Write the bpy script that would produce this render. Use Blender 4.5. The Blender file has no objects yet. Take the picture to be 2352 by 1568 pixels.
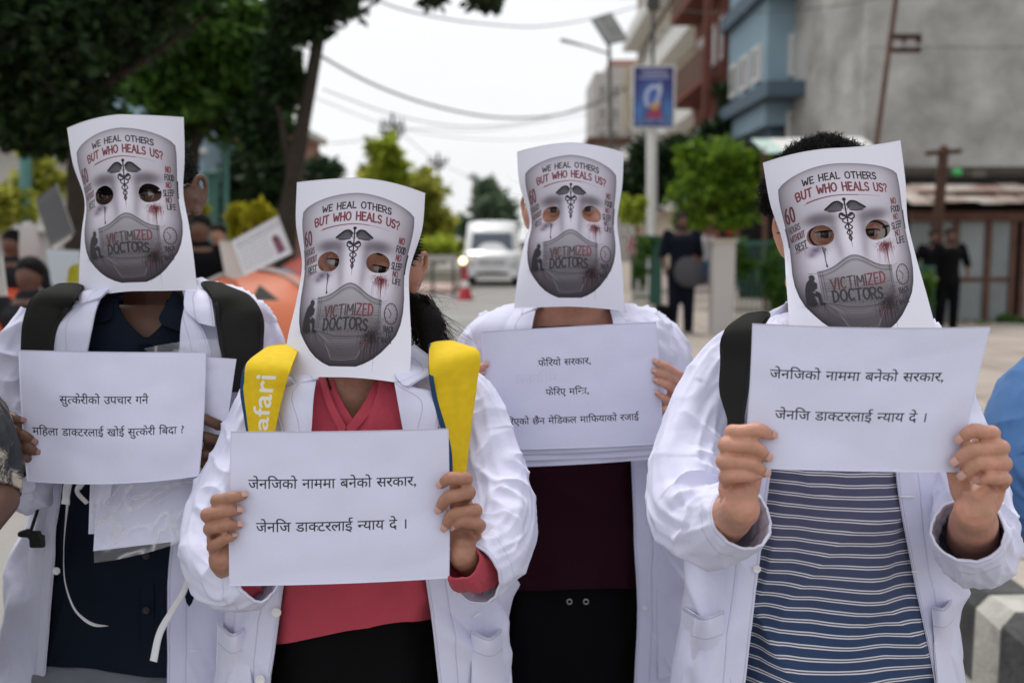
import bpy, math, random
import numpy as np
from mathutils import Vector, Matrix
random.seed(7)
RNG = np.random.default_rng(11)
S = bpy.context.scene
COL = S.collection

# ------------------------------------------------------------------ camera, sky, sun, exposure
FPX, CX, CY, CAMH = 2287.0, 1176.0, 784.0, 1.45
TILT = math.atan(234/2287.0)
cam = bpy.data.cameras.new('camera'); cam.lens = 35.0; cam.sensor_width = 36.0
cam.clip_start = 0.05; cam.clip_end = 2000
cam.dof.use_dof = True; cam.dof.focus_distance = 1.45; cam.dof.aperture_fstop = 3.2; cam.dof.aperture_blades = 0
camo = bpy.data.objects.new('camera', cam); COL.objects.link(camo)
camo.location = (0, 0, CAMH); camo.rotation_euler = (math.pi/2 - TILT, 0, 0)
S.camera = camo
SUN_EL, SUN_AZ = 64.0, 338.0
world = bpy.data.worlds.new('World'); S.world = world; world.use_nodes = True
wn = world.node_tree; wn.nodes.clear()
wo = wn.nodes.new('ShaderNodeOutputWorld'); wb = wn.nodes.new('ShaderNodeBackground')
sky = wn.nodes.new('ShaderNodeTexSky'); sky.sky_type = 'NISHITA'; sky.sun_disc = False
sky.sun_elevation = math.radians(SUN_EL); sky.sun_rotation = math.radians(SUN_AZ); sky.dust_density = 4.0
tc = wn.nodes.new('ShaderNodeTexCoord'); mp = wn.nodes.new('ShaderNodeMapping'); mp.inputs['Scale'].default_value = (1, 1, 3)
nz = wn.nodes.new('ShaderNodeTexNoise'); nz.inputs['Scale'].default_value = 2.2; nz.inputs['Detail'].default_value = 4
cr = wn.nodes.new('ShaderNodeValToRGB')
cr.color_ramp.elements[0].position = 0.3; cr.color_ramp.elements[0].color = (8.3, 8.45, 8.7, 1)
cr.color_ramp.elements[1].position = 0.7; cr.color_ramp.elements[1].color = (9.2, 9.25, 9.4, 1)
mx = wn.nodes.new('ShaderNodeMix'); mx.data_type = 'RGBA'; mx.inputs[0].default_value = 0.88
wn.links.new(tc.outputs['Generated'], mp.inputs[0]); wn.links.new(mp.outputs[0], nz.inputs['Vector'])
wn.links.new(nz.outputs[0], cr.inputs[0]); wn.links.new(sky.outputs[0], mx.inputs[6]); wn.links.new(cr.outputs[0], mx.inputs[7])
wn.links.new(mx.outputs[2], wb.inputs[0]); wb.inputs[1].default_value = 0.10
wn.links.new(wb.outputs[0], wo.inputs[0])
sl = bpy.data.lights.new('sun', 'SUN'); sl.energy = 1.7; sl.angle = math.radians(14); sl.color = (1.0, 0.97, 0.92)
so = bpy.data.objects.new('sun', sl); COL.objects.link(so)
so.rotation_euler = (math.radians(90-SUN_EL), 0, math.radians(180-SUN_AZ+0))
S.view_settings.view_transform = 'Standard'; S.view_settings.look = 'None'
S.view_settings.exposure = 0.24; S.view_settings.gamma = 1.0; S.view_settings.use_curve_mapping = False
S.render.engine = 'CYCLES'; S.cycles.use_denoising = True
S.cycles.max_bounces = 6; S.cycles.transparent_max_bounces = 12

# ------------------------------------------------------------------ helpers
ct, st = math.cos(TILT), math.sin(TILT)
def Pn(u, v, d):
    u = np.asarray(u, float); v = np.asarray(v, float); d = np.asarray(d, float)
    x = (u-CX)/FPX*d; y = -(v-CY)/FPX*d
    return np.stack([x+0*y+0*d, y*st+d*ct, CAMH+y*ct-d*st], -1)
def P(u, v, d): return Pn(u, v, d)
def G(u, v):          # point of the ground seen at a pixel
    k = (v-CY)/FPX; t = CAMH/(k*ct+st)
    return P(u, v, t)
def atz(u, z, Y):     # world point at world distance Y and height z under column u
    k = Y*ct - (z-CAMH)*st
    return np.array([(u-CX)/FPX*k, Y, z])
def zrow(v, Y):       # world height seen at row v at distance Y
    a = -math.atan((v-CY)/FPX) - TILT
    return CAMH + Y*math.tan(a)

_perm = RNG.permutation(256); _perm = np.concatenate([_perm, _perm])
_grad = RNG.normal(size=(256, 3)); _grad /= np.linalg.norm(_grad, axis=1)[:, None]
def noise3(p):
    p = np.asarray(p, float); i = np.floor(p).astype(int); f = p-i; i &= 255
    w = f*f*f*(f*(f*6-15)+10); out = 0
    for dx in (0, 1):
        for dy in (0, 1):
            for dz in (0, 1):
                h = _perm[_perm[_perm[(i[..., 0]+dx) & 255]+((i[..., 1]+dy) & 255)]+((i[..., 2]+dz) & 255)]
                g = _grad[h]; q = f-np.array([dx, dy, dz])
                ww = (w[..., 0] if dx else 1-w[..., 0])*(w[..., 1] if dy else 1-w[..., 1])*(w[..., 2] if dz else 1-w[..., 2])
                out = out+ww*(g*q).sum(-1)
    return out*1.6
def N2(a, b, seed=0.0): return noise3(np.stack([a+0*b, b+0*a, 0*a+0*b+seed], -1))
def ridge(n): return 1-np.sqrt(n*n*6+0.02)
def smooth(x, a, b):
    t = np.clip((x-a)/(b-a), 0, 1); return t*t*(3-2*t)
def interp_rows(rows, x):   # cubic through rows keyed by first column
    r = np.array(rows, float); X = r[:, 0]; x = np.asarray(x, float); out = []
    for k in range(1, r.shape[1]):
        Y = r[:, k]; m = np.gradient(Y, X)
        j = np.clip(np.searchsorted(X, x)-1, 0, len(X)-2); h = X[j+1]-X[j]; t = np.clip((x-X[j])/h, -0.3, 1.3)
        out.append((2*t**3-3*t**2+1)*Y[j]+(t**3-2*t**2+t)*h*m[j]+(-2*t**3+3*t**2)*Y[j+1]+(t**3-t**2)*h*m[j+1])
    return out
def resample(pts, n):
    pts = np.array(pts, float)
    if len(pts) == 2: return pts[0]+(pts[1]-pts[0])*np.linspace(0, 1, n)[:, None]
    s = np.concatenate([[0], np.cumsum(np.linalg.norm(np.diff(pts[:, :3], axis=0), axis=1)+1e-6)])
    o = interp_rows(np.column_stack([s, pts]), np.linspace(0, s[-1], n))
    return np.stack(o, -1)

def mk(name, V, F, mat=None, parent=None, uv=None, smoothf=True, matidx=None, col=None):
    me = bpy.data.meshes.new(name)
    V = np.asarray(V, float).reshape(-1, 3)
    if isinstance(F, np.ndarray):
        n, k = F.shape
        me.vertices.add(len(V)); me.vertices.foreach_set('co', V.ravel())
        me.loops.add(n*k); me.loops.foreach_set('vertex_index', F.ravel().astype(np.int32))
        me.polygons.add(n); me.polygons.foreach_set('loop_start', (np.arange(n)*k).astype(np.int32))
        me.update(calc_edges=True); me.validate()
    else:
        me.from_pydata(V.tolist(), [], [tuple(int(i) for i in f) for f in F])
    if smoothf: me.polygons.foreach_set('use_smooth', np.ones(len(me.polygons), bool))
    if uv is not None:
        l = me.uv_layers.new(name='UVMap'); vi = np.empty(len(me.loops), np.int32); me.loops.foreach_get('vertex_index', vi)
        l.data.foreach_set('uv', np.asarray(uv, float).reshape(-1, 2)[vi].ravel())
    if col is not None:
        a = me.color_attributes.new('Col', 'FLOAT_COLOR', 'POINT'); a.data.foreach_set('color', np.asarray(col, float).ravel())
    if mat is not None:
        for m in (mat if isinstance(mat, (list, tuple)) else [mat]): me.materials.append(m)
    if matidx is not None: me.polygons.foreach_set('material_index', np.asarray(matidx, np.int32))
    me.update()
    o = bpy.data.objects.new(name, me); COL.objects.link(o)
    if parent is not None: adopt(o, parent)
    return o
def world_loc(o):
    l = Vector(o.location)
    return l
def adopt(o, parent):
    o.parent = parent
    r = parent
    while r.parent is not None: r = r.parent
    if parent is r and parent.type == 'EMPTY':
        o.matrix_parent_inverse = (Matrix.Translation(parent.location) @ parent.rotation_euler.to_matrix().to_4x4()).inverted()
def tag(o, label=None, cat=None, group=None, kind=None):
    if label: o['label'] = label
    if cat: o['category'] = cat
    if group: o['group'] = group
    if kind: o['kind'] = kind
    return o
def thing(name, label, cat, loc=(0, 0, 0), group=None):
    o = bpy.data.objects.new(name, None); COL.objects.link(o); o.location = tuple(float(x) for x in loc)
    o.empty_display_size = 0.1
    return tag(o, label, cat, group)
def structure(o): o['kind'] = 'structure'; return o
def place_copy(root, loc, label, group=None, rot=None):
    r = root.copy(); COL.objects.link(r); r.location = tuple(float(x) for x in loc); r['label'] = label
    if group: r['group'] = group
    if rot is not None: r.rotation_euler = rot
    for ch in list(root.children):
        c = ch.copy(); COL.objects.link(c); c.parent = r
        for g in list(ch.children):
            d = g.copy(); COL.objects.link(d); d.parent = c
    return r

def grid_faces(n, m, closed=False):
    i, j = np.meshgrid(np.arange(n-1), np.arange(m if closed else m-1), indexing='ij'); j2 = (j+1) % m
    return np.stack([i*m+j, i*m+j2, (i+1)*m+j2, (i+1)*m+j], -1).reshape(-1, 4)
def tube(path, radii, seg=12, caps=True, flat=1.0, updir=(0, 0, 1)):
    path = np.array(path, float); n = len(path); radii = np.broadcast_to(np.asarray(radii, float), (n,)).copy()
    if caps:
        t0 = path[0]-path[1]; t0 /= np.linalg.norm(t0)+1e-9; t1 = path[-1]-path[-2]; t1 /= np.linalg.norm(t1)+1e-9
        a = [math.radians(x) for x in (88, 60, 30)]
        pre = [path[0]+t0*radii[0]*math.sin(q) for q in a]; prr = [radii[0]*math.cos(q) for q in a]
        post = [path[-1]+t1*radii[-1]*math.sin(q) for q in a[::-1]]; por = [radii[-1]*math.cos(q) for q in a[::-1]]
        path = np.array(pre+list(path)+post); radii = np.array(prr+list(radii)+por); n = len(path)
    T = np.gradient(path, axis=0); T /= np.linalg.norm(T, axis=1)[:, None]+1e-9
    up = np.array(updir, float)
    if abs(T[0] @ up) > 0.95: up = np.array([0, 1.0, 0]) if abs(T[0][1]) < .9 else np.array([1.0, 0, 0])
    A = np.zeros_like(path); a = up-T[0]*(up @ T[0]); a /= np.linalg.norm(a); A[0] = a
    for i in range(1, n):
        a = a-T[i]*(a @ T[i]); a /= np.linalg.norm(a)+1e-9; A[i] = a
    B = np.cross(T, A); th = np.linspace(0, 2*math.pi, seg, endpoint=False)
    V = path[:, None]+radii[:, None, None]*(np.cos(th)[None, :, None]*A[:, None]*flat+np.sin(th)[None, :, None]*B[:, None])
    F = grid_faces(n, seg, True).tolist()
    if caps:
        F.append(list(range(seg))[::-1]); F.append([(n-1)*seg+k for k in range(seg)])
    return V.reshape(-1, 3), F
def ellipsoid(c, r, rot=None, n=16, m=10):
    th = np.linspace(0, 2*math.pi, n, endpoint=False); ph = np.linspace(0.02, math.pi-0.02, m)
    V = np.stack([np.sin(ph)[:, None]*np.cos(th), np.sin(ph)[:, None]*np.sin(th), np.cos(ph)[:, None]+0*th], -1).reshape(-1, 3)*np.array(r, float)
    if rot is not None: V = V @ np.array(rot).T
    F = grid_faces(m, n, True).tolist(); F.append(list(range(n))); F.append([(m-1)*n+k for k in range(n)][::-1])
    return V+np.array(c, float), F
def join(parts):
    Vs, Fs, o = [], [], 0
    for V, F in parts:
        Vs.append(np.asarray(V).reshape(-1, 3)); Fs += [[int(i)+o for i in f] for f in (F.tolist() if isinstance(F, np.ndarray) else F)]; o += len(Vs[-1])
    return np.concatenate(Vs), Fs
def boxm(x0, x1, y0, y1, z0, z1):
    V = np.array([[x, y, z] for x in (x0, x1) for y in (y0, y1) for z in (z0, z1)], float)
    return V, [[0, 1, 3, 2], [4, 6, 7, 5], [0, 4, 5, 1], [2, 3, 7, 6], [0, 2, 6, 4], [1, 5, 7, 3]]
def remesh(parts, voxel, iters=3, fac=0.5):
    V, F = join(parts); me = bpy.data.meshes.new('tmp'); me.from_pydata(V.tolist(), [], F)
    o = bpy.data.objects.new('tmp', me); COL.objects.link(o)
    # consistent outward normals per island
    import bmesh
    bm = bmesh.new(); bm.from_mesh(me); bmesh.ops.recalc_face_normals(bm, faces=bm.faces); bm.to_mesh(me); bm.free()
    r = o.modifiers.new('r', 'REMESH'); r.mode = 'VOXEL'; r.voxel_size = voxel
    if iters:
        s = o.modifiers.new('s', 'SMOOTH'); s.iterations = iters; s.factor = fac
    dg = bpy.context.evaluated_depsgraph_get(); dg.update()
    e = o.evaluated_get(dg); m2 = e.to_mesh()
    n = len(m2.vertices); VV = np.empty(n*3); m2.vertices.foreach_get('co', VV); VV = VV.reshape(-1, 3)
    FF = [list(p.vertices) for p in m2.polygons]
    e.to_mesh_clear(); bpy.data.objects.remove(o); bpy.data.meshes.remove(me)
    return VV, FF
def normals_grid(V):
    du = np.gradient(V, axis=1); dv = np.gradient(V, axis=0); n = np.cross(du, dv)
    return n/(np.linalg.norm(n, axis=-1, keepdims=True)+1e-12)
def sheet_solid(name, V, mat, parent=None, thick=0.001, uv=None, keep=None, rim=None):
    """V[n,m,3] front surface -> closed thin solid (back side behind, away from the camera)"""
    n, m, _ = V.shape; N = normals_grid(V)
    d = V-np.array([0, 0, CAMH]); sgn = np.sign((N*d).sum(-1).mean()) or 1
    back = V+N*sgn*thick
    F = grid_faces(n, m)
    if keep is not None: F = F[keep.reshape(-1)]
    e = np.concatenate([F[:, [0, 1]], F[:, [1, 2]], F[:, [2, 3]], F[:, [3, 0]]]); key = {}
    for a, b in e: key[(int(a), int(b))] = key.get((int(a), int(b)), 0)+1
    off = n*m; R = [(a, b, b+off, a+off) for (a, b) in key if (b, a) not in key]
    FF = np.concatenate([F, F[:, ::-1]+off, np.array(R)])
    if uv is not None: uv = np.concatenate([uv.reshape(-1, 2), uv.reshape(-1, 2)])
    mi = None
    if isinstance(mat, (list, tuple)): mi = np.concatenate([np.zeros(len(F)), np.ones(len(F)), np.ones(len(R))])
    o = mk(name, np.concatenate([V.reshape(-1, 3), back.reshape(-1, 3)]), FF, mat, parent, uv=uv)
    if mi is not None and len(o.data.polygons) == len(mi): o.data.polygons.foreach_set('material_index', mi.astype(np.int32))
    if rim is not None: pass
    return o

# ------------------------------------------------------------------ materials
def mat(name, color, rough=0.7, spec=0.3, metal=0.0, bump=None, vary=None, sheen=0.0, sss=0.0, trans=0.0, alpha=1.0, coat=0.0, emis=None):
    """bump=(scale, strength, dist); vary=(scale, color2, contrast)"""
    m = bpy.data.materials.new(name); m.use_nodes = True; nt = m.node_tree; b = nt.nodes['Principled BSDF']
    c = tuple(color)+(1,) if len(color) == 3 else color
    b.inputs['Base Color'].default_value = c; b.inputs['Roughness'].default_value = rough
    b.inputs['Specular IOR Level'].default_value = spec; b.inputs['Metallic'].default_value = metal
    if sheen: b.inputs['Sheen Weight'].default_value = sheen
    if sss:
        b.inputs['Subsurface Weight'].default_value = sss; b.inputs['Subsurface Radius'].default_value = (0.012, 0.005, 0.003); b.inputs['Subsurface Scale'].default_value = 0.6
    if coat: b.inputs['Coat Weight'].default_value = coat
    if alpha < 1: b.inputs['Alpha'].default_value = alpha
    if emis: b.inputs['Emission Color'].default_value = tuple(emis[:3])+(1,); b.inputs['Emission Strength'].default_value = emis[3]
    t = nt.nodes.new('ShaderNodeTexCoord')
    if vary:
        n = nt.nodes.new('ShaderNodeTexNoise'); n.inputs['Scale'].default_value = vary[0]; n.inputs['Detail'].default_value = 6; n.inputs['Roughness'].default_value = .6
        nt.links.new(t.outputs['Object'], n.inputs['Vector'])
        r = nt.nodes.new('ShaderNodeValToRGB'); w = vary[2] if len(vary) > 2 else .25
        r.color_ramp.elements[0].position = .5-w; r.color_ramp.elements[1].position = .5+w
        r.color_ramp.elements[0].color = c; r.color_ramp.elements[1].color = tuple(vary[1])+(1,)
        nt.links.new(n.outputs[0], r.inputs[0]); nt.links.new(r.outputs[0], b.inputs['Base Color'])
    if bump:
        n = nt.nodes.new('ShaderNodeTexNoise'); n.inputs['Scale'].default_value = bump[0]; n.inputs['Detail'].default_value = 4
        nt.links.new(t.outputs['Object'], n.inputs['Vector'])
        bp = nt.nodes.new('ShaderNodeBump'); bp.inputs['Strength'].default_value = bump[1]; bp.inputs['Distance'].default_value = bump[2]
        nt.links.new(n.outputs[0], bp.inputs['Height']); nt.links.new(bp.outputs[0], b.inputs['Normal'])
    return m
def cloth(name, color, color2=None, weave=1400, wrinkle=0.5, wd=0.004, rough=0.85, stitch=False, trans=0.0):
    m = bpy.data.materials.new(name); m.use_nodes = True; nt = m.node_tree; L = nt.links.new; b = nt.nodes['Principled BSDF']
    b.inputs['Roughness'].default_value = rough; dkc = max(color) < .05; b.inputs['Specular IOR Level'].default_value = .08 if dkc else .2; b.inputs['Sheen Weight'].default_value = 0 if dkc else .12
    t = nt.nodes.new('ShaderNodeTexCoord')
    n1 = nt.nodes.new('ShaderNodeTexNoise'); n1.inputs['Scale'].default_value = 9; n1.inputs['Detail'].default_value = 5; n1.inputs['Distortion'].default_value = .6
    n2 = nt.nodes.new('ShaderNodeTexNoise'); n2.inputs['Scale'].default_value = weave; n2.inputs['Detail'].default_value = 1
    n3 = nt.nodes.new('ShaderNodeTexNoise'); n3.inputs['Scale'].default_value = 38; n3.inputs['Detail'].default_value = 3
    for n in (n1, n2, n3): L(t.outputs['Object'], n.inputs['Vector'])
    mixc = nt.nodes.new('ShaderNodeMix'); mixc.data_type = 'RGBA'
    c2 = color2 or tuple(x*.9 for x in color)
    mixc.inputs[6].default_value = tuple(color)+(1,); mixc.inputs[7].default_value = tuple(c2)+(1,)
    L(n1.outputs[0], mixc.inputs[0]); out = mixc.outputs[2]
    b1 = nt.nodes.new('ShaderNodeBump'); b1.inputs['Strength'].default_value = wrinkle; b1.inputs['Distance'].default_value = wd; L(n1.outputs[0], b1.inputs['Height'])
    b3 = nt.nodes.new('ShaderNodeBump'); b3.inputs['Strength'].default_value = .25; b3.inputs['Distance'].default_value = .0008; L(n3.outputs[0], b3.inputs['Height']); L(b1.outputs[0], b3.inputs['Normal'])
    b2 = nt.nodes.new('ShaderNodeBump'); b2.inputs['Strength'].default_value = .35; b2.inputs['Distance'].default_value = .0004; L(n2.outputs[0], b2.inputs['Height']); L(b3.outputs[0], b2.inputs['Normal'])
    last = b2
    if stitch:
        uv = nt.nodes.new('ShaderNodeUVMap'); sp = nt.nodes.new('ShaderNodeSeparateXYZ'); L(uv.outputs[0], sp.inputs[0])
        acc = None
        for pos in (0.0035, 0.030):
            a = nt.nodes.new('ShaderNodeMath'); a.operation = 'SUBTRACT'; L(sp.outputs[0], a.inputs[0]); a.inputs[1].default_value = pos
            a2 = nt.nodes.new('ShaderNodeMath'); a2.operation = 'ABSOLUTE'; L(a.outputs[0], a2.inputs[0])
            a3 = nt.nodes.new('ShaderNodeMapRange'); a3.inputs[1].default_value = 0; a3.inputs[2].default_value = .0012; a3.inputs[3].default_value = 1; a3.inputs[4].default_value = 0; L(a2.outputs[0], a3.inputs[0])
            if acc is None: acc = a3.outputs[0]
            else:
                q = nt.nodes.new('ShaderNodeMath'); q.operation = 'MAXIMUM'; L(acc, q.inputs[0]); L(a3.outputs[0], q.inputs[1]); acc = q.outputs[0]
        dk = nt.nodes.new('ShaderNodeMix'); dk.data_type = 'RGBA'; dk.blend_type = 'MULTIPLY'; L(out, dk.inputs[6]); dk.inputs[7].default_value = (.72, .72, .76, 1)
        s2 = nt.nodes.new('ShaderNodeMath'); s2.operation = 'MULTIPLY'; L(acc, s2.inputs[0]); s2.inputs[1].default_value = .6; L(s2.outputs[0], dk.inputs[0]); out = dk.outputs[2]
        inv = nt.nodes.new('ShaderNodeMath'); inv.operation = 'SUBTRACT'; inv.inputs[0].default_value = 1; L(acc, inv.inputs[1])
        b4 = nt.nodes.new('ShaderNodeBump'); b4.inputs['Strength'].default_value = .7; b4.inputs['Distance'].default_value = .0012; L(inv.outputs[0], b4.inputs['Height']); L(b2.outputs[0], b4.inputs['Normal']); last = b4
    L(out, b.inputs['Base Color']); L(last.outputs[0], b.inputs['Normal'])
    return m
def image_mat(name, img, rough=0.65, bump=0.0, trans=0.0, spec=.25):
    m = bpy.data.materials.new(name); m.use_nodes = True; nt = m.node_tree; b = nt.nodes['Principled BSDF']
    uv = nt.nodes.new('ShaderNodeUVMap'); t = nt.nodes.new('ShaderNodeTexImage'); t.image = img; t.interpolation = 'Cubic'; t.extension = 'EXTEND'
    nt.links.new(uv.outputs[0], t.inputs[0]); nt.links.new(t.outputs[0], b.inputs['Base Color'])
    b.inputs['Roughness'].default_value = rough; b.inputs['Specular IOR Level'].default_value = spec
    tcn = nt.nodes.new('ShaderNodeTexCoord'); n = nt.nodes.new('ShaderNodeTexNoise'); n.inputs['Scale'].default_value = 7; n.inputs['Detail'].default_value = 5
    nt.links.new(tcn.outputs['Object'], n.inputs['Vector']); bp = nt.nodes.new('ShaderNodeBump'); bp.inputs['Strength'].default_value = .3; bp.inputs['Distance'].default_value = .004
    nt.links.new(n.outputs[0], bp.inputs['Height']); nt.links.new(bp.outputs[0], b.inputs['Normal'])
    return m
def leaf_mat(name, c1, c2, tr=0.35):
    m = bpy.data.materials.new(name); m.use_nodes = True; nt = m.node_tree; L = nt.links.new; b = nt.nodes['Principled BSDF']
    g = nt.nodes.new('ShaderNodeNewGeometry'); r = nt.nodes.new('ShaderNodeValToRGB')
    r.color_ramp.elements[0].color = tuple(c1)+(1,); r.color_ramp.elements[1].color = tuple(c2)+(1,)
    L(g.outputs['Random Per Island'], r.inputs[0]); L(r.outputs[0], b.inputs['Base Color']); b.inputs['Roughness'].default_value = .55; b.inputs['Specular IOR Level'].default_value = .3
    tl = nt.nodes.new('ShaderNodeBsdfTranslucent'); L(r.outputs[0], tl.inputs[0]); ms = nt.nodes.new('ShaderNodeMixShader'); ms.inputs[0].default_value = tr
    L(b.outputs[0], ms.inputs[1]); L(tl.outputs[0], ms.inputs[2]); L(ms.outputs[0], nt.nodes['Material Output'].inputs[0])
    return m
M = dict(
    paper=mat('paper', (.69, .70, .87), .7, .25, bump=(6, .3, .004)),
    paperedge=mat('paper_edge', (.84, .84, .88), .7),
    coat=cloth('coat', (.71, .72, .885), (.66, .67, .85), stitch=True, wrinkle=.7, wd=.009),
    coatflap=cloth('coat_flap', (.72, .73, .89), (.67, .68, .855), stitch=True, wrinkle=.4, wd=.006),
    skin_a=mat('skin_medium', (.31, .155, .10), .5, .4, bump=(110, .6, .0018), vary=(42, (.44, .215, .145), .18), sss=.15),
    skin_b=mat('skin_light', (.44, .235, .155), .48, .4, bump=(110, .6, .0018), vary=(42, (.60, .29, .21), .18), sss=.15),
    skin_d=mat('skin_dark', (.10, .048, .031), .5, .4, bump=(190, .25, .0009), vary=(26, (.14, .066, .043), .25), sss=.1),
    nail=mat('nail', (.56, .33, .28), .3, .5),
    nail_d=mat('nail_dark', (.28, .15, .13), .3, .5),
    hair=mat('hair', (.006, .005, .005), .55, .10, bump=(320, .9, .003)),
    eyewhite=mat('eye_white', (.40, .36, .34), .2, .5), iris=mat('iris', (.018, .010, .007), .15, .6),
    black=cloth('black_cloth', (.0035, .0035, .004), (.006, .006, .007), wrinkle=.3),
    grey=cloth('grey_cloth', (.16, .17, .2)),
    navy=cloth('navy_cloth', (.006, .010, .019), (.009, .014, .025), wrinkle=.5),
    maroon=cloth('maroon_cloth', (.020, .0045, .009), (.027, .006, .012), wrinkle=.4),
    pink=cloth('pink_cloth', (.47, .062, .092), (.40, .052, .078), wrinkle=.9, wd=.014),
    strap=cloth('black_strap', (.019, .019, .018), (.026, .026, .025), weave=700, wrinkle=.2),
    strapedge=mat('black_webbing', (.012, .012, .012), .7, .3, bump=(900, .6, .001)),
    blue_trim=mat('blue_trim', (.02, .06, .13), .8, .2, bump=(700, .6, .001)),
    blue=cloth('blue_shirt', (.055, .14, .33), (.07, .17, .37), wrinkle=.6),
    metal=mat('steel', (.5, .5, .52), .3, .5, metal=1.0),
    button=mat('button', (.8, .79, .82), .35, .5),
    cord=mat('cord', (.02, .015, .012), .8),
    ribbon=mat('ribbon', (.8, .8, .84), .4, .4),
    shoe=mat('shoe', (.02, .02, .022), .5),
)

# ------------------------------------------------------------------ printed artwork drawn in code (flat print on paper)
class Art:
    def __init__(s, wmm, hmm, ppm, base=(.80, .80, .91)):
        s.w, s.h, s.p = wmm, hmm, ppm; s.W, s.H = int(wmm*ppm), int(hmm*ppm)
        s.im = np.ones((s.H, s.W, 3), np.float32)*np.array(base, np.float32)
        s.rng = np.random.default_rng(3)
    def box(s, x0, y0, x1, y1):
        i0 = max(0, int((y0)*s.p)); i1 = min(s.H, int(y1*s.p)+2); j0 = max(0, int((x0+s.w/2)*s.p)); j1 = min(s.W, int((x1+s.w/2)*s.p)+2)
        if i1 <= i0 or j1 <= j0: return None
        y, x = np.mgrid[i0:i1, j0:j1]; return (slice(i0, i1), slice(j0, j1)), (x+.5)/s.p-s.w/2, (y+.5)/s.p
    def blend(s, sl, a, c):
        a = a[..., None].astype(np.float32); s.im[sl] = s.im[sl]*(1-a)+np.array(c, np.float32)*a
    def stroke(s, pts, w, c, a=1.0, soft=.22, taper=False):
        pts = np.array(pts, float); wm = w+1
        r = s.box(pts[:, 0].min()-wm, pts[:, 1].min()-wm, pts[:, 0].max()+wm, pts[:, 1].max()+wm)
        if r is None: return
        sl, X, Y = r; D = np.full(X.shape, 9e9); n = len(pts)-1
        for k in range(n):
            ax, ay = pts[k]; bx, by = pts[k+1]; dx, dy = bx-ax, by-ay; l = dx*dx+dy*dy+1e-9
            t = np.clip(((X-ax)*dx+(Y-ay)*dy)/l, 0, 1); d = np.hypot(X-ax-t*dx, Y-ay-t*dy)
            ww = w/2*(1-.85*(k+t)/n) if taper else w/2
            D = np.minimum(D, d-ww)
        s.blend(sl, a*np.clip(.5-D/(2*soft), 0, 1), c)
    def glow(s, x, y, rx, ry, c, a, pw=1.5, rot=0.0):
        R = max(rx, ry)*2.2; r = s.box(x-R, y-R, x+R, y+R)
        if r is None: return
        sl, X, Y = r; X = X-x; Y = Y-y; cr_, sr_ = math.cos(rot), math.sin(rot); X, Y = X*cr_+Y*sr_, -X*sr_+Y*cr_
        d = (X/rx)**2+(Y/ry)**2; s.blend(sl, a*np.exp(-d**(pw/2)*1.6), c)
    def poly(s, pts, c, a=1.0, soft=.25):
        pts = np.array(pts, float); r = s.box(pts[:, 0].min()-1, pts[:, 1].min()-1, pts[:, 0].max()+1, pts[:, 1].max()+1); sl, X, Y = r
        ins = np.zeros(X.shape, bool); D = np.full(X.shape, 9e9); n = len(pts)
        for k in range(n):
            ax, ay = pts[k]; bx, by = pts[(k+1) % n]; dx, dy = bx-ax, by-ay
            cnd = ((ay > Y) != (by > Y)) & (X < dx*(Y-ay)/(dy if abs(dy) > 1e-9 else 1e-9)+ax); ins ^= cnd
            t = np.clip(((X-ax)*dx+(Y-ay)*dy)/(dx*dx+dy*dy+1e-9), 0, 1); D = np.minimum(D, np.hypot(X-ax-t*dx, Y-ay-t*dy))
        sd = np.where(ins, -D, D); s.blend(sl, a*np.clip(.5-sd/(2*soft), 0, 1), c); return sl, sd
    def splat(s, x, y, n, r, c, down=0.0, a=.9):
        for k in range(n):
            an = s.rng.uniform(0, 6.28); q = r*abs(s.rng.normal())*.55
            px, py = x+math.cos(an)*q, y+math.sin(an)*q*.7
            if k % 3 == 0: s.stroke([(px, py), (px+math.cos(an)*s.rng.uniform(.5, 3), py+math.sin(an)*s.rng.uniform(.5, 2.5))], s.rng.uniform(.3, 1.1), c, a*s.rng.uniform(.4, 1), taper=True)
            else: s.stroke([(px, py), (px+.01, py)], abs(s.rng.normal())*.8+.25, c, a*s.rng.uniform(.4, 1))
        for k in range(int(n*down)):
            px = x+s.rng.normal()*r*.45; py = y+s.rng.uniform(-.2, .4)*r; l = abs(s.rng.normal())*r*.9+2
            s.stroke([(px, py), (px+s.rng.uniform(-.4, .4), py+l*.5), (px+s.rng.uniform(-.4, .4), py+l)], s.rng.uniform(.5, 1.1), c, a*s.rng.uniform(.5, 1), taper=True)
    def image(s, name, noise=.012, srgb=False):
        g = s.rng.normal(size=(s.H, s.W, 1)).astype(np.float32)*noise
        im = np.clip(s.im+g*s.im, 0, 1)[::-1]
        # values here are linear; store as sRGB bytes
        e = np.where(im < .0031308, im*12.92, 1.055*np.power(np.maximum(im, 1e-6), 1/2.4)-.055)
        px = np.ones((s.H, s.W, 4), np.float32); px[..., :3] = e
        i = bpy.data.images.new(name, s.W, s.H); i.pixels.foreach_set(px.ravel()); i.update(); i.pack(); return i
ARC = lambda cx, cy, rx, ry, a0, a1, n=9: [(cx+rx*math.cos(math.radians(a)), cy-ry*math.sin(math.radians(a))) for a in np.linspace(a0, a1, n)]
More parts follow.
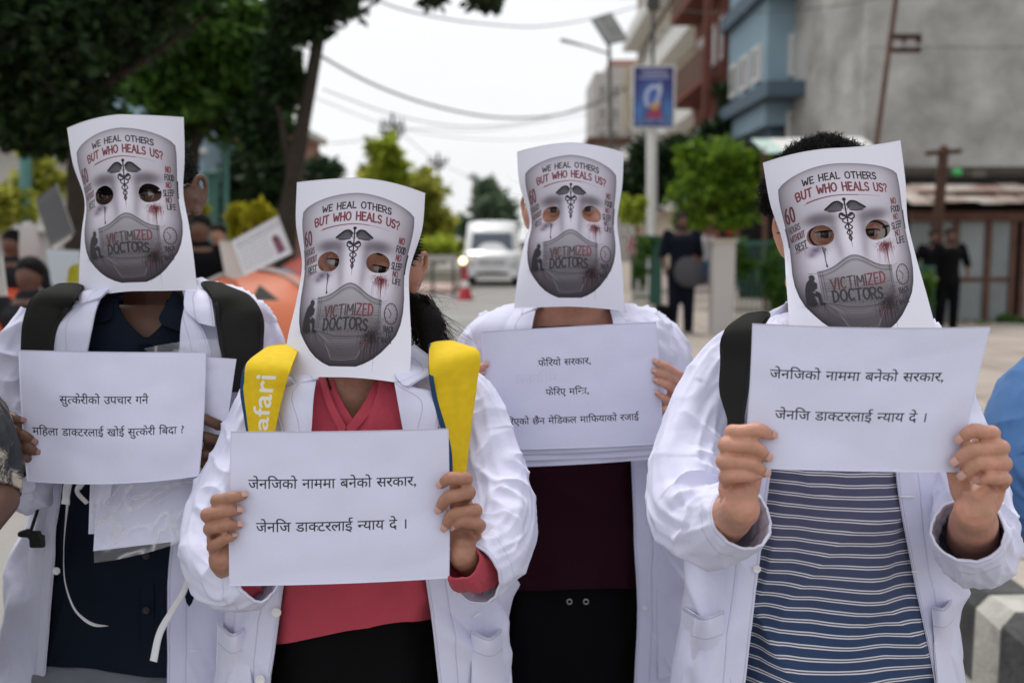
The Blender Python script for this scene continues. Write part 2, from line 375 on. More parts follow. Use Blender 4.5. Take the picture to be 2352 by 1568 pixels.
# hand-lettered capitals, x right 0..w, y down 0..1
GL = {
 'W': (.95, [[(0, 0), (.24, 1), (.48, .25), (.70, 1), (.95, 0)]]), 'E': (.58, [[(.55, .02), (.05, 0), (.05, 1), (.58, .98)], [(.05, .5), (.48, .47)]]),
 'H': (.68, [[(.03, 0), (.05, 1)], [(.64, -.02), (.65, 1.02)], [(.04, .52), (.65, .47)]]), 'A': (.74, [[(0, 1), (.36, 0), (.74, 1.02)], [(.14, .66), (.6, .64)]]),
 'L': (.55, [[(.04, 0), (.05, 1), (.55, .98)]]), 'O': (.78, [ARC(.39, .5, .37, .5, 95, 460, 17)]), 'T': (.68, [[(0, .04), (.68, 0)], [(.34, .02), (.34, 1)]]),
 'R': (.62, [[(.04, 1), (.04, 0)]+ARC(.25, .27, .32, .27, 90, -90, 7)+[(.06, .54)], [(.25, .54), (.62, 1.02)]]),
 'S': (.56, [ARC(.3, .26, .25, .25, 30, 270, 8)+ARC(.28, .75, .26, .25, 90, -150, 8)]), 'B': (.60, [[(.04, 1), (.04, 0)]+ARC(.24, .24, .26, .24, 90, -90, 6)+[(.06, .48)]+ARC(.26, .74, .32, .26, 90, -90, 6)+[(.04, 1)]]),
 'U': (.66, [[(.03, 0), (.03, .6)]+ARC(.33, .65, .3, .35, 180, 360, 8)+[(.64, 0)]]), '?': (.5, [ARC(.25, .25, .24, .25, 170, -60, 8)+[(.25, .58), (.25, .72)], [(.25, .93), (.26, .98)]]),
 'N': (.66, [[(.03, 1), (.03, 0), (.62, 1), (.63, -.02)]]), 'F': (.54, [[(.54, 0), (.04, .02), (.04, 1)], [(.04, .5), (.44, .47)]]),
 'D': (.70, [[(.04, 0), (.05, 1)], [(.0, .0)]+ARC(.15, .5, .52, .5, 88, -88, 9)+[(.02, 1)]]), 'I': (.12, [[(.06, 0), (.06, 1)]]),
 'P': (.56, [[(.04, 1), (.04, 0)]+ARC(.24, .28, .3, .28, 90, -90, 7)+[(.06, .57)]]), 'K': (.62, [[(.04, 0), (.04, 1)], [(.56, 0), (.06, .56)], [(.22, .42), (.62, 1)]]),
 'C': (.66, [ARC(.37, .5, .35, .5, 50, 310, 12)]), 'V': (.70, [[(0, 0), (.34, 1), (.7, -.03)]]), 'M': (.86, [[(.02, 1), (.08, 0), (.43, .7), (.78, 0), (.85, 1)]]),
 'Z': (.64, [[(0, 0), (.62, .02), (0, .98), (.64, 1)]]), '6': (.56, [[(.46, 0)]+[(.2, .22), (.04, .55)]+ARC(.28, .7, .26, .3, 200, 560, 13)]), '0': (.58, [ARC(.29, .5, .27, .5, 95, 460, 15)]), ' ': (.42, []),
}
def letter(a, txt, x0, x1, yfun, h, w, c, slant=0.0, al=1.0, gap=.22, cols=None):
    tot = sum(GL[ch][0]+gap for ch in txt)-gap; k = (x1-x0)/tot; x = x0
    for i, ch in enumerate(txt):
        gw, st_ = GL[ch]
        for s_ in st_:
            p = []
            for (px, py) in s_:
                X = x+px*k; p.append((X+slant*(1-py)*h, yfun(X)+py*h))
            if len(s_) > 4: p = resample(p, len(p)*2)
            a.stroke(p, w*(1+.12*math.sin(i*3.1)), cols[i] if cols else c, al)
        x += (gw+gap)*k
def mask_art():
    a = Art(210, 297, 4)
    RED = (.20, .045, .055); DK = (.03, .028, .034); INK = (.012, .011, .014)
    out = [(x, 46-23*(1-(x/88)**2)**.75) for x in np.linspace(-88, 88, 25)]
    side = [(89.5, 60), (90.5, 90), (91.5, 120), (92.5, 150), (93, 175), (91, 195), (86, 214), (79, 230), (68, 245), (57, 258), (46, 268), (33, 276), (21, 281)]
    ol = out+side+[(0, 281.5)]+[(-x, y) for x, y in side[::-1]]
    b = Art(210, 297, 4); b.im[:] = 0; sl, sd = b.poly(ol, (1, 1, 1))
    m = b.im[..., 0:1]; full = np.full((a.H, a.W), 5.0); full[sl] = sd
    y, x = np.mgrid[0:a.H, 0:a.W]; X = (x+.5)/4-105; Y = (y+.5)/4
    base = np.ones((a.H, a.W, 3))*np.array([.57, .54, .62])
    hi = np.exp(-((X/40)**2+((Y-62)/34)**2))*.20+np.exp(-((X/13)**2+((Y-135)/34)**2))*.42+np.exp(-(((abs(X)-44)/24)**2+((Y-152)/24)**2))*.38
    dk = np.zeros_like(X)
    edge = np.exp(full/2.5)*.45+np.exp(full/10.0)*.55*(.25+.75*smooth(Y, 60, 200)); dk += edge
    dk += smooth(Y, 170, 275)*1.25
    dk += smooth(abs(X), 55, 95)*.34
    dk += np.exp(-(((abs(X)-38)/20)**2+((Y-102)/9)**2)**1.2)*.80+np.exp(-(((abs(X)-21)/7)**2+((Y-118)/20)**2))*.42
    dk += np.exp(-(((abs(X)-17)/5)**2+((Y-150)/16)**2))*.22
    tint = np.array([1.0, 1.06, 1.02])
    base = base*(1+hi[..., None])*np.exp(-dk[..., None]*1.5*tint)
    a.im = (a.im*(1-m)+base*m).astype(np.float32)
    G_ = a.glow
    G_(-50, 146, 15, 9, (.06, .03, .11), .85); G_(-57, 152, 9, 6, (.13, .04, .14), .7); G_(-42, 142, 14, 5, (.03, .02, .05), .5)
    letter(a, 'WE HEAL OTHERS', -52, 51, lambda q: 36+4.5*(q/50)**2, 9.6, 1.9, DK)
    letter(a, 'BUT WHO HEALS US?', -63, 65, lambda q: 51.5+7*(q/62)**2, 12, 2.4, RED)
    a.stroke([(q, 69.5+6*(q/50)**2) for q in np.linspace(-50, 52, 20)], 1.7, RED, .9, taper=True)
    a.stroke([(q, 70.2+6.4*(q/50)**2) for q in np.linspace(-54, 20, 14)], 1.0, RED, .6)
    # staff with wings and two coiled snakes
    a.stroke([(0, 77), (0, 128), (.3, 147)], 2.1, INK, 1, taper=True); a.stroke([(0, 76.5), (.1, 76.5)], 5, INK)
    a.stroke([(0, 80), (0, 118)], 1.9, INK)
    for sg in (-1, 1):
        top = resample([(3*sg, 84), (8*sg, 79.5), (14*sg, 80), (20*sg, 84), (27*sg, 89.5)], 14)
        for k in range(13):
            f = k/12; p0 = top[int(1+f*11)]; l = 10-5.5*f
            a.stroke([(p0[0], p0[1]), (p0[0]-sg*1.0+sg*2.5*f, p0[1]+l*.6), (p0[0]-sg*3.2+sg*5*f, p0[1]+l)], 1.5, (.045, .045, .055), .95, taper=True)
        a.poly([tuple(q) for q in top]+[(23*sg, 94), (15*sg, 94.5), (7*sg, 93), (3*sg, 88)], (.035, .035, .042), .86, .5); a.stroke(top, 2.6, INK); a.stroke([(2*sg, 85), (6*sg, 93), (14*sg, 93.5), (22*sg, 92)], 1.0, INK, .8)
        a.stroke(ARC(5.5*sg, 101, 4.5*sg, 4.2, 100, -120, 12), 2.0, INK)
        yy = np.linspace(97, 137, 46); am = 8.6*(1-(yy-97)/46)
        a.stroke([(sg*am_*math.cos((q-97)/12.0*math.pi*(1+.35*(q-97)/40)), q) for q, am_ in zip(yy, am)], 1.9, INK, .95)
        a.stroke([(sg*2, 100), (sg*7, 96.5), (sg*9.5, 99)], 2.2, INK)
    letter(a, '60', -86, -71, lambda q: 77-(q+80)*.12, 21, 2.8, (.13, .035, .045), gap=.3)
    letter(a, 'HOURS', -86, -66, lambda q: 103-(q+76)*.22, 9, 1.6, (.12, .09, .10))
    letter(a, 'WITHOUT', -86, -61, lambda q: 116-(q+74)*.22, 9.3, 1.6, (.15, .07, .09))
    letter(a, 'REST', -79, -61, lambda q: 130-(q+70)*.2, 10, 1.7, DK)
    a.stroke([(-82, 145), (-60, 139.5)], 1.2, RED); 
    for q in (-79, -75, -71, -66): a.stroke([(q, 143), (q+.3, 150+6*math.sin(q))], .9, (.25, .05, .06), .7, taper=True)
    letter(a, 'NO', 69, 78, lambda q: 82, 9, 1.7, RED); letter(a, 'FOOD', 67, 84, lambda q: 94.5+(q-75)*.05, 9.5, 1.7, DK)
    letter(a, 'NO', 69, 78.5, lambda q: 107, 9, 1.7, RED); letter(a, 'SLEEP', 63, 83, lambda q: 119.5-(q-72)*.05, 10, 1.7, DK)
    letter(a, 'NO', 67, 77, lambda q: 132, 9, 1.7, (.14, .05, .06)); letter(a, 'LIFE', 68, 84, lambda q: 143.5+(q-75)*.06, 9, 1.7, DK)
    a.stroke([(74, 152), (74.2, 165)], .7, DK, .6, taper=True); a.stroke([(79, 152), (79.2, 160)], .7, DK, .6, taper=True)
    # drip left eye, blood right eye
    a.splat(-38, 146, 40, 7, (.03, .02, .04), .25, .7)
    a.stroke([(-40, 144), (-39, 155), (-39.4, 163), (-39, 170)], 1.3, INK, .95); a.stroke([(-39, 170), (-39, 172)], 2.6, INK, .95); a.stroke([(-36, 145), (-38, 152)], 1.2, INK, .7)
    BL = (.15, .012, .02)
    G_(47, 148, 15, 6, BL, .75); a.splat(46, 149, 240, 16, BL, .3, .95); a.splat(50, 150, 60, 6, (.09, .008, .014), .2, .9)
    a.stroke([(48, 150), (48.5, 165), (49, 182), (49, 190)], 2.0, BL, .9, taper=True); a.stroke([(43, 150), (43.5, 163)], 1.1, BL, .8, taper=True); a.stroke([(56, 150), (57, 162)], 1.0, BL, .7, taper=True)
    # drawn surgical mask
    top = lambda q: 180-22*math.exp(-(q/27)**2)+1.0*(q/50)
    bot = lambda q: 236-10*(q/50)**2
    mp_ = [(q, top(q)) for q in np.linspace(-54, 52, 21)]+[(51, 224)]+[(q, bot(q)) for q in np.linspace(48, -48, 15)]+[(-51, 226)]
    a.poly(mp_, (.17, .16, .17), .5, 1.2)
    G_(-30, 200, 22, 14, (.10, .095, .10), .35); G_(30, 214, 20, 12, (.09, .08, .09), .4); G_(0, 190, 18, 7, (.5, .5, .52), .35)
    for k, al in ((0, 1), (1.2, .6), (2.6, .6), (5.5, .95), (6.6, .6), (8.2, .5)):
        a.stroke([(q, top(q)+k) for q in np.linspace(-54, 52, 24)], .8 if k else 1.1, (.07, .068, .075), al)
    for q in (-54, -51, -47.5, 48, 51): a.stroke([(q, top(q)), (q+.8, 200), (q+1.4, 224)], .9, DK, .7)
    for s_, q0 in ((-1, -47), (1, 46)):
        for yy in range(184, 226, 2): a.stroke([(q0*1.1, yy), (q0*.9-s_*a.rng.uniform(0, 9), yy+a.rng.uniform(-2, 3))], .6, DK, .6, taper=True)
    a.stroke([(-54, 181), (-68, 179)], .7, DK, .7); a.stroke([(52, 183), (62, 180)], .7, DK, .7); a.stroke([(52, 186), (60, 184)], .5, DK, .5)
    for k in range(110):   # pleat scribbles
        y0 = a.rng.uniform(190, 232); x0_ = a.rng.uniform(-50, 20); l = a.rng.uniform(12, 38); sg = a.rng.uniform(-3, 3)
        a.stroke([(x0_, y0), (x0_+l/2, y0+sg*.4-1), (x0_+l, y0+sg)], a.rng.uniform(.35, .95), (.07, .065, .07), a.rng.uniform(.25, .7), taper=True)
    a.stroke([(-50, 205), (-20, 209), (15, 207), (50, 202)], .8, DK, .55); a.stroke([(-50, 228), (-20, 236), (0, 237), (22, 236), (48, 226)], 1.2, DK, .85)
    mm_ = lambda q: 188+1.2*(q/30)**2-q*.07
    letter(a, 'VICTIMIZED', -38, 39, mm_, 17, 2.3, DK, cols=[(.12, .05, .055)]*3+[(.09, .07, .075)]*3+[(.10, .06, .065), (.20, .045, .055), (.20, .045, .055), (.22, .05, .06)])
    for q in np.linspace(-34, 38, 12): a.stroke([(q, mm_(q)+16), (q+.2, mm_(q)+20+4*abs(math.sin(q*7)))], .8, (.12, .03, .035), .75, taper=True)
    dd_ = lambda q: 210-1.5*math.cos(q/18)
    letter(a, 'DOCTORS', -38, 32, dd_, 17, 3.0, (.045, .042, .048))
    for q in np.linspace(-35, 30, 13): a.stroke([(q, dd_(q)+16), (q, dd_(q)+21+5*abs(math.sin(q*3)))], .9, DK, .85, taper=True)
    # folds under the mask
    for k in range(34):
        f = k/33; w_ = 50-14*f; yb = 234+35*f
        al = .45+.3*math.sin(k*2.3); a.stroke([(-w_+4*f, 226+20*f), (-w_*.55, yb+2), (0, yb+3), (w_*.55, yb), (w_-4*f, 226+18*f)], a.rng.uniform(.4, 1.3), (.075, .07, .075) if k % 3 else (.33, .31, .33), max(.15, al*.7))
    for k in range(22): x0_ = a.rng.uniform(-54, -20); a.stroke([(-52, 227), (x0_, 245+a.rng.uniform(-6, 12)), (x0_+22, 262+a.rng.uniform(-6, 8))], .7, DK, .35, taper=True)
    # dark stain at the corner
    G_(40, 234, 15, 15, (.012, .006, .008), .95); G_(46, 228, 8, 14, (.05, .02, .025), .6); a.splat(39, 236, 420, 22, (.012, .006, .009), .14, 1.0); a.splat(28, 244, 90, 13, (.13, .03, .045), .1, .6)
    a.splat(52, 212, 60, 12, (.05, .02, .025), .1, .6)
    for q, l in ((26, 22), (31, 30), (35, 18), (40, 24), (46, 16)): a.stroke([(q, 250), (q-.6, 250+l)], 1.2, (.04, .02, .025), .85, taper=True)
    # clock
    for r_ in (1.0,): a.stroke(ARC(69, 199, 11, 15.5, 0, 362, 40), 1.6, INK, .95)
    a.glow(69, 199, 9, 13, (.36, .33, .36), .35)
    for k in range(12): an = math.radians(k*30); a.stroke([(69+8.6*math.cos(an), 199+12.3*math.sin(an)), (69+9.6*math.cos(an), 199+13.6*math.sin(an))], .9, INK, .9)
    a.stroke([(69.5, 199), (64, 191.5)], 1.1, INK); a.stroke([(69.5, 199), (67, 205.5)], 1.0, INK)
    letter(a, 'BACK', 59, 74, lambda q: 218, 7.5, 1.5, DK); letter(a, 'TO', 62, 70, lambda q: 226.5, 7, 1.4, DK); letter(a, 'BACK', 57, 71, lambda q: 235, 7.5, 1.5, DK)
    for q in (60, 64, 68): a.stroke([(q, 243), (q, 249)], .7, DK, .6, taper=True)
    # crouched figure silhouette
    F = [(-64, 181), (-60, 183), (-59, 188), (-61, 192), (-57, 196), (-58, 204), (-62, 206), (-55, 211), (-54, 214), (-53, 226), (-49, 229), (-51, 232), (-57, 231), (-59, 218), (-63, 216), (-60, 229), (-66, 232), (-76, 228), (-77, 214), (-76, 203), (-73, 193), (-68, 188), (-68, 183)]
    a.poly(F, (.022, .02, .025), .96, .7); G_(-66, 230, 14, 5, INK, .75)
    a.poly([(-66, 208), (-60, 207), (-62, 212)], (.3, .28, .31), .5, .5)
    for k in range(9): q = -76+k*3; a.stroke([(q, 230), (q+.3, 237+5*abs(math.sin(k*2.1)))], 1.1, INK, .75, taper=True)
    a.poly([(90, 104), (93, 104), (93.5, 134), (90.5, 134)], (.01, .01, .01), 1, .3); a.poly([(-93, 104), (-90, 104), (-90.5, 134), (-93.5, 134)], (.01, .01, .01), .8, .3)
    for sx in (-1, 1):
        for k in range(5): a.stroke([(sx*98, 146+k*1.6), (sx*99.5, 146.3+k*1.6)], .6, (.3, .3, .34), .7)   # staple
    return a.image('mask_print')

# --- Devanagari lettering rasterised from outlines of the built-in font
_gc = {}
def glyph(txt):
    if txt in _gc: return _gc[txt]
    c = bpy.data.curves.new('t', 'FONT'); c.body = txt; c.size = 1; c.resolution_u = 4
    o = bpy.data.objects.new('t', c); COL.objects.link(o); bpy.context.view_layer.update()
    me = bpy.data.meshes.new_from_object(o.evaluated_get(bpy.context.evaluated_depsgraph_get())); me.calc_loop_triangles()
    V = np.array([v.co[:2] for v in me.vertices]).reshape(-1, 2); T = np.array([t.vertices[:] for t in me.loop_triangles], int).reshape(-1, 3)
    bpy.data.objects.remove(o); bpy.data.meshes.remove(me); bpy.data.curves.remove(c)
    _gc[txt] = (V[T] if len(T) else np.zeros((0, 3, 2))); return _gc[txt]
BASE_ADV = {}
def word_adv(txt): g = glyph(txt); return float(g[..., 0].max()) if len(g) else .25
def compose(items):
    """list of (kind, text): 'n' plain run, 'h' half form -> (triangles, strokes, width)"""
    x = 0; T = []; ST = []
    for kind, t in items:
        if kind == 's': x += .34; continue
        g = glyph(t)
        if kind == 'n':
            w = word_adv(t)-(.22*0); T.append((g+np.array([x, 0]), 1e9)); x += w
        elif kind == 'i':   # short i sign placed before its consonant
            T.append((g+np.array([x, 0]), 1e9)); x += .275
        elif kind == 'h':   # half form: outline cut before its upright
            w = word_adv(t); cut = w-.205
            T.append((g+np.array([x, 0]), x+cut)); x += cut-.005
        elif kind == 'k':   # half ka
            w = word_adv(t); cut = w-.14; T.append((g+np.array([x, 0]), x+cut)); x += cut-.01
        elif kind == 'r':   # repha hook over the last letter
            ST.append(([(x-.30, .60), (x-.42, .72), (x-.36, .86), (x-.22, .84)], .055))
        elif kind == 'tr':
            ST.append(([(x, .59), (x+.56, .59)], .062)); ST.append(([(x+.44, .6), (x+.44, 0)], .062)); ST.append(([(x+.44, .36), (x+.08, .38)], .055)); ST.append(([(x+.44, .22), (x+.04, .02)], .055)); x += .56
        elif kind == 'd':
            T.append((g+np.array([x, 0]), 1e9)); x += word_adv(t)
    return T, ST, x
def draw_text(a, items, xc, yb, width, c=(.012, .012, .014), bold=.0):
    T, ST, w = compose(items); k = width/w; x0 = xc-width/2
    for tr, clip in T:
        for p in tr:
            q = np.stack([x0+p[:, 0]*k, yb-p[:, 1]*k], -1); r = a.box(q[:, 0].min()-.3, q[:, 1].min()-.3, q[:, 0].max()+.3, q[:, 1].max()+.3)
            if r is None: continue
            sl, X, Y = r; ar = (q[1, 0]-q[0, 0])*(q[2, 1]-q[0, 1])-(q[1, 1]-q[0, 1])*(q[2, 0]-q[0, 0])
            if abs(ar) < 1e-9: continue
            if ar < 0: q = q[::-1]
            D = None
            for i in range(3):
                ax, ay = q[i]; bx, by = q[(i+1) % 3]; l = math.hypot(bx-ax, by-ay)+1e-9
                e = ((bx-ax)*(Y-ay)-(by-ay)*(X-ax))/l; D = e if D is None else np.minimum(D, e)
            al = np.clip(.62+D*a.p*.9+.5, 0, 1)*(X < x0+clip*k)
            cur = a.cov[sl]; a.cov[sl] = np.maximum(cur, al)
    for pts, lw in ST:
        pts = resample(pts, 10) if len(pts) > 2 else pts
        q = [(x0+p[0]*k, yb-p[1]*k) for p in pts]; a.stroke(q, lw*k*1.15, c, .95, soft=.15)
def sheet_art(name, lines, ghost=None):
    a = Art(297, 210, 5, (.685, .695, .87)); a.cov = np.zeros((a.H, a.W))
    y, x = np.mgrid[0:a.H, 0:a.W]; n = N2(x/160.0, y/160.0, 3.3)*.02+N2(x/14.0, y/14.0, 9.3)*.018
    a.im *= (1+n[..., None]).astype(np.float32)
    for it, xc, yb, w in lines: draw_text(a, it, xc, yb, w)
    a.im = a.im*(1-a.cov[..., None]*.97)+np.array([.012, .012, .014])*a.cov[..., None]*.97
    a.im = a.im.astype(np.float32)
    if ghost:
        for it, xc, yb, w in ghost:
            a.cov[:] = 0; draw_text(a, it, xc, yb, w, (.6, .6, .68)); a.im *= (1-.07*a.cov[::, ::-1, None]).astype(np.float32)
    return a.image(name)
n_ = lambda t: ('n', t); i_ = ('i', 'ि'); sp = ('s', '')
L_A = [n_('जेन'), i_, n_('जको'), sp, n_('नाममा'), sp, n_('बनेको'), sp, n_('सरकार,')]
L_B = [n_('जेन'), i_, n_('ज'), sp, n_('डा'), ('k', 'क'), n_('टरलाई'), sp, ('h', 'न'), n_('याय'), sp, n_('दे'), sp, n_('।')]
L_C = [n_('सु'), ('h', 'त'), n_('केरीको'), sp, n_('उपचार'), sp, n_('गने'), ('r', 'ने')]
L_D = [n_('म'), i_, n_('हला'), sp, n_('डा'), ('k', 'क'), n_('टरलाई'), sp, n_('खोई'), sp, n_('सु'), ('h', 'त'), n_('केरी'), sp, i_, n_('बदा'), sp, n_('?')]
L_E = [n_('फे'), i_, n_('रयो'), sp, n_('सरकार,')]
L_F = [n_('फे'), i_, n_('रए'), sp, n_('म'), i_, ('h', 'न'), ('tr', ''), n_(',')]
L_G = [n_('फे'), i_, n_('रएको'), sp, n_('छैन'), sp, n_('मे'), i_, n_('डकल'), sp, n_('मा'), i_, n_('फयाको'), sp, n_('रजाई')]
IMG_MASK = mask_art()
IMG_S24 = sheet_art('sheet_print_a', [(L_A, -10, 78, 226), (L_B, -11, 137, 202)])
IMG_S1 = sheet_art('sheet_print_b', [(L_C, -14, 83, 143), (L_D, -8, 134, 248)])
IMG_S3 = sheet_art('sheet_print_c', [(L_E, -11, 66, 88), (L_F, -9, 117, 72), (L_G, -8, 166, 234)], ghost=[([n_('मे'), i_, n_('डकल')], 60, 95, 70)])
M['mask'] = image_mat('mask_paper', IMG_MASK, .55); M['sheet24'] = image_mat('sheet_paper_a', IMG_S24); M['sheet1'] = image_mat('sheet_paper_b', IMG_S1); M['sheet3'] = image_mat('sheet_paper_c', IMG_S3)


# ------------------------------------------------------------------ ground, road, pavement
def ground_mat(name, c1, c2, c3, sc=1.2):
    m = bpy.data.materials.new(name); m.use_nodes = True; nt = m.node_tree; L = nt.links.new; b = nt.nodes['Principled BSDF']; b.inputs['Roughness'].default_value = .9
    t = nt.nodes.new('ShaderNodeTexCoord'); n = nt.nodes.new('ShaderNodeTexNoise'); n.inputs['Scale'].default_value = sc; n.inputs['Detail'].default_value = 8; n.inputs['Roughness'].default_value = .65
    n2 = nt.nodes.new('ShaderNodeTexNoise'); n2.inputs['Scale'].default_value = 120; n2.inputs['Detail'].default_value = 3; L(t.outputs['Object'], n.inputs[0]); L(t.outputs['Object'], n2.inputs[0])
    r = nt.nodes.new('ShaderNodeValToRGB'); e = r.color_ramp.elements; e[0].position = .3; e[0].color = c1+(1,); e[1].position = .7; e[1].color = c2+(1,); q = e.new(.5); q.color = c3+(1,)
    L(n.outputs[0], r.inputs[0]); mx_ = nt.nodes.new('ShaderNodeMix'); mx_.data_type = 'RGBA'; mx_.blend_type = 'MULTIPLY'; mx_.inputs[0].default_value = .5
    r2 = nt.nodes.new('ShaderNodeValToRGB'); r2.color_ramp.elements[0].position = .35; r2.color_ramp.elements[0].color = (.55, .55, .55, 1); r2.color_ramp.elements[1].position = .65; r2.color_ramp.elements[1].color = (1.15, 1.15, 1.15, 1); L(n2.outputs[0], r2.inputs[0])
    L(r.outputs[0], mx_.inputs[6]); L(r2.outputs[0], mx_.inputs[7]); L(mx_.outputs[2], b.inputs[0]); bp = nt.nodes.new('ShaderNodeBump'); bp.inputs['Strength'].default_value = .5; bp.inputs['Distance'].default_value = .01; L(n2.outputs[0], bp.inputs['Height']); L(bp.outputs[0], b.inputs['Normal']); return m
def plane(x0, x1, y0, y1, z): return np.array([(x0, y0, z), (x1, y0, z), (x1, y1, z), (x0, y1, z)], float), np.array([[0, 1, 2, 3]])
M['earth'] = ground_mat('earth', (.16, .14, .11), (.24, .21, .17), (.20, .18, .14), .4)
M['road'] = ground_mat('road_surface', (.25, .245, .23), (.36, .35, .33), (.30, .29, .275), .5)
M['pave'] = ground_mat('pavement_surface', (.30, .265, .225), (.45, .40, .35), (.38, .32, .28), .8)
structure(mk('ground', *plane(-400, 400, -60, 900, -.004), M['earth'], smoothf=False))
structure(mk('road', *plane(-9, 3.4, -20, 300, .0), M['road'], smoothf=False))
structure(mk('pavement', *boxm(1.74, 14, -6, 60, -.1, .10), M['pave'], smoothf=False))
structure(mk('pavement', *boxm(-30, -4.2, 4, 80, -.1, .12), M['earth'], smoothf=False))
# joints and slabs of the pavement beside the kerb
pv = bpy.data.objects['pavement']
for j_ in range(26):
    for i_k in range(8):
        x0 = 1.84+i_k*1.05; y0 = 2.2+j_*.62
        V, F = boxm(x0+.012, x0+1.038, y0+.012, y0+.608, .09, .118+.004*RNG.random()); o = mk('paving_slab', V, F, M['pave'], None, smoothf=False); o.parent = pv
# painted kerb blocks
M['kb'] = mat('kerb_black', (.045, .047, .048), .85, .2, bump=(40, .6, .01), vary=(8, (.10, .10, .10), .2))
M['kw'] = mat('kerb_white', (.50, .49, .45), .85, .2, bump=(40, .6, .01), vary=(7, (.34, .33, .30), .15))
kr = structure(thing('kerb', None, None, (1.62, 3, 0)))
for k in range(18):
    y0 = 1.955+k*.172; V = []
    prof = [(1.52, 0), (1.52, .25), (1.565, .30), (1.70, .30), (1.735, .27), (1.735, 0)]
    for y in (y0+.003, y0+.169): V += [(x+.003*RNG.normal(), y, z+(.004*RNG.normal() if z > .1 else 0)) for x, z in prof]
    F = [[i, (i+1) % 6, 6+(i+1) % 6, 6+i] for i in range(6)]+[[0, 1, 2, 3, 4, 5][::-1], [6, 7, 8, 9, 10, 11]]
    mk('kerb_block', V, F, M['kw'] if k % 2 == 0 else M['kb'], kr, smoothf=False)

# ------------------------------------------------------------------ foliage
def leafcloud(clusters, n, size, seed=0, droop=.2, aspect=.5):
    """clusters: (center, radii, weight); leaves gather in clumps through the volume"""
    g = np.random.default_rng(seed); w = np.array([c[2] for c in clusters], float); w /= w.sum()
    idx = g.choice(len(clusters), n, p=w); C = np.array([c[0] for c in clusters])[idx]; R = np.array([np.broadcast_to(c[1], 3) for c in clusters])[idx]
    k = max(8, n//110); dirs = g.normal(size=(k*len(clusters), 3)); dirs /= np.linalg.norm(dirs, axis=1)[:, None]; cl = dirs*(g.random((len(dirs), 1))**.4)
    sub = cl[idx*k+g.integers(0, k, n)]; p = C+R*(sub+g.normal(size=(n, 3))*.105)
    a = g.normal(size=(n, 3)); a[:, 2] = a[:, 2]*.6-droop; a /= np.linalg.norm(a, axis=1)[:, None]; b = np.cross(a, g.normal(size=(n, 3))); b /= np.linalg.norm(b, axis=1)[:, None]
    s_ = size*(.6+.8*g.random((n, 1)))
    V = np.stack([p, p+a*s_*.5+b*s_*aspect*.5, p+a*s_, p+a*s_*.5-b*s_*aspect*.5], 1).reshape(-1, 3)
    return V, np.arange(4*n).reshape(n, 4)
def tree(name, label, base, trunk, limbs, clusters, n, size, lm, bm, group=None, seed=1, cat='tree', droop=.2):
    r = thing(name, label, cat, base, group)
    if trunk is not None:
        parts = [tube(resample([q[:3] for q in t], 14), resample([[q[3]]*3 for q in t], 14)[:, 0], 10) for t in [trunk]]; V, F = join(parts); V += .02*noise3(V*6)[:, None]*min(1, trunk[0][3]*8); mk('trunk', V, F, bm, r)
        for l in limbs: V, F = tube(resample([q[:3] for q in l], 9), np.linspace(l[0][3], l[-1][3], 9), 7); mk('limb', V, F, bm, r)
    V, F = leafcloud(clusters, n, size, seed, droop); mk('crown', V, F, lm, r, smoothf=False); return r
M['bark'] = mat('bark', (.035, .028, .022), .95, .1, bump=(14, .9, .03), vary=(5, (.06, .05, .04), .25))
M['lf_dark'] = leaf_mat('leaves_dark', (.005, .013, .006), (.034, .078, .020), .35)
M['lf_mid'] = leaf_mat('leaves_mid', (.03, .09, .015), (.11, .22, .035), .45)
M['lf_lime'] = leaf_mat('leaves_lime', (.20, .28, .02), (.52, .58, .08), .65)
M['lf_olive'] = leaf_mat('leaves_olive', (.20, .23, .03), (.58, .58, .11), .65)
M['lf_blue'] = leaf_mat('leaves_bluegreen', (.09, .14, .09), (.17, .24, .14), .4)
M['lf_mid2'] = leaf_mat('leaves_fresh', (.035, .10, .010), (.27, .42, .035), .5)
M['petal'] = leaf_mat('yellow_flowers', (.42, .38, .02), (.60, .56, .04), .4)
def C(u, v, d, rx, ry, w=1, rd=None): return (P(u, v, d), (rx*d/FPX, (rd if rd else rx*d/FPX), ry*d/FPX), w)
def gp(u, D): return np.array([(u-CX)/FPX*D, D*ct, 0.0])
def tk(pts, d, r): return [tuple(P(a, b, d))+(c*d/FPX,) for a, b, c in pts]
b0 = gp(190, 8)
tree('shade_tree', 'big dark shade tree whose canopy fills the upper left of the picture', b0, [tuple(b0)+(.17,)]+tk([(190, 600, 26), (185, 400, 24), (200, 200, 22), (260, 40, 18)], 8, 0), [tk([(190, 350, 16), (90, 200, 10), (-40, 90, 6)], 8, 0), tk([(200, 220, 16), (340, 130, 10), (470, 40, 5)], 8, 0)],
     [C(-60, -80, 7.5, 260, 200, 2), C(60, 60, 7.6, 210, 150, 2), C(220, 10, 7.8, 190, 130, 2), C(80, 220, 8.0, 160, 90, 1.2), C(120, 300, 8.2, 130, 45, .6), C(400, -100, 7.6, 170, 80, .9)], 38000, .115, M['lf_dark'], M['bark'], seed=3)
b0 = gp(430, 12)
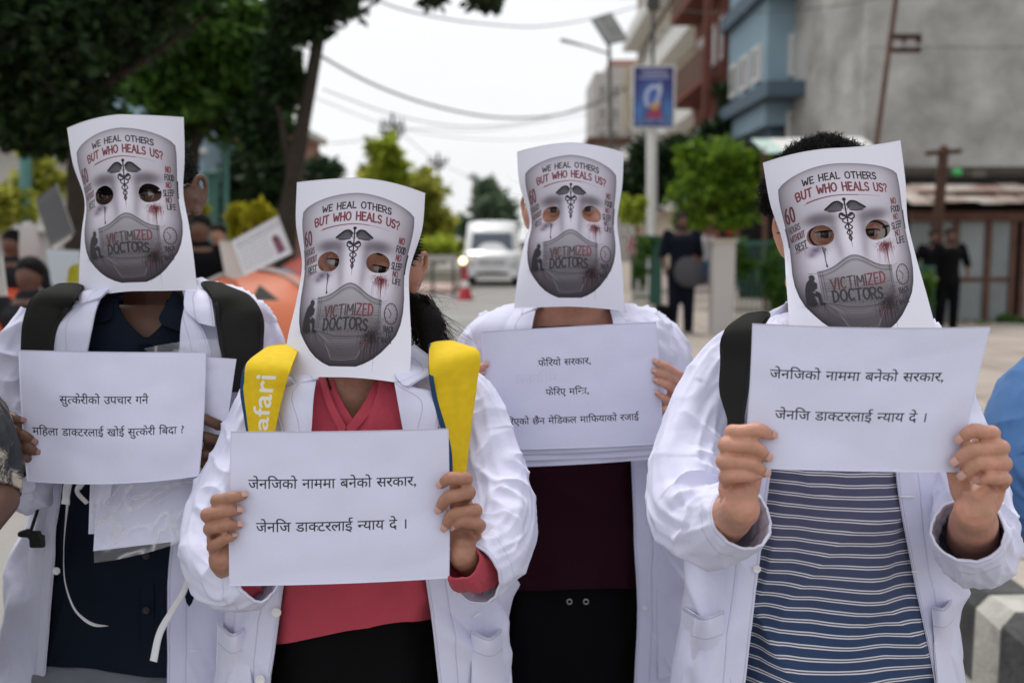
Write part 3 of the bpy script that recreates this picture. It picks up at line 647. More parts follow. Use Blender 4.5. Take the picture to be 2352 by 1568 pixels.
tree('street_tree', 'mid green tree with sunlit leaves right of the dark shade tree', b0, [tuple(b0)+(.13,)]+tk([(432, 560, 12), (440, 400, 11), (470, 200, 9)], 12, 0), [tk([(440, 380, 8), (380, 260, 5), (330, 160, 3)], 12, 0), tk([(450, 330, 8), (560, 200, 5), (620, 90, 3)], 12, 0)],
     [C(440, 60, 11.5, 150, 120, 2), C(430, 200, 12, 150, 90, 2), C(570, 90, 11.6, 110, 100, 1.5), C(520, 230, 12.3, 110, 80, .8), C(340, 330, 12, 90, 60, .5), C(620, 260, 12, 60, 60, .35)], 15000, .16, M['lf_mid'], M['bark'], seed=5)
b0 = gp(650, 11)
tree('leaning_tree', 'slender dark leaning trunk against the bright sky left of centre', b0, [tuple(b0)+(.14,)]+tk([(655, 600, 24), (664, 480, 22), (678, 380, 20), (705, 230, 16), (724, 130, 14), (742, 20, 13), (755, -80, 11)], 11, 0), [tk([(672, 400, 13), (652, 310, 11), (640, 250, 8), (600, 180, 4)], 11, 0), tk([(736, 60, 8), (800, 10, 5), (880, -30, 3)], 11, 0), tk([(700, 250, 7), (668, 215, 5), (650, 180, 2)], 11, 0)],
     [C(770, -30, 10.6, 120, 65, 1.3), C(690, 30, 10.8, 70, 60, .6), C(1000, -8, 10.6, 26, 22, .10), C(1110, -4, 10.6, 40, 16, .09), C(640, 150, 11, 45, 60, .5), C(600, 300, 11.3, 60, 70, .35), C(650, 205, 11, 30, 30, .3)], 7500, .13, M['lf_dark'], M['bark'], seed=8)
tree('shrub', 'dark green shrub mass under the trees behind the leftmost tents', gp(600, 15), None, [], [C(600, 400, 15, 95, 70, 1), C(560, 480, 15.5, 80, 60, 1), C(310, 480, 15, 110, 120, 1.4), C(740, 395, 22, 45, 40, .5)], 9000, .16, M['lf_dark'], M['bark'], seed=12, cat='shrub')
tree('shrub', 'olive green shrub at the far left edge below the pale building', gp(15, 14), None, [], [C(10, 480, 13, 60, 55, 1), C(90, 410, 14, 60, 60, .6)], 3500, .13, M['lf_olive'], M['bark'], seed=13, cat='shrub')
for u, v, rx, ry, lab in ((603, 500, 42, 34, 'yellow flowering bush behind the white placard'), (455, 500, 12, 60, 'narrow yellow blossoms beside the left teal post'), (548, 505, 14, 55, 'narrow yellow blossoms beside the right teal post')):
    tree('flowering_bush', lab, gp(u, 12.5), None, [], [C(u, v, 12.5, rx, ry, 1)], 900, .11, M['petal'], M['bark'], seed=int(u), cat='bush', group='yellow flowering bushes')
# middle distance
b0 = gp(890, 38)
tree('roadside_tree', 'tall thin yellow-green tree in front of the first utility pole', b0, [tuple(b0)+(.2,)]+tk([(890, 560, 6), (888, 420, 5), (886, 320, 3)], 38, 0), [], [C(884, 345, 38, 34, 42, 1), C(905, 400, 38, 38, 30, .8), C(870, 390, 38, 26, 26, .4)], 1500, .38, M['lf_lime'], M['bark'], seed=21)
b0 = gp(960, 40)
tree('roadside_tree', 'broad yellow-green roadside tree left of the white van', b0, [tuple(b0)+(.25,)]+tk([(958, 580, 7), (955, 480, 6), (950, 420, 4)], 40, 0), [], [C(950, 440, 40, 75, 60, 2), C(870, 430, 40, 60, 45, 1), C(985, 520, 40, 70, 50, 1.4), C(900, 500, 40, 60, 60, 1)], 4200, .42, M['lf_olive'], M['bark'], seed=22)
tree('hedge', 'bright lime hedge along the road left of the white van', gp(1010, 34), None, [], [C(1000, 568, 34, 75, 26, 2), C(930, 575, 34, 60, 26, 1)], 4200, .22, M['lf_lime'], M['bark'], seed=23, cat='hedge')
b0 = gp(1125, 95)
tree('distant_tree', 'blue-green distant tree rising behind the white van', b0, [tuple(b0)+(.4,)]+tk([(1125, 530, 4), (1122, 470, 3)], 95, 0), [], [C(1125, 480, 95, 48, 45, 2), C(1118, 435, 95, 26, 22, .8), C(1085, 520, 95, 40, 26, .8), C(1160, 515, 95, 30, 26, .6)], 5500, .7, M['lf_blue'], M['bark'], seed=24)
b0 = gp(1660, 20)
tree('street_tree', 'round bright green street tree above the planters right of the sign pole', b0, [tuple(b0)+(.09,)]+tk([(1665, 640, 8), (1660, 540, 8), (1655, 460, 6)], 20, 0), [], [C(1650, 370, 20, 75, 48, 1.6), C(1605, 440, 20, 62, 55, 1.2), C(1700, 440, 20, 66, 45, 1.2), C(1735, 370, 20, 42, 34, .5), C(1590, 350, 20, 40, 26, .4), C(1588, 505, 20, 36, 26, .35), C(1680, 500, 20, 50, 22, .4)], 6800, .17, M['lf_mid2'], M['bark'], seed=31, droop=.5)
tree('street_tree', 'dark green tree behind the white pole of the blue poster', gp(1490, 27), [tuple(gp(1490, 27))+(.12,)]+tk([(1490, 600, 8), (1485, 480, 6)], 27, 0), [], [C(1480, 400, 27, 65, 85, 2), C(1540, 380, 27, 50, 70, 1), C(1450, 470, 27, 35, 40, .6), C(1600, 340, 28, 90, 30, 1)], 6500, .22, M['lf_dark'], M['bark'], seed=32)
tree('creeper', 'dark creeper hanging on the brick building front', P(1690, 250, 29), None, [], [C(1690, 245, 29, 55, 70, 2), C(1735, 190, 29, 30, 45, .6), C(1640, 300, 29, 40, 25, .6)], 4500, .2, M['lf_dark'], M['bark'], seed=33, cat='climbing plant')
tree('shrub', 'small bright green bush just right of the third mask', gp(1445, 20), None, [], [C(1448, 480, 20, 32, 34, 1)], 900, .13, M['lf_lime'], M['bark'], seed=34, cat='shrub')
V, F = leafcloud([C(2130, 745, 16.0, 60, 14, 1), C(2240, 748, 16.0, 60, 9, 1), C(2330, 742, 16.0, 40, 16, 1), C(2130, 660, 15.9, 22, 80, 1)], 2600, .10, 44); tag(mk('weeds', V, F, M['lf_mid'], smoothf=False), 'low green weeds growing along the foot of the grey corrugated wall', 'weeds', kind='stuff')

# ------------------------------------------------------------------ buildings
def bx(name, x0, x1, y0, y1, z0, z1, m_, parent): return mk(name, *boxm(x0, x1, y0, y1, z0, z1), m_, parent, smoothf=False)
M['concrete'] = mat('raw_concrete', (.27, .265, .25), .9, .15, bump=(5, .6, .05), vary=(.9, (.50, .49, .46), .16))
M['cream'] = mat('cream_plaster', (.44, .38, .29), .85, .15, vary=(1.5, (.52, .46, .37), .3))
M['brickw'] = mat('brick_red', (.15, .055, .042), .9, .1, vary=(3, (.21, .085, .065), .3))
M['bluew'] = mat('blue_render', (.24, .35, .42), .85, .15, vary=(1.2, (.30, .41, .48), .3))
M['bluedark'] = mat('blue_dark', (.09, .13, .17), .85)
M['white'] = mat('white_paint', (.70, .69, .66), .7, .2, vary=(2, (.60, .59, .56), .3))
M['palew'] = mat('pale_wall', (.42, .40, .39), .85, .15, vary=(1, (.5, .47, .45), .3)); M['pinkw'] = mat('pink_wall', (.42, .22, .18), .85)
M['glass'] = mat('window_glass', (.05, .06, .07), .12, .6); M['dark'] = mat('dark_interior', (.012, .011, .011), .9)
M['wood'] = mat('dark_wood', (.040, .024, .018), .8, .2, vary=(6, (.09, .045, .032), .3)); M['rust'] = mat('rusty_iron', (.085, .042, .032), .9, .15, vary=(4, (.15, .085, .065), .3))
M['teal'] = mat('teal_paint', (.10, .24, .22), .6, .3); M['green'] = mat('green_paint', (.03, .10, .075), .6, .3)
def window(parent, x0, x1, y, z0, z1, wm=None, fm=None, axis='y', t=.08, bars=1):
    """framed window on a wall facing the camera (axis y) or the street (axis x, then x0,x1 run along y and y is the x of the wall)"""
    f = lambda a0, a1, b0_, b1_, c0, c1: boxm(a0, a1, b0_, b1_, c0, c1) if axis == 'y' else boxm(b0_, b1_, a0, a1, c0, c1)
    w = .09; parts = [f(x0, x1, y-.05, y+t, z1-w, z1), f(x0, x1, y-.06, y+t, z0, z0+w), f(x0, x0+w, y-.048, y+t, z0+w, z1-w), f(x1-w, x1, y-.048, y+t, z0+w, z1-w)]
    for k in range(bars): xm = x0+(x1-x0)*(k+1)/(bars+1); parts.append(f(xm-.03, xm+.03, y-.04, y+t, z0+w, z1-w))
    V, F = join(parts); fr = mk('window', V, F, fm or M['white'], parent, smoothf=False)
    mk('pane', *f(x0+w, x1-w, y-.02, y+t*.5, z0+w, z1-w), wm or M['glass'], fr, smoothf=False); return fr
# raw concrete building, upper right, standing on posts over the shed
bc = thing('concrete_building', 'raw grey concrete building with one small window, upper right', 'building', (9.6, 20, 0))
Y = 20; zb_ = zrow(350, Y); xL = (1972-CX)/FPX*Y; w0, w1 = (2018-CX)/FPX*Y, (2094-CX)/FPX*Y; wz0, wz1 = zrow(122, Y), zrow(78, Y)
for a in ((xL, w0, zb_, 13), (w1, 14.5, zb_, 13), (w0, w1, zb_, wz0), (w0, w1, wz1, 13)): bx('wall', a[0], a[1], Y, Y+.25, a[2], a[3], M['concrete'], bc)
bx('side_wall', xL, xL+.25, Y+.25, Y+9, zb_, 13, M['concrete'], bc); bx('floor_slab', xL-.05, 14.55, Y-.04, Y+9, zb_-.28, zb_-.003, M['concrete'], bc)
window(bc, w0, w1, Y+.08, wz0, wz1, wm=M['palew'], fm=M['wood'])
for xx in (7.6, 9.4, 11.6, 13.6): bx('post', xx, xx+.3, Y+.6, Y+.9, 0, zb_-.29, M['concrete'], bc)
bx('back_wall', xL, 14.5, Y+5, Y+5.2, 0, zb_-.3, M['dark'], bc)  # wall coloured near black: shade beneath the floor slab put into its colour
for k in range(4): bx('formwork_ledge', xL, 14.5, Y-.02, Y-.003, 5.2+k*1.9, 5.26+k*1.9, M['concrete'], bc)
# blue building
bb = thing('blue_building', 'pale blue building with dark shutters beside the concrete one', 'building', (7.6, 25, 0)); Y = 24.6
xa, xb = (1832-CX)/FPX*Y, (1972-CX)/FPX*Y+1.2; xs = 5.95
bx('wall', xa, xb, Y, Y+5, 0, 12, M['bluew'], bb); bx('bay', xs+.35, xa-.003, Y+.6, Y+5, zrow(280, Y), 12, M['bluew'], bb); bx('ground_floor', xs+.6, xa-.003, Y+1.0, Y+5, 0, zrow(285, Y), M['bluedark'], bb)
for v0, v1 in ((192, 226), (-60, -20)): bx('ledge', xs+.1, xb, Y-.5, Y+5.1, zrow(v1, Y), zrow(v0, Y), M['bluedark'], bb)
bx('balcony_wall', xa+.1, xb, Y-.48, Y-.36, zrow(192, Y), zrow(118, Y), M['bluew'], bb)
window(bb, (1916-CX)/FPX*Y, (1974-CX)/FPX*Y, Y-.05, zrow(108, Y), zrow(22, Y), wm=M['wood'], fm=M['wood']); window(bb, (1912-CX)/FPX*Y, (1974-CX)/FPX*Y, Y-.05, zrow(300, Y), zrow(236, Y), wm=M['wood'], fm=M['wood'])
window(bb, (1796-CX)/FPX*25.2, (1822-CX)/FPX*25.2, Y+.55, zrow(176, 25.2), zrow(80, 25.2)); window(bb, (1796-CX)/FPX*25.2, (1822-CX)/FPX*25.2, Y+.55, zrow(330, 25.2), zrow(255, 25.2))
for k in range(3): window(bb, Y+1.0+k*1.3, Y+1.8+k*1.3, xs+.30, zrow(176, 25), zrow(90, 25), axis='x')
for k in range(26): bx('cladding_board', xa+.05, xb-.05, Y-.028, Y-.004, zrow(20, Y)-.16*k-.145, zrow(20, Y)-.16*k, M['bluew'], bb)
# brick building
br = thing('brick_building', 'dark red brick building with balconies between the blue and cream ones', 'building', (6.9, 32, 0)); xs = 6.55
bx('wall', xs, 12, 30.2, 36.5, 0, 15, M['brickw'], br)
for k in range(4):
    z = 3.2+2.9*k; bx('balcony_slab', xs-.9, xs-.003, 30.3, 36.4, z, z+.18, M['brickw'], br); bx('balcony_rail', xs-.9, xs-.82, 30.3, 36.4, z+.19, z+1.05, M['rust'], br)
    for j_ in range(3): window(br, 30.8+j_*1.9, 31.9+j_*1.9, xs-.02, z+.9, z+2.2, axis='x')
for j_ in range(2): 
    for k in range(4): window(br, xs+.5+j_*1.2, xs+1.3+j_*1.2, 30.18, 4.1+2.9*k, 5.4+2.9*k)
for xx in (xs-.88, xs-.3): bx('column', xx, xx+.22, 30.05, 30.27, 0, 15, M['brickw'], br)
V, F = join([boxm(-.55, .55, -.02, .02, -.75, .75)]); V += np.array(P(1722, 150, 29.0)); tag(mk('hanging_cloth', V, F, M['white'], smoothf=False), 'white and pink cloth hung out on the brick building front', 'cloth')
# cream building with long white balconies
bk = thing('cream_building', 'cream building with long white balcony bands running away down the street', 'building', (7.4, 45, 0)); xs = 7.35
bx('wall', xs, 14, 36.7, 60, 0, 16.2, M['cream'], bk)
for k, z in enumerate((2.7, 6.0, 9.2, 12.4)):
    bx('balcony_band', xs-.85, xs-.003, 36.8, 60, z, z+.75, M['white'], bk)
    for j_ in range(8): window(bk, 37.6+j_*2.7, 39.2+j_*2.7, xs-.02, z+1.0, z+2.5, axis='x')
bx('roof_eave', xs-1.1, 14, 36.6, 60.4, 15.6, 16.0, M['cream'], bk)
for j_ in range(3):
    for k in range(4): window(bk, xs+.6+j_*1.6, xs+1.5+j_*1.6, 36.68, 3.6+3.2*k, 5.0+3.2*k)
# far building behind the solar lamp
bf = thing('far_building', 'far pale terraced building behind the solar street lamp', 'building', (8, 70, 0)); Y = 70
for nme, u0, u1, v0 in (('wall', 1362, 1470, 166), ('upper_floor', 1400, 1480, 140)): bx(nme, (u0-CX)/FPX*Y, (u1-CX)/FPX*Y, Y if nme == 'wall' else Y+2, Y+8, 0, zrow(v0, Y if nme == 'wall' else Y+2), M['palew'], bf)
bx('roof_eave', (1345-CX)/FPX*Y, (1470-CX)/FPX*Y, Y-1, Y+3, zrow(332, Y), zrow(318, Y), M['rust'], bf); bx('roof_parapet', (1405-CX)/FPX*Y, (1478-CX)/FPX*Y, Y+1.9, Y+8, zrow(140, Y)+.003, zrow(126, Y), M['pinkw'], bf)
for k in range(3):
    for j_ in range(3): window(bf, (1372+j_*30-CX)/FPX*Y, (1388+j_*30-CX)/FPX*Y, Y-.03, zrow(228+k*52, Y), zrow(192+k*52, Y))
# buildings seen through the left trees
for nm, lab, u0, u1, v0, Y, m_ in (('pale_building', 'pinkish grey building at the far left edge behind the teal post', -160, 125, 330, 26, 'palew'), ('grey_building', 'pale blue-grey building seen through the left tree canopy', 250, 480, 196, 34, 'bluew'), ('pink_building', 'pink building with pale bands behind the leaning trunk', 535, 655, 290, 36, 'pinkw')):
    x0, x1 = (u0-CX)/FPX*Y, (u1-CX)/FPX*Y; r = thing(nm, lab, 'building', ((x0+x1)/2, Y, 0)); bx('wall', x0, x1, Y, Y+7, 0, zrow(v0, Y), M[m_], r); bx('roof_slab', x0-.3, x1+.3, Y-.4, Y+7.3, zrow(v0, Y)+.003, zrow(v0, Y)+.25, M['white'], r)
    nw = max(2, int((x1-x0)/1.4)); 
    for k in range(3):
        z = zrow(v0, Y)-1.0-2.0*k
        if z < 2: break
        for j_ in range(nw): a = x0+(j_+.25)*(x1-x0)/nw; window(r, a, a+(x1-x0)/nw*.5, Y-.03, z-.9, z)
        bx('ledge', x0-.1, x1+.1, Y-.3, Y-.003, z-1.25, z-1.1, M['white'], r)

# shed with patched sheet roof and corrugated wall
def corr(x0, x1, y, z0, z1, n=14, amp=.018, tilt=(0, 0)):
    xs_ = np.linspace(x0, x1, n*4+1); yy = y+amp*np.sin(np.linspace(0, n*2*math.pi, n*4+1)); V = []
    for z, dy in ((z0, 0), (z1, tilt[0])):
        V += [(a, b+dy, z) for a, b in zip(xs_, yy)]
    for z, dy in ((z0, 0), (z1, tilt[0])):
        V += [(a, b+dy+.006, z+(.006 if tilt[0] else 0)) for a, b in zip(xs_, yy)]
    N = len(xs_); F = [[i, i+1, N+i+1, N+i] for i in range(N-1)]+[[2*N+i, 3*N+i, 3*N+i+1, 2*N+i+1] for i in range(N-1)]; return V, F
M['tin'] = mat('galvanised_sheet', (.25, .28, .28), .55, .4, vary=(2.5, (.34, .37, .37), .25)); M['tinroof'] = mat('patched_roof_sheet', (.50, .47, .43), .7, .3, vary=(1.3, (.24, .13, .09), .12))
sh = thing('shed', 'low shed of grey corrugated sheets with a rusty patched roof, right side', 'shed', (9.4, 16.6, 0)); Y = 16.5
X_ = lambda u: (u-CX)/FPX*Y
for a, b_ in ((2085, 2130), (2132, 2187), (2190, 2256), (2272, 2318), (2346, 2420), (2422, 2500)): V, F = corr(X_(a), X_(b_), Y, .05, zrow(505, Y), 8); mk('corrugated_panel', V, F, M['tin'], sh)
for a in (2188, 2262, 2319, 2343, 2421): bx('post', X_(a)-.04, X_(a)+.05, Y-.06, Y-.025, 0, zrow(495, Y), M['rust'], sh)
bx('rail', X_(2085), X_(2316), Y-.024, Y-.019+.0, zrow(646, Y), zrow(637, Y), M['rust'], sh); bx('roof_beam', X_(2080), X_(2500), Y-.12, Y-.02, zrow(508, Y), zrow(486, Y), M['rust'], sh)
bx('dark_inside', X_(2080), X_(2500), Y+.6, Y+.7, 0, zrow(400, Y), M['dark'], sh)  # board painted near black as the shade inside the shed
for k in range(9):
    a = 2060+k*50; V, F = corr(X_(a), X_(a+54), Y-.5, zrow(472-3*(k % 3), Y), zrow(398, Y), 6, .02, (1.6,)); V = np.array(V); V[:, 2] += .01*(k % 2); mk('roof_sheet', V, F, M['tinroof'], sh)
for k in range(5): a = 2070+k*80; bx('roof_lath', X_(a), X_(a+86), Y-.58, Y-.52, zrow(452+2*(k % 2), Y), zrow(443, Y), M['wood'] if k % 2 else M['rust'], sh)
V, F = ellipsoid(P(2198, 396, 15.8), (.085, .07, .06), None, 16, 10); tag(mk('plastic_ball', V, F, mat('green_plastic', (.05, .42, .12), .5)), 'bright green plastic ball lying on the rusty shed roof', 'ball')
t = thing('wooden_post', 'tall dark wooden post in front of the shed roof', 'post', (X_(2158), 15.7, 0)); V, F = tube([gp(2150, 15.8), P(2153, 520, 15.8), P(2168, 345, 15.8)], [.09, .085, .08], 12); mk('post_shaft', V, F, M['wood'], t); V, F = tube([P(2130, 352, 15.75), P(2205, 347, 15.75)], [.04, .04], 8); mk('cross_piece', V, F, M['wood'], t)
aw = thing('awning', 'pale white and green sheet awning above the round tree and black hair', 'awning', (7.0, 21, 0)); Yw = 19.0
for k in range(6):
    u0 = 1750+k*44; V, F = corr((u0-CX)/FPX*Yw, (u0+47-CX)/FPX*Yw, Yw, zrow(352, Yw), zrow(305-k, Yw), 4, .02, (1.2,)); mk('roof_sheet', V, F, M['white'] if k % 3 else mat('pale_green_sheet', (.42, .55, .50), .6), aw)
for xx in (1756, 1985): V, F = tube([gp(xx, Yw), P(xx, 345, Yw)], [.05, .05], 8); mk('post', V, F, M['rust'], aw)
bx('awning_shade_sheet', (1700-CX)/FPX*23, (2080-CX)/FPX*23, 23.0, 23.2, 0, zrow(330, 23), M['dark'], aw)  # near-black sheet stands in for the dark, shaded space below the awning
t = thing('iron_pole', 'tall thin rusty pole leaning across the concrete building', 'pole', gp(1995, 18)); V, F = tube([gp(1972, 18), P(2014, 324, 18), P(2058, 0, 18), P(2075, -120, 18)], [.045]*4, 10); mk('pole_shaft', V, F, M['rust'], t)

# ------------------------------------------------------------------ poles, lamp, sign, wires
t = thing('poster_pole', 'white street pole carrying a framed blue poster', 'sign', gp(1497, 24)); d = 24
V, F = tube([gp(1497, d), P(1497, 530, d), P(1497, 298, d)], [12.5*d/FPX]*3, 16); mk('pole_shaft', V, F, M['white'], t)
def poster_art():
    a = Art(100, 144, 6, (.035, .035, .17)); y, x = np.mgrid[0:a.H, 0:a.W]; X = (x+.5)/a.p-50; Yy = (y+.5)/a.p
    a.glow(-6, 66, 30, 40, (.12, .25, .62), .9); a.glow(-36, 105, 16, 36, (.10, .28, .60), .8); a.glow(36, 100, 16, 36, (.10, .28, .60), .8)
    for k in range(18): x0 = a.rng.uniform(-48, 48); a.stroke([(x0, 138), (x0+a.rng.uniform(-3, 3), 118-a.rng.uniform(0, 20))], 2.0, (.30, .50, .75), .5, taper=True)
    for yy, x0, x1 in ((9, -30, 32), (17, -24, 34), (25, -38, 36)):
        q = x0
        while q < x1: w = a.rng.uniform(3, 8); a.stroke([(q, yy+.6*math.sin(q)), (q+w, yy)], 3.6, (.55, .55, .66), .75, soft=1.2); q += w+4
    a.stroke(resample([(-16, 92), (-20, 75), (-14, 55), (2, 46), (14, 52), (12, 70), (6, 86)], 30), 9, (.55, .60, .75), .85, soft=1.5); a.stroke([(16, 40), (17, 62)], 7, (.6, .62, .75), .8, soft=1.5); a.glow(0, 66, 9, 11, (.05, .05, .3), .9)
    a.poly([(-4, 84), (4, 92), (14, 80), (18, 84), (12, 100), (2, 104), (-10, 96)], (.65, .36, .06), .9, 2); a.poly([(-14, 104), (18, 100), (22, 122), (-16, 122)], (.38, .05, .10), .9, 2.5); a.stroke([(-20, 126), (24, 126)], 2.5, (.5, .5, .6), .5, soft=1); a.stroke([(-34, 135), (36, 135)], 2, (.5, .5, .6), .4, soft=1)
    return a.image('poster_print')
M['poster'] = image_mat('poster_paper', poster_art(), .4)
a0, a1 = P(1455, 292, 23.85), P(1545, 157, 23.85); bx('frame', a0[0]-.05, a1[0]+.05, a0[1]-.02, a0[1]+.08, a0[2]-.05, a1[2]+.05, M['white'], t)
mk('poster', np.array([(a0[0], a0[1]-.025, a0[2]), (a1[0], a0[1]-.025, a0[2]), (a1[0], a0[1]-.025, a1[2]), (a0[0], a0[1]-.025, a1[2])]), np.array([[0, 1, 2, 3]]), M['poster'], t, uv=np.array([(0, 0), (1, 0), (1, 1), (0, 1)]), smoothf=False)
bx('side_panel', a0[0]-.24, a0[0]-.06, a0[1]+.12, a0[1]+.3, a0[2]-.05, a1[2]+.05, M['cream'], t)
bx('bracket', a0[0]+.3, a0[0]+.6, a0[1]+.09, a0[1]+.2, a0[2]+.3, a0[2]+.4, M['dark'], t)
def upole(lab, u, d, vt, r, arms, lean=0):
    t = thing('utility_pole', lab, 'pole', gp(u, d), 'utility poles along the street'); V, F = tube([gp(u, d), P(u+lean*.5, 400, d), P(u+lean, vt, d)], [r*d/FPX*1.15, r*d/FPX, r*d/FPX*.9], 10); mk('pole_shaft', V, F, M['iron'], t)
    for va, w in arms:
        c = P(u+lean, va, d); bx('cross_arm', c[0]-w*d/FPX, c[0]+w*d/FPX, c[1]-.08, c[1]+.02, c[2]-.06, c[2]+.06, M['iron'], t)
        for q in (-.9, -.45, .45, .9): V, F = tube([(c[0]+q*w*d/FPX, c[1], c[2]+.05), (c[0]+q*w*d/FPX, c[1], c[2]+.3)], [.06, .04], 8); mk('insulator', V, F, M['iron'], t)
M['iron'] = mat('weathered_pole', (.09, .085, .08), .8)
upole('tall utility pole with three cross arms, first from the leaning tree', 901, 48, 262, 4.2, [(288, 26), (302, 30), (316, 20)])
upole('second utility pole with one cross arm, left of the distant tree', 1006, 62, 352, 3.4, [(372, 24), (385, 14)])
upole('thin far utility pole in front of the blue-green tree', 1088, 80, 398, 3.2, [(410, 14)])
upole('nearest dark utility pole rising above the blue poster', 1500, 25.2, -60, 4.2, [(-20, 40), (20, 12)])
t = thing('solar_street_lamp', 'solar street lamp with tilted panel on a thin pole', 'street lamp', gp(1403, 20)); d = 20
V, F = tube([gp(1405, d), P(1403, 330, d), P(1399, 95, d)], [.05, .042, .035], 10); mk('pole_shaft', V, F, M['iron'], t)
c4 = [P(1360, 42, 19.6), P(1404, 28, 20.3), P(1443, 90, 20.0), P(1397, 100, 19.3)]; nn = np.cross(c4[1]-c4[0], c4[3]-c4[0]); nn /= np.linalg.norm(nn); nn *= .05
mk('solar_panel', np.array(c4+[q+nn for q in c4]), [[0, 1, 2, 3], [7, 6, 5, 4], [0, 4, 5, 1], [1, 5, 6, 2], [2, 6, 7, 3], [3, 7, 4, 0]], mat('panel_back', (.10, .10, .10), .6, vary=(3, (.24, .24, .23), .2)), t, smoothf=False)
V, F = tube([P(1401, 125, d), P(1350, 108, 19), P(1292, 93, 18)], [.03, .03, .05], 8, flat=.6); mk('lamp_arm', V, F, M['iron'], t)
def wire(pts, d0, d1, r, lab):
    p = resample(pts, 60); V, F = tube(Pn(p[:, 0], p[:, 1], np.linspace(d0, d1, 60)), [r]*60, 6); tag(mk('overhead_wire', V, F, M['wire'], smoothf=True), lab, 'wire', 'overhead wires across the sky')
M['wire'] = mat('wire', (.06, .06, .065), .6)
wire([(640, 60), (741, 131), (860, 195), (992, 242), (1164, 271), (1290, 262), (1400, 225), (1500, 160)], 11, 25, .019, 'thick sagging overhead wire, the darkest across the middle of the sky')
wire([(760, -60), (893, 12), (1008, 41), (1120, 56), (1213, 62), (1353, 45), (1500, 5)], 9, 25, .011, 'pale overhead wire along the top of the sky')
wire([(741, 205), (900, 262), (1050, 290), (1200, 282), (1400, 215), (1500, 140)], 14, 25, .008, 'thin wire just below the thickest sagging wire')
wire([(700, 215), (900, 290), (1100, 320), (1300, 310), (1500, 240)], 16, 40, .007, 'faint thin wire, low in the sky above the roadside trees')
wire([(901, 288), (1006, 372), (1088, 410)], 48, 80, .02, 'far wire strung between the distant utility poles')
wire([(760, 330), (830, 322), (901, 302), (1100, 300), (1350, 262)], 30, 48, .012, 'faint wire reaching the top of the first utility pole')
wire([(1560, -30), (1520, 40), (1490, 90), (1468, 160)], 24, 25, .035, 'thick bundle of cable dropping beside the dark pole above the poster')
wire([(1500, 20), (1650, 30), (1850, 22), (2000, 0), (2100, -30)], 25, 17, .010, 'wire running right from the dark pole across the building fronts')
for u0, u1, v0, v1, lab in ((45, 71, 335, 520, 'teal post at the far left edge'), (474, 503, 405, 560, 'wider teal post behind the placard, left of two'), (509, 525, 340, 560, 'thin tall teal post behind the placard')):
    d = 13.0; t = thing('teal_post', lab, 'post', gp((u0+u1)/2, d), 'teal posts among the trees'); V, F = tube([gp((u0+u1)/2, d), P((u0+u1)/2, v0, d)], [(u1-u0)/2*d/FPX]*2, 12); mk('post_shaft', V, F, M['teal'], t); c = P((u0+u1)/2, v0, d); bx('cap', c[0]-.1, c[0]+.1, c[1]-.1, c[1]+.1, c[2], c[2]+.04, M['teal'], t)

# ------------------------------------------------------------------ street furniture, van
t = thing('concrete_post', 'square concrete gate post between the planters and the waiting figure', 'post', gp(1655, 14.1)); w = .15; c = gp(1655, 14.1)
bx('post_body', c[0]-w, c[0]+w, c[1]-w, c[1]+w, .05, zrow(556, 14.1), M['palew'], t); bx('post_cap', c[0]-w-.03, c[0]+w+.03, c[1]-w-.03, c[1]+w+.03, zrow(556, 14.1)+.002, zrow(549, 14.1), M['cream'], t)
def railing(lab, u0, u1, d, vt, nb, vines, n, seed):
    t = thing('planter_railing', lab, 'railing', gp((u0+u1)/2, d), 'green railings with creepers'); a, b_ = gp(u0, d), gp(u1, d); zt = zrow(vt, d)
    bx('top_rail', a[0], b_[0], a[1]-.03, a[1]+.03, zt-.06, zt, M['green'], t); bx('bottom_rail', a[0], b_[0], a[1]-.025, a[1]+.025, .22, .28, M['green'], t)
    for k in range(nb): x = a[0]+(b_[0]-a[0])*k/(nb-1); bx('bar', x-.012, x+.012, a[1]-.012, a[1]+.012, .10, zt-.062, M['green'], t)
    V, F = leafcloud(vines, n, .10, seed); mk('creeper', V, F, M['lf_mid'], t, smoothf=False)
railing('green railing with creeper right of the concrete post', 1672, 1835, 14.6, 553, 15, [C(1700, 600, 14.5, 30, 48, 1, .2), C(1775, 620, 14.5, 30, 60, 1, .2), C(1800, 690, 14.5, 24, 50, .5, .2)], 2600, 51)
railing('green tree guard with creeper at the foot of the poster pole', 1452, 1513, 21, 541, 9, [C(1483, 565, 20.8, 32, 32, 1, .3), C(1470, 620, 20.8, 18, 40, .5, .3)], 1500, 52)
railing('green railing partly hidden behind the tilted largest mask', 2060, 2140, 14.6, 610, 9, [C(2105, 670, 14.5, 34, 56, 1, .2)], 1500, 53)
c = gp(1504, 20.9); bx('guard_panel', c[0]-.13, c[0]+.13, c[1]-.02, c[1]+.02, .1, zrow(545, 20.9), M['green'], bpy.data.objects['planter_railing.001'])
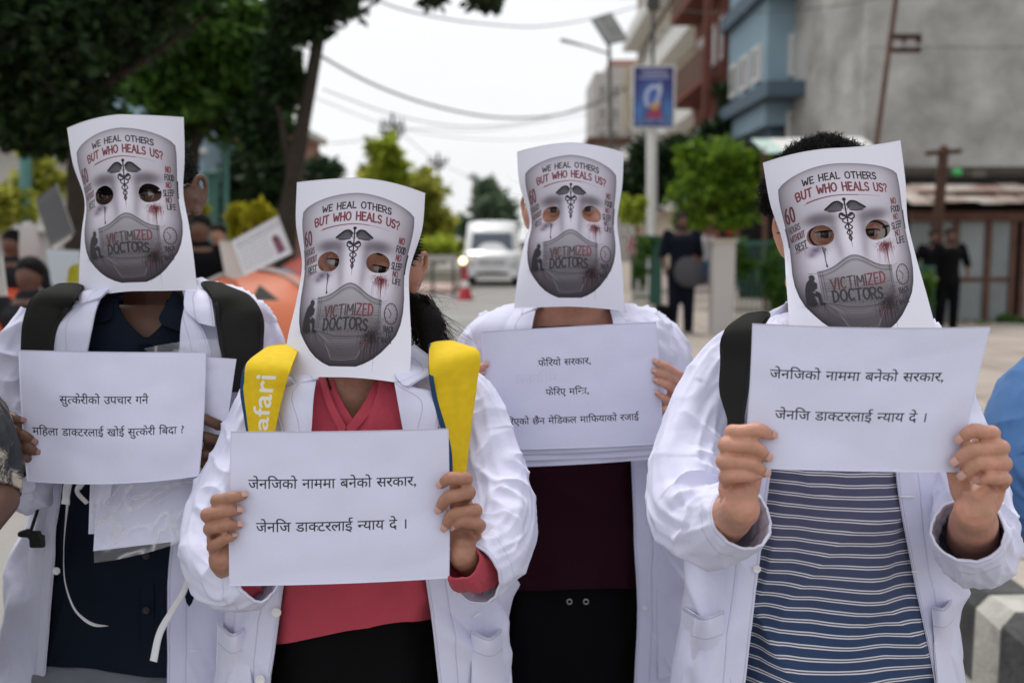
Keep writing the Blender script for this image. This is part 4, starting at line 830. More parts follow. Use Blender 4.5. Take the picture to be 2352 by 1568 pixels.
def van():
    d = 31; t = thing('van', 'white passenger van with dark windscreen coming down the road', 'van', gp(1130, d)); c = gp(1130, d); W_, H_, L_ = .84, 2.05, 4.6
    M['vanw'] = mat('van_paint', (.82, .83, .84), .25, .5, coat=.6); M['vglass'] = mat('windscreen', (.06, .08, .11), .08, .8); M['tyre'] = mat('tyre', (.015, .015, .015), .8)
    prof = [(0, .30), (-.02, .62), (.02, .98), (.22, 1.10), (.62, 1.72), (.95, 1.98), (1.4, H_), (L_-.2, H_), (L_, 1.9), (L_, .35)]
    n = 13; V = []; xs_ = np.linspace(-1, 1, n)
    for x in xs_:
        for (y, z) in prof: q = 1-.07*smooth(z, 1.1, 2.05); V.append((c[0]+x*W_*q, c[1]+y+.16*abs(x)**4*(1 if y < 1.5 else 0), z-(.07*x**4 if z > 1.6 else 0)))
    m_ = len(prof); F = [[i*m_+j, i*m_+j+1, (i+1)*m_+j+1, (i+1)*m_+j] for i in range(n-1) for j in range(m_-1)]+[[i*m_+m_-1, i*m_, (i+1)*m_, (i+1)*m_+m_-1] for i in range(n-1)]; F += [list(range(m_)), [(n-1)*m_+k for k in range(m_)][::-1]]
    mk('body', V, F, M['vanw'], t, smoothf=False)
    Q = lambda x, y, z: (c[0]+x, c[1]+y, z)
    mk('windscreen', [Q(-.66, .255, 1.13), Q(.66, .255, 1.13), Q(.60, .56, 1.66), Q(-.60, .56, 1.66), Q(-.66, .30, 1.13), Q(.66, .30, 1.13), Q(.60, .62, 1.66), Q(-.60, .62, 1.66)], [[0, 1, 2, 3], [0, 4, 5, 1], [1, 5, 6, 2], [2, 6, 7, 3], [3, 7, 4, 0]], M['vglass'], t, smoothf=False)
    bx('grille', c[0]-.42, c[0]+.42, c[1]-.05, c[1]+.02, .66, .84, mat('chrome', (.45, .46, .47), .3, metal=.8), t); bx('badge', c[0]-.06, c[0]+.06, c[1]-.07, c[1]-.052, .70, .80, M['steel_'], t); bx('bumper', c[0]-.83, c[0]+.83, c[1]-.12, c[1]-.0, .32, .54, M['vanw'], t); bx('air_intake', c[0]-.5, c[0]+.5, c[1]-.135, c[1]-.121, .36, .44, M['tyre'], t); bx('number_plate', c[0]-.25, c[0]+.25, c[1]-.15, c[1]-.136, .46, .53, M['white'], t)
    for sg in (-1, 1):
        V, F = ellipsoid(Q(sg*.64, .03, .74), (.16, .08, .11), None, 16, 10); mk('headlight', V, F, mat('headlight_glass', (.6, .6, .6), .1, .6) if sg > 0 else mat('headlight_glass_left', (.62, .6, .56), .1, .6), t)
        V, F = ellipsoid(Q(sg*.98, .35, 1.25), (.08, .06, .15), None, 12, 8); mk('wing_mirror', V, F, M['tyre'], t)
        for yy in (.85, L_-.9): V, F = tube([Q(sg*.62, yy, .32), Q(sg*.80, yy, .32)], [.32, .32], 20, caps=False); V2, F2 = join([(V, F+[list(range(20)), list(range(20, 40))])]); w_ = mk('wheel', V2, F2, M['tyre'], t, smoothf=False); V, F = tube([Q(sg*.80, yy, .32), Q(sg*.815, yy, .32)], [.18, .16], 12); mk('rim', V, F, M['steel_'], w_)
        for a_, b_ in ((1.2, 2.2), (2.3, 3.3), (3.4, 4.3)): bx('side_window', c[0]+sg*.80-.012, c[0]+sg*.80+.012, c[1]+a_, c[1]+b_, 1.2, 1.72, M['vglass'], t)
M['steel_'] = mat('bright_metal', (.6, .6, .62), .3, metal=.9); van()
t = thing('motorcycle', 'motorcycle with glowing headlamp beside the white van', 'motorcycle', gp(1064, 29)); c = gp(1064, 29)
for yy in (0, 1.25): th = np.linspace(0, 2*math.pi, 25); V, F = tube([(c[0], c[1]+yy+.28*math.cos(q), .31+.28*math.sin(q)) for q in th], .05, 8, caps=False); mk('wheel', V, F, M['tyre'], t)
V, F = remesh([tube([(c[0], c[1]+.1, .55), (c[0], c[1]+.5, .8), (c[0], c[1]+1.2, .75)], [.08, .15, .12], 12), ellipsoid((c[0], c[1]+.6, .5), (.14, .25, .2)), tube([(c[0], c[1], .32), (c[0], c[1]+.25, .95)], .04, 8)], .03, 2); mk('body', V, F, mat('motorcycle_red', (.25, .03, .03), .3), t)
V, F = tube([(c[0]-.33, c[1]+.3, 1.0), (c[0], c[1]+.2, .95), (c[0]+.33, c[1]+.3, 1.0)], .02, 8); mk('handlebar', V, F, M['tyre'], t); V, F = ellipsoid((c[0], c[1]+.05, .84), (.10, .07, .10), None, 14, 10); mk('headlight', V, F, mat('lit_headlamp', (.9, .8, .6), .2, emis=(1, .80, .45, 3.5)), t)
def cone():
    c = gp(1069, 24.3); t = thing('traffic_cone', 'red and white traffic cone on the road before the van', 'traffic cone', c); R_ = mat('cone_red', (.42, .03, .04), .6)
    th = np.linspace(0, 2*math.pi, 21)[:-1]
    for nm, z0, z1, r0, r1, m_ in (('base', .0, .05, .22, .21, R_), ('lower_band', .05, .30, .17, .115, R_), ('reflective_band', .30, .46, .115, .08, M['white']), ('upper_band', .46, .72, .08, .03, R_)):
        V = np.array([[c[0]+r*math.cos(q), c[1]+r*math.sin(q), z] for z, r in ((z0, r0), (z1, r1), (z1, 0.002)) for q in th]); mk(nm, V, grid_faces(3, 20, True), m_, t)
cone()
t = thing('road_barrier', 'low grey metal barrier across the road left of the cone', 'barrier', gp(1000, 25)); a, b_ = gp(940, 25), gp(1050, 25)
bx('upper_rail', a[0], b_[0], a[1]-.03, a[1]+.03, .92, 1.06, M['palew'], t); bx('lower_rail', a[0], b_[0], a[1]-.02, a[1]+.02, .50, .54, M['iron'], t)
for x in (a[0]+.05, a[0]+.6, b_[0]-.08): bx('leg', x-.035, x+.035, a[1]-.025, a[1]+.025, 0, .915, M['iron'], t)
structure(mk('verge', *boxm(-9, -1.6, 30, 46, -.05, .16), M['earth'], smoothf=False))
structure(mk('median', *boxm(-3.1, -1.55, 26.5, 29.9, -.05, .14), mat('median_pink', (.42, .26, .23), .9, vary=(2, (.5, .42, .38), .3)), smoothf=False))

# ------------------------------------------------------------------ tents, placards, crowd
def tent(lab, u, d, vt, hw, m_, seed=0, seam=None, rot=.5):
    c = gp(u, d); H_ = zrow(vt, d); t = thing('dome_tent', lab, 'tent', c, 'dome tents under the trees'); N_ = 4
    for k in range(N_):
        a = np.linspace(k*math.pi/2, (k+1)*math.pi/2, 22)+rot; h = np.linspace(0, math.pi/2, 20); A_, H2 = np.meshgrid(a, h); sq = 1-.06*np.sin((A_-rot)*2)**2
        V = np.stack([c[0]+hw*sq*np.cos(H2)**.85*np.cos(A_), c[1]+hw*sq*np.cos(H2)**.85*np.sin(A_), H_*np.sin(H2)**.9-.02*np.sin((A_-rot)*2)**2*np.sin(H2*2)], -1)+.012*noise3(np.stack([A_*3, H2*5, A_*0+seed], -1))[..., None]
        sheet_solid('tent_panel', V, m_, t, .004)
        q = [(c[0]+hw*1.01*math.cos(x)**.85*math.cos(a[0]), c[1]+hw*1.01*math.cos(x)**.85*math.sin(a[0]), H_*1.01*math.sin(x)**.9) for x in np.linspace(0.02, math.pi/2-.02, 20)]; V, F = tube(q, .012, 6); mk('tent_pole', V, F, seam or M['iron'], t)
    return t
M['orange'] = mat('orange_nylon', (.52, .13, .055), .5, .3, vary=(2, (.60, .17, .08), .3), bump=(6, .4, .02)); M['redor'] = mat('red_orange_nylon', (.55, .075, .025), .5, .3, vary=(2, (.62, .11, .04), .3), bump=(6, .4, .02)); M['tarp'] = mat('blue_nylon', (.08, .27, .42), .45, .3, bump=(6, .5, .02), vary=(3, (.12, .33, .48), .3)); M['coral'] = mat('coral_nylon', (.55, .15, .12), .5)
tn = tent('pale orange dome tent between the leftmost person and the lowest mask', 590, 6.6, 622, .92, M['orange'], 1, M['palew'], .95)
V = np.array([P(595, 655, 5.62), P(640, 690, 5.60), P(575, 690, 5.60)]); mk('tent_vent', np.concatenate([V, V+np.array([0, .03, 0])]), [[0, 1, 2], [5, 4, 3], [0, 3, 4, 1], [1, 4, 5, 2], [2, 5, 3, 0]], M['iron'], tn, smoothf=False)
tent('red-orange dome tent at the left frame edge behind the white sleeve', -50, 6.4, 668, 1.05, M['redor'], 2, M['redor'], .4)
tent('coral dome tent behind the blue tarpaulin', 735, 10.5, 590, .75, M['coral'], 3, M['coral'])
tb = np.meshgrid(np.linspace(0, 1, 30), np.linspace(0, 1, 20), indexing='ij'); Q = resample([(575, 640), (620, 622), (660, 618), (705, 660), (715, 740)], 30); Q2 = resample([(585, 655), (630, 645), (655, 668), (685, 700), (690, 760)], 30)
X3_ = Pn(Q[:, None, 0]*(1-tb[1])+Q2[:, None, 0]*tb[1], Q[:, None, 1]*(1-tb[1])+Q2[:, None, 1]*tb[1], 7.9-.3*tb[1]+.05*np.sin(tb[0]*14)+.04*np.sin(tb[1]*9)); tag(sheet_solid('tarpaulin', X3_, M['tarp'], None, .01), 'crumpled blue tarpaulin draped behind the pale orange tent', 'tarpaulin')
def placard_art(name, bgc, ink, seed, pic=False, dense=False):
    a = Art(120, 90, 4, bgc); r = np.random.default_rng(seed)
    for k, y in enumerate(np.arange(12, 84, 5 if dense else 8)):
        x = -54 if not pic else -52; wmax = 54 if not pic or k < 2 else 20; lw = 2.6 if (not dense and k < 2) else 1.3
        while x < wmax:
            w = r.uniform(2, 9); a.stroke([(x, y), (x+w, y)], lw, ink, .65, soft=.8)
            for q in range(3): xx = x+r.uniform(0, w); a.stroke([(xx, y), (xx+r.uniform(-1, 1), y+r.uniform(1.5, 3.2)*(1.6 if lw > 2 else 1))], .9, ink, .6, soft=.4)
            x += w+r.uniform(1.5, 4)
    if pic: a.poly([(28, 40), (36, 34), (46, 44), (50, 78), (30, 80)], (.18, .04, .09), .95, 2); a.glow(38, 42, 6, 6, (.05, .02, .03), .8)
    return a.image(name)
M['pl1'] = image_mat('placard_paper', placard_art('placard_print', (.68, .67, .70), (.12, .12, .14), 4, pic=True)); M['pl2'] = image_mat('grey_placard', placard_art('grey_placard_print', (.13, .13, .135), (.04, .04, .045), 6, dense=True)); M['pl3'] = image_mat('pale_placard', placard_art('pale_placard_print', (.50, .54, .58), (.3, .33, .36), 8, dense=True))
def panel(name, c4, d, m_, lab, cat='placard', rim=None, dd=(0, 0, 0, 0), g=None):
    c4 = np.array(c4, float); s_ = np.linspace(0, 1, 14); A_, B_ = np.meshgrid(s_, s_); top = c4[0]+(c4[1]-c4[0])*A_[..., None]; bot = c4[3]+(c4[2]-c4[3])*A_[..., None]; p = top*(1-B_[..., None])+bot*B_[..., None]
    de = d+(dd[0]*(1-A_)+dd[1]*A_)*(1-B_)+(dd[3]*(1-A_)+dd[2]*A_)*B_+.02*np.sin(A_*3); return tag(sheet_solid(name, Pn(p[..., 0], p[..., 1], de), [m_, rim or M['white']], None, .006, np.stack([A_, 1-B_], -1)), lab, cat, g)
panel('placard', [(531, 553), (638, 495), (671, 581), (559, 634)], 6.1, M['pl1'], 'tilted white printed placard above the pale orange tent')
panel('placard', [(502, 551), (531, 556), (559, 634), (519, 646)], 6.15, M['white'], 'blank folded white placard flap left of the printed placard', dd=(.2, 0, 0, .2))
panel('placard', [(81, 459), (129, 421), (170, 535), (116, 566)], 5.6, M['pl2'], 'dark grey printed placard held up left of the leftmost mask', rim=M['palew'])
panel('placard', [(119, 556), (168, 531), (160, 548), (124, 576)], 5.62, M['white'], 'small white strip under the dark grey placard')
panel('placard', [(105, 571), (183, 575), (181, 655), (118, 655)], 5.3, M['pl3'], 'pale printed placard just left of the leftmost mask')
panel('cloth_bundle', [(158, 612), (182, 604), (182, 650), (152, 652)], 5.2, M['petal'], 'small yellow cloth at the corner of the pale placard', cat='cloth')
panel('paper_sign', [(-6, 590), (3, 590), (14, 680), (2, 680)], 4.2, M['white'], 'narrow white upright strip at the left frame edge', cat='sign')
t = thing('bench', 'pale grey bench top behind the leftmost person\'s shoulder', 'bench', gp(505, 7.4)); c = P(498, 645, 7.4); bx('seat', c[0]-.25, c[0]+.25, c[1]-.1, c[1]+.2, c[2]-.05, c[2], M['palew'], t)
for sx in (-.2, .2): bx('leg', c[0]+sx-.03, c[0]+sx+.03, c[1]-.03, c[1]+.03, .0, c[2]-.052, M['iron'], t)
def bgperson(lab, u, d, h, top, bot, skin='skin_a', lean=0.0, seat=False, zoff=0.0, hairc=None, armsout=0.0, group=None, face=-1):
    c = gp(u, d)+np.array([0, 0, zoff]); t = thing('person', lab, 'person', c, group); s_ = h/1.7
    def q(x, y, z): zz = z*s_; 
    def X(x, y, z):
        if seat: z = z-.42 if z > .5 else z*.9
        if lean and z > .95: k = z-.95; ca, sa = math.cos(lean), math.sin(lean); x, z = x-k*sa, .95+k*ca+x*sa*.3
        return (c[0]+x*s_, c[1]+y*s_, c[2]+z*s_)
    hd = X(0, 0, 1.60); ank = .05
    legs_ = [[(sg*.09, 0, .92), (sg*.10, -.02 if not seat else -.35, .50), (sg*.11, .02 if not seat else -.35, .07)] for sg in (-1, 1)]
    arms_ = [[(sg*.19, 0, 1.42), (sg*(.25+armsout), .03, 1.14), (sg*(.22+armsout*.6), -.12, .92)] for sg in (-1, 1)]
    parts = [ellipsoid(hd, (.075*s_, .09*s_, .115*s_)), tube([X(0, 0, 1.35), X(0, 0, 1.55)], .055*s_, 10), tube([X(0, 0, .92), X(0, 0, 1.15), X(0, 0, 1.38)], [.13*s_, .12*s_, .13*s_], 14), ellipsoid(X(0, face*.085, 1.585), (.014, .02, .022))]
    parts += [tube([X(*p) for p in l], [.075*s_, .055*s_, .04*s_], 10) for l in legs_]+[tube([X(*p) for p in a], [.05*s_, .04*s_, .03*s_], 10) for a in arms_]+[ellipsoid(X(*a[-1]), (.035*s_, .04*s_, .06*s_)) for a in arms_]
    V, F = remesh(parts, .022, 2); mk('body', V, F, M[skin], t)
    V, F = remesh([tube([X(0, 0, .88), X(0, 0, 1.12), X(0, 0, 1.36), X(0, 0, 1.44)], [.165*s_, .155*s_, .185*s_, .10*s_], 18)]+[tube([X(*a[0]), X(*a[1])], [.075*s_, .062*s_], 12) for a in arms_], .022, 2); mk('shirt', V, F, top, t)
    V, F = remesh([tube([X(*p) for p in l], [.105*s_, .08*s_, .065*s_], 12) for l in legs_]+[ellipsoid(X(0, 0, .93), (.17*s_, .12*s_, .12*s_))], .022, 2); mk('trousers', V, F, bot, t)
    V, F = remesh([ellipsoid(X(0, -face*.02, 1.645), (.085*s_, .10*s_, .09*s_))], .02, 2); mk('hair', V, F, hairc or M['hair'], t)
    for l in legs_: f = l[-1]; V, F = ellipsoid(X(f[0], -.05+(f[1] if seat else 0), .035), (.05*s_, .13*s_, .04*s_)); mk('shoe', V, F, M['shoe'], t)
    return t, X
M['navy_bg'] = mat('dark_blue_uniform', (.007, .009, .017), .9, .1); M['white_bg'] = mat('white_shirt', (.62, .62, .63), .9); M['jeans'] = mat('blue_jeans', (.06, .14, .26), .9); M['pink_bg'] = mat('pink_shirt', (.5, .24, .26), .9); M['black_bg'] = mat('black_clothes', (.004, .004, .005), .9, .1); M['grey_bg'] = mat('dark_grey_clothes', (.018, .018, .022), .9, .1)
t, X = bgperson('person in dark uniform carrying a grey bag, standing by the concrete post', 1562, 14.4, 1.82, M['navy_bg'], M['navy_bg'], skin='skin_d')
V, F = remesh([ellipsoid(X(.05, -.18, .93), (.20, .10, .22)), ellipsoid(X(.14, -.16, .84), (.12, .08, .14))], .02, 2); b_ = tag(mk('shoulder_bag', V, F, mat('grey_bag', (.075, .075, .08), .95, .1)), 'soft grey shoulder bag at the hip of the person in dark uniform', 'bag')
V, F = remesh([ellipsoid(gp(1518, 14.3)+np.array([0, 0, .34]), (.17, .12, .20))], .03, 2); tag(mk('bag', V, F, M['black_bg']), 'black bag on the ground left of the person in dark uniform', 'bag')
bgperson('person in white T-shirt and blue jeans walking between pole and planter', 1617, 29, 1.66, M['white_bg'], M['jeans'], zoff=.1)
bgperson('person in white shirt with raised arm under the round green tree', 1748, 29, 1.75, M['white_bg'], M['navy_bg'], zoff=.2, armsout=.15)
bgperson('person in pink shirt behind the green tree guard', 1462, 27, 1.65, M['pink_bg'], M['navy_bg'], zoff=.1)
bgperson('person all in black standing with back turned by the corrugated shed', 2172, 15.0, 1.60, M['black_bg'], M['black_bg'], armsout=.06, skin='skin_d')
bgperson('second person in black, half hidden by the tilted largest mask', 2136, 15.1, 1.58, M['black_bg'], M['black_bg'], armsout=.08, skin='skin_d')
bgperson('person in dark clothes sitting under the dark grey placard', 74, 6.0, 1.6, M['grey_bg'], M['black_bg'], seat=True, zoff=.12, skin='skin_d')
bgperson('person in pale sleeves and dark vest at the far left crowd', 38, 7.2, 1.50, M['grey_bg'], M['black_bg'], armsout=.12, skin='skin_d')
bgperson('person with dark hair in black shirt behind the folded placard', 468, 7.6, 1.62, M['black_bg'], M['black_bg'], skin='skin_d')
bgperson('person seen as dark head above the folded placard flap', 508, 9.5, 1.58, M['navy_bg'], M['black_bg'])
c = gp(1681, 24); t = thing('red_crate', 'small red crate on legs seen above the planter railing', 'crate', c); bx('crate_body', c[0]-.3, c[0]+.3, c[1]-.2, c[1]+.2, zrow(540, 24), zrow(518, 24), mat('red_plastic', (.45, .03, .05), .6), t)
for sx in (-.25, .25): bx('leg', c[0]+sx-.03, c[0]+sx+.03, c[1]-.03, c[1]+.03, .1, zrow(540, 24)-.002, M['iron'], t)
V, F = tube(Pn(np.array([64, 70, 66]), np.array([525, 570, 625]), 6.6), [.05, .07, .05], 12); tag(mk('umbrella', V, F, M['palew']), 'furled pale grey umbrella among the far left crowd', 'umbrella')

# ------------------------------------------------------------------ curved sheets of paper
def zmap(ox, oy, sc): return lambda p: ((ox+p[0]/sc)*.91875, (oy+p[1]/sc)*.91875)
EYES_MM = [(-39.5, 125), (40, 125)]
def eye_shape(sx):     # almond cut, mm, polar radius
    def r(th):
        c, s_ = math.cos(th), math.sin(th); rx = 19.5; ry = 14.5 if s_ < 0 else 15.5
        n = 2.0 if c*sx < 0 else 2.25
        return 1/((abs(c)/rx)**n+(abs(s_)/ry)**n)**(1/n)*(1+.035*math.sin(3*th+sx))
    return r
def face_mask(rows, d0, label, parent_name='face_mask', tilt=(0, 0)):
    """rows: (t, L, M, R) in pixels -> paper bent round a head"""
    ts = np.array([r[0] for r in rows]); TH = interp_rows([(0, .66), (.2, .88), (.43, 1.18), (.6, .95), (.8, .68), (1, .48)], ts)[0]
    key = [(r[0],)+r[1]+r[2]+r[3] for r in rows]
    n, m = 170, 131; tt = np.linspace(0, 1, n); Lx, Ly, Mx, My, Rx, Ry = interp_rows(key, tt)
    thm = interp_rows([(0, .66), (.2, .88), (.43, 1.18), (.6, .95), (.8, .68), (1, .48)], tt)[0]
    ss = np.linspace(-1, 1, m)
    # holes: snap the grid onto the cut outline
    X = ss[None, :]*105+0*tt[:, None]; Y = tt[:, None]*297+0*ss[None, :]; inside = np.zeros((n, m), bool)
    for k, (ex, ey) in enumerate(EYES_MM):
        rf = eye_shape(1 if k else -1); th = np.arctan2(Y-ey, X-ex); r = np.hypot(X-ex, Y-ey)
        R = np.vectorize(rf)(th); q = r/R; ins = q < 1; inside |= ins
        snap = (q < 1.0)
        X = np.where(snap & (q > .01), ex+(X-ex)*R/np.maximum(r, 1e-6), X); Y = np.where(snap & (q > .01), ey+(Y-ey)*R/np.maximum(r, 1e-6), Y)
    keep = ~(inside[:-1, :-1] & inside[1:, :-1] & inside[:-1, 1:] & inside[1:, 1:])
    T = Y/297.0; Sx = X/105.0
    Lx, Ly, Mx, My, Rx, Ry = interp_rows(key, T); thm = interp_rows(list(zip(tt, thm)), T)[0]
    r_ = (Rx-Mx)/(Mx-Lx); SN, CS = np.sin(thm), np.cos(thm)
    psi = np.arctan(SN*(1-r_)/((1-CS)*(1+r_))); psi = np.clip(psi, -.5, .5)
    A = (Rx-Mx)/(np.sin(thm+psi)-np.sin(psi)); A2 = (Mx-Lx)/(np.sin(psi)+np.sin(thm-psi))
    th = thm*Sx; u = Mx+np.where(Sx > 0, A, A2)*(np.sin(th+psi)-np.sin(psi))
    f = (u-Mx); vq = My+np.where(f > 0, (Ry-My)*(f/(Rx-Mx))**2*.75+(Ry-My)*(f/(Rx-Mx))*.25, (Ly-My)*(f/(Lx-Mx))**2*.75+(Ly-My)*(f/(Lx-Mx))*.25)
    Am = (A+A2)/2*d0/FPX
    d = d0+Am*(np.cos(psi)-np.cos(th+psi))+tilt[0]*(T-.4)+.0015*N2(Sx*2.2, T*3, d0*7)
    V = Pn(u, vq, d)
    uv = np.stack([(X+105)/210, 1-Y/297], -1)
    o = sheet_solid('face_mask', V, [M['mask'], M['paperedge']], None, .0009, uv, keep)
    tag(o, label, 'paper mask', 'printed paper face masks'); return o
def sheet(name, c, d0, material, label, cat, group=None, bow=.012, curl=(0, 0, 0, 0), dt=0.0, name_uv=True, wav=.0025, seed=1.0, tilt=0.0, sag=0.0):
    """c: TL, TR, BR, BL pixels; curl = pixel bow of top,right,bottom,left edges; bow = depth bow"""
    n, m = 70, 90; t, s_ = np.meshgrid(np.linspace(0, 1, n), np.linspace(0, 1, m), indexing='ij')
    c = np.array(c, float); P0 = (c[0]*(1-s_)[..., None]+c[1]*s_[..., None]); P1 = (c[3]*(1-s_)[..., None]+c[2]*s_[..., None])
    p = P0*(1-t)[..., None]+P1*t[..., None]
    hs = 4*s_*(1-s_); ht = 4*t*(1-t)
    p[..., 1] += curl[0]*hs*(1-t)+curl[2]*hs*t; p[..., 0] += curl[1]*ht*s_+curl[3]*ht*(1-s_)
    d = d0+dt*(s_-.5)+tilt*(t-.5)-bow*hs+sag*ht+wav*(N2(s_*2.3, t*1.9, seed)+.5*N2(s_*5, t*4, seed+5))
    # crease lines
    d = d+.0012*ridge(N2(s_*2+.4*t, t*2.2, seed+9))*1.5
    uv = np.stack([s_, 1-t], -1)
    o = sheet_solid(name, Pn(p[..., 0], p[..., 1], d), material, None, .0005, uv)
    return tag(o, label, cat, group)
za = zmap(150, 270, 3.2); zb = zmap(700, 430, 2.85); zc = zmap(1260, 340, 3.409); zd = zmap(1860, 320, 3.016)
def rows_(z, L): return [(t, z(a), z(b), z(c)) for t, a, b, c in L]
MR = {
 1: rows_(za, [(0, (55, 160), (480, 50), (990, 73)), (.2, (100, 440), (495, 330), (997, 380)), (.43, (197, 755), (522, 690), (988, 700)), (.6, (172, 1000), (537, 935), (1030, 930)), (.8, (155, 1270), (565, 1200), (1068, 1180)), (1, (150, 1535), (600, 1463), (1097, 1455))]),
 2: rows_(zb, [(0, (120, 72), (560, 40), (1035, 150)), (.2, (113, 360), (540, 320), (1014, 400)), (.43, (156, 672), (515, 640), (922, 715)), (.6, (120, 900), (495, 890), (923, 930)), (.8, (55, 1180), (465, 1172), (935, 1220)), (1, (15, 1455), (435, 1460), (920, 1515))]),
 3: rows_(zc, [(0, (110, 135), (570, 55), (1022, 138)), (.2, (130, 400), (570, 330), (1008, 420)), (.43, (217, 735), (569, 655), (965, 740)), (.6, (172, 920), (567, 890), (988, 940)), (.8, (118, 1190), (563, 1170), (1012, 1190)), (1, (85, 1470), (560, 1452), (1030, 1493))]),
 4: rows_(zd, [(0, (142, 263), (690, 150), (1180, 90)), (.2, (195, 560), (738, 450), (1218, 400)), (.43, (298, 890), (800, 800), (1238, 720)), (.6, (316, 1130), (848, 1060), (1295, 960)), (.8, (335, 1400), (890, 1350), (1375, 1240)), (1, (345, 1680), (930, 1640), (1455, 1540))]),
}
face_mask(MR[1], 1.67, 'printed paper mask on the leftmost masked person, over the navy shirt', tilt=(.02, 0))
face_mask(MR[2], 1.50, 'printed paper mask over the pink top, lowest of the four masks', tilt=(-.01, 0))
face_mask(MR[3], 1.82, 'printed paper mask above the maroon top, smallest of the four masks', tilt=(0, 0))
face_mask(MR[4], 1.43, 'tilted paper mask on the person in the striped shirt, largest of the masks', tilt=(-.02, 0))
SG = 'white sheets with black Nepali lettering'
sheet('protest_sheet', [(42, 803), (473, 808), (457, 1093), (62, 1105)], 1.575, [M['sheet1'], M['paperedge']], 'white sheet with Nepali question on two lines, held over the navy shirt', 'sheet', SG, bow=.010, curl=(2, 4, 12, -3), seed=2.2, tilt=-.03, wav=.005)
sheet('protest_sheet', [(530, 990), (1030, 983), (1032, 1327), (526, 1345)], 1.36, [M['sheet24'], M['paperedge']], 'white sheet with two Nepali lines held over the pink top', 'sheet', SG, bow=.006, curl=(3, 2, 4, -2), seed=4.1, wav=.003)
sheet('protest_sheet', [(1105, 762), (1507, 739), (1524, 1019), (1118, 1033)], 1.695, [M['sheet3'], M['paperedge']], 'white sheet with three Nepali lines, on top of a stack over the maroon top', 'sheet', SG, bow=.008, curl=(-1, 2, 3, 0), seed=6.6, wav=.002)
sheet('protest_sheet', [(1728, 742), (2276, 750), (2204, 1084), (1707, 1074)], 1.235, [M['sheet24'], M['paperedge']], 'white sheet with two Nepali lines held over the striped shirt', 'sheet', SG, bow=.010, curl=(6, -4, 3, 3), seed=8.3, wav=.004)
for k, (a, b, lab) in enumerate([(1030, 1045, 'white sheet just under the three-line sheet over the maroon top'), (1046, 1058, 'second blank sheet showing low under the three-line sheet'), (1056, 1074, 'lowest blank sheet of the stack above the maroon top')]):
    sheet('paper_sheet', [(1112, 775), (1500, 752), (1520-8*k, a-2), (1130, b)], 1.701+.005*k, M['paper'], lab, 'sheet', 'blank sheets stacked behind the three-line sheet', bow=.008, curl=(0, 0, 3, 0), seed=7+k, wav=.002)
sheet('paper_sheet', [(420, 815), (543, 824), (516, 1010), (410, 1010)], 1.60, M['paper'], 'blank white sheet peeking out right of the question sheet', 'sheet', None, bow=.004, seed=3.3)

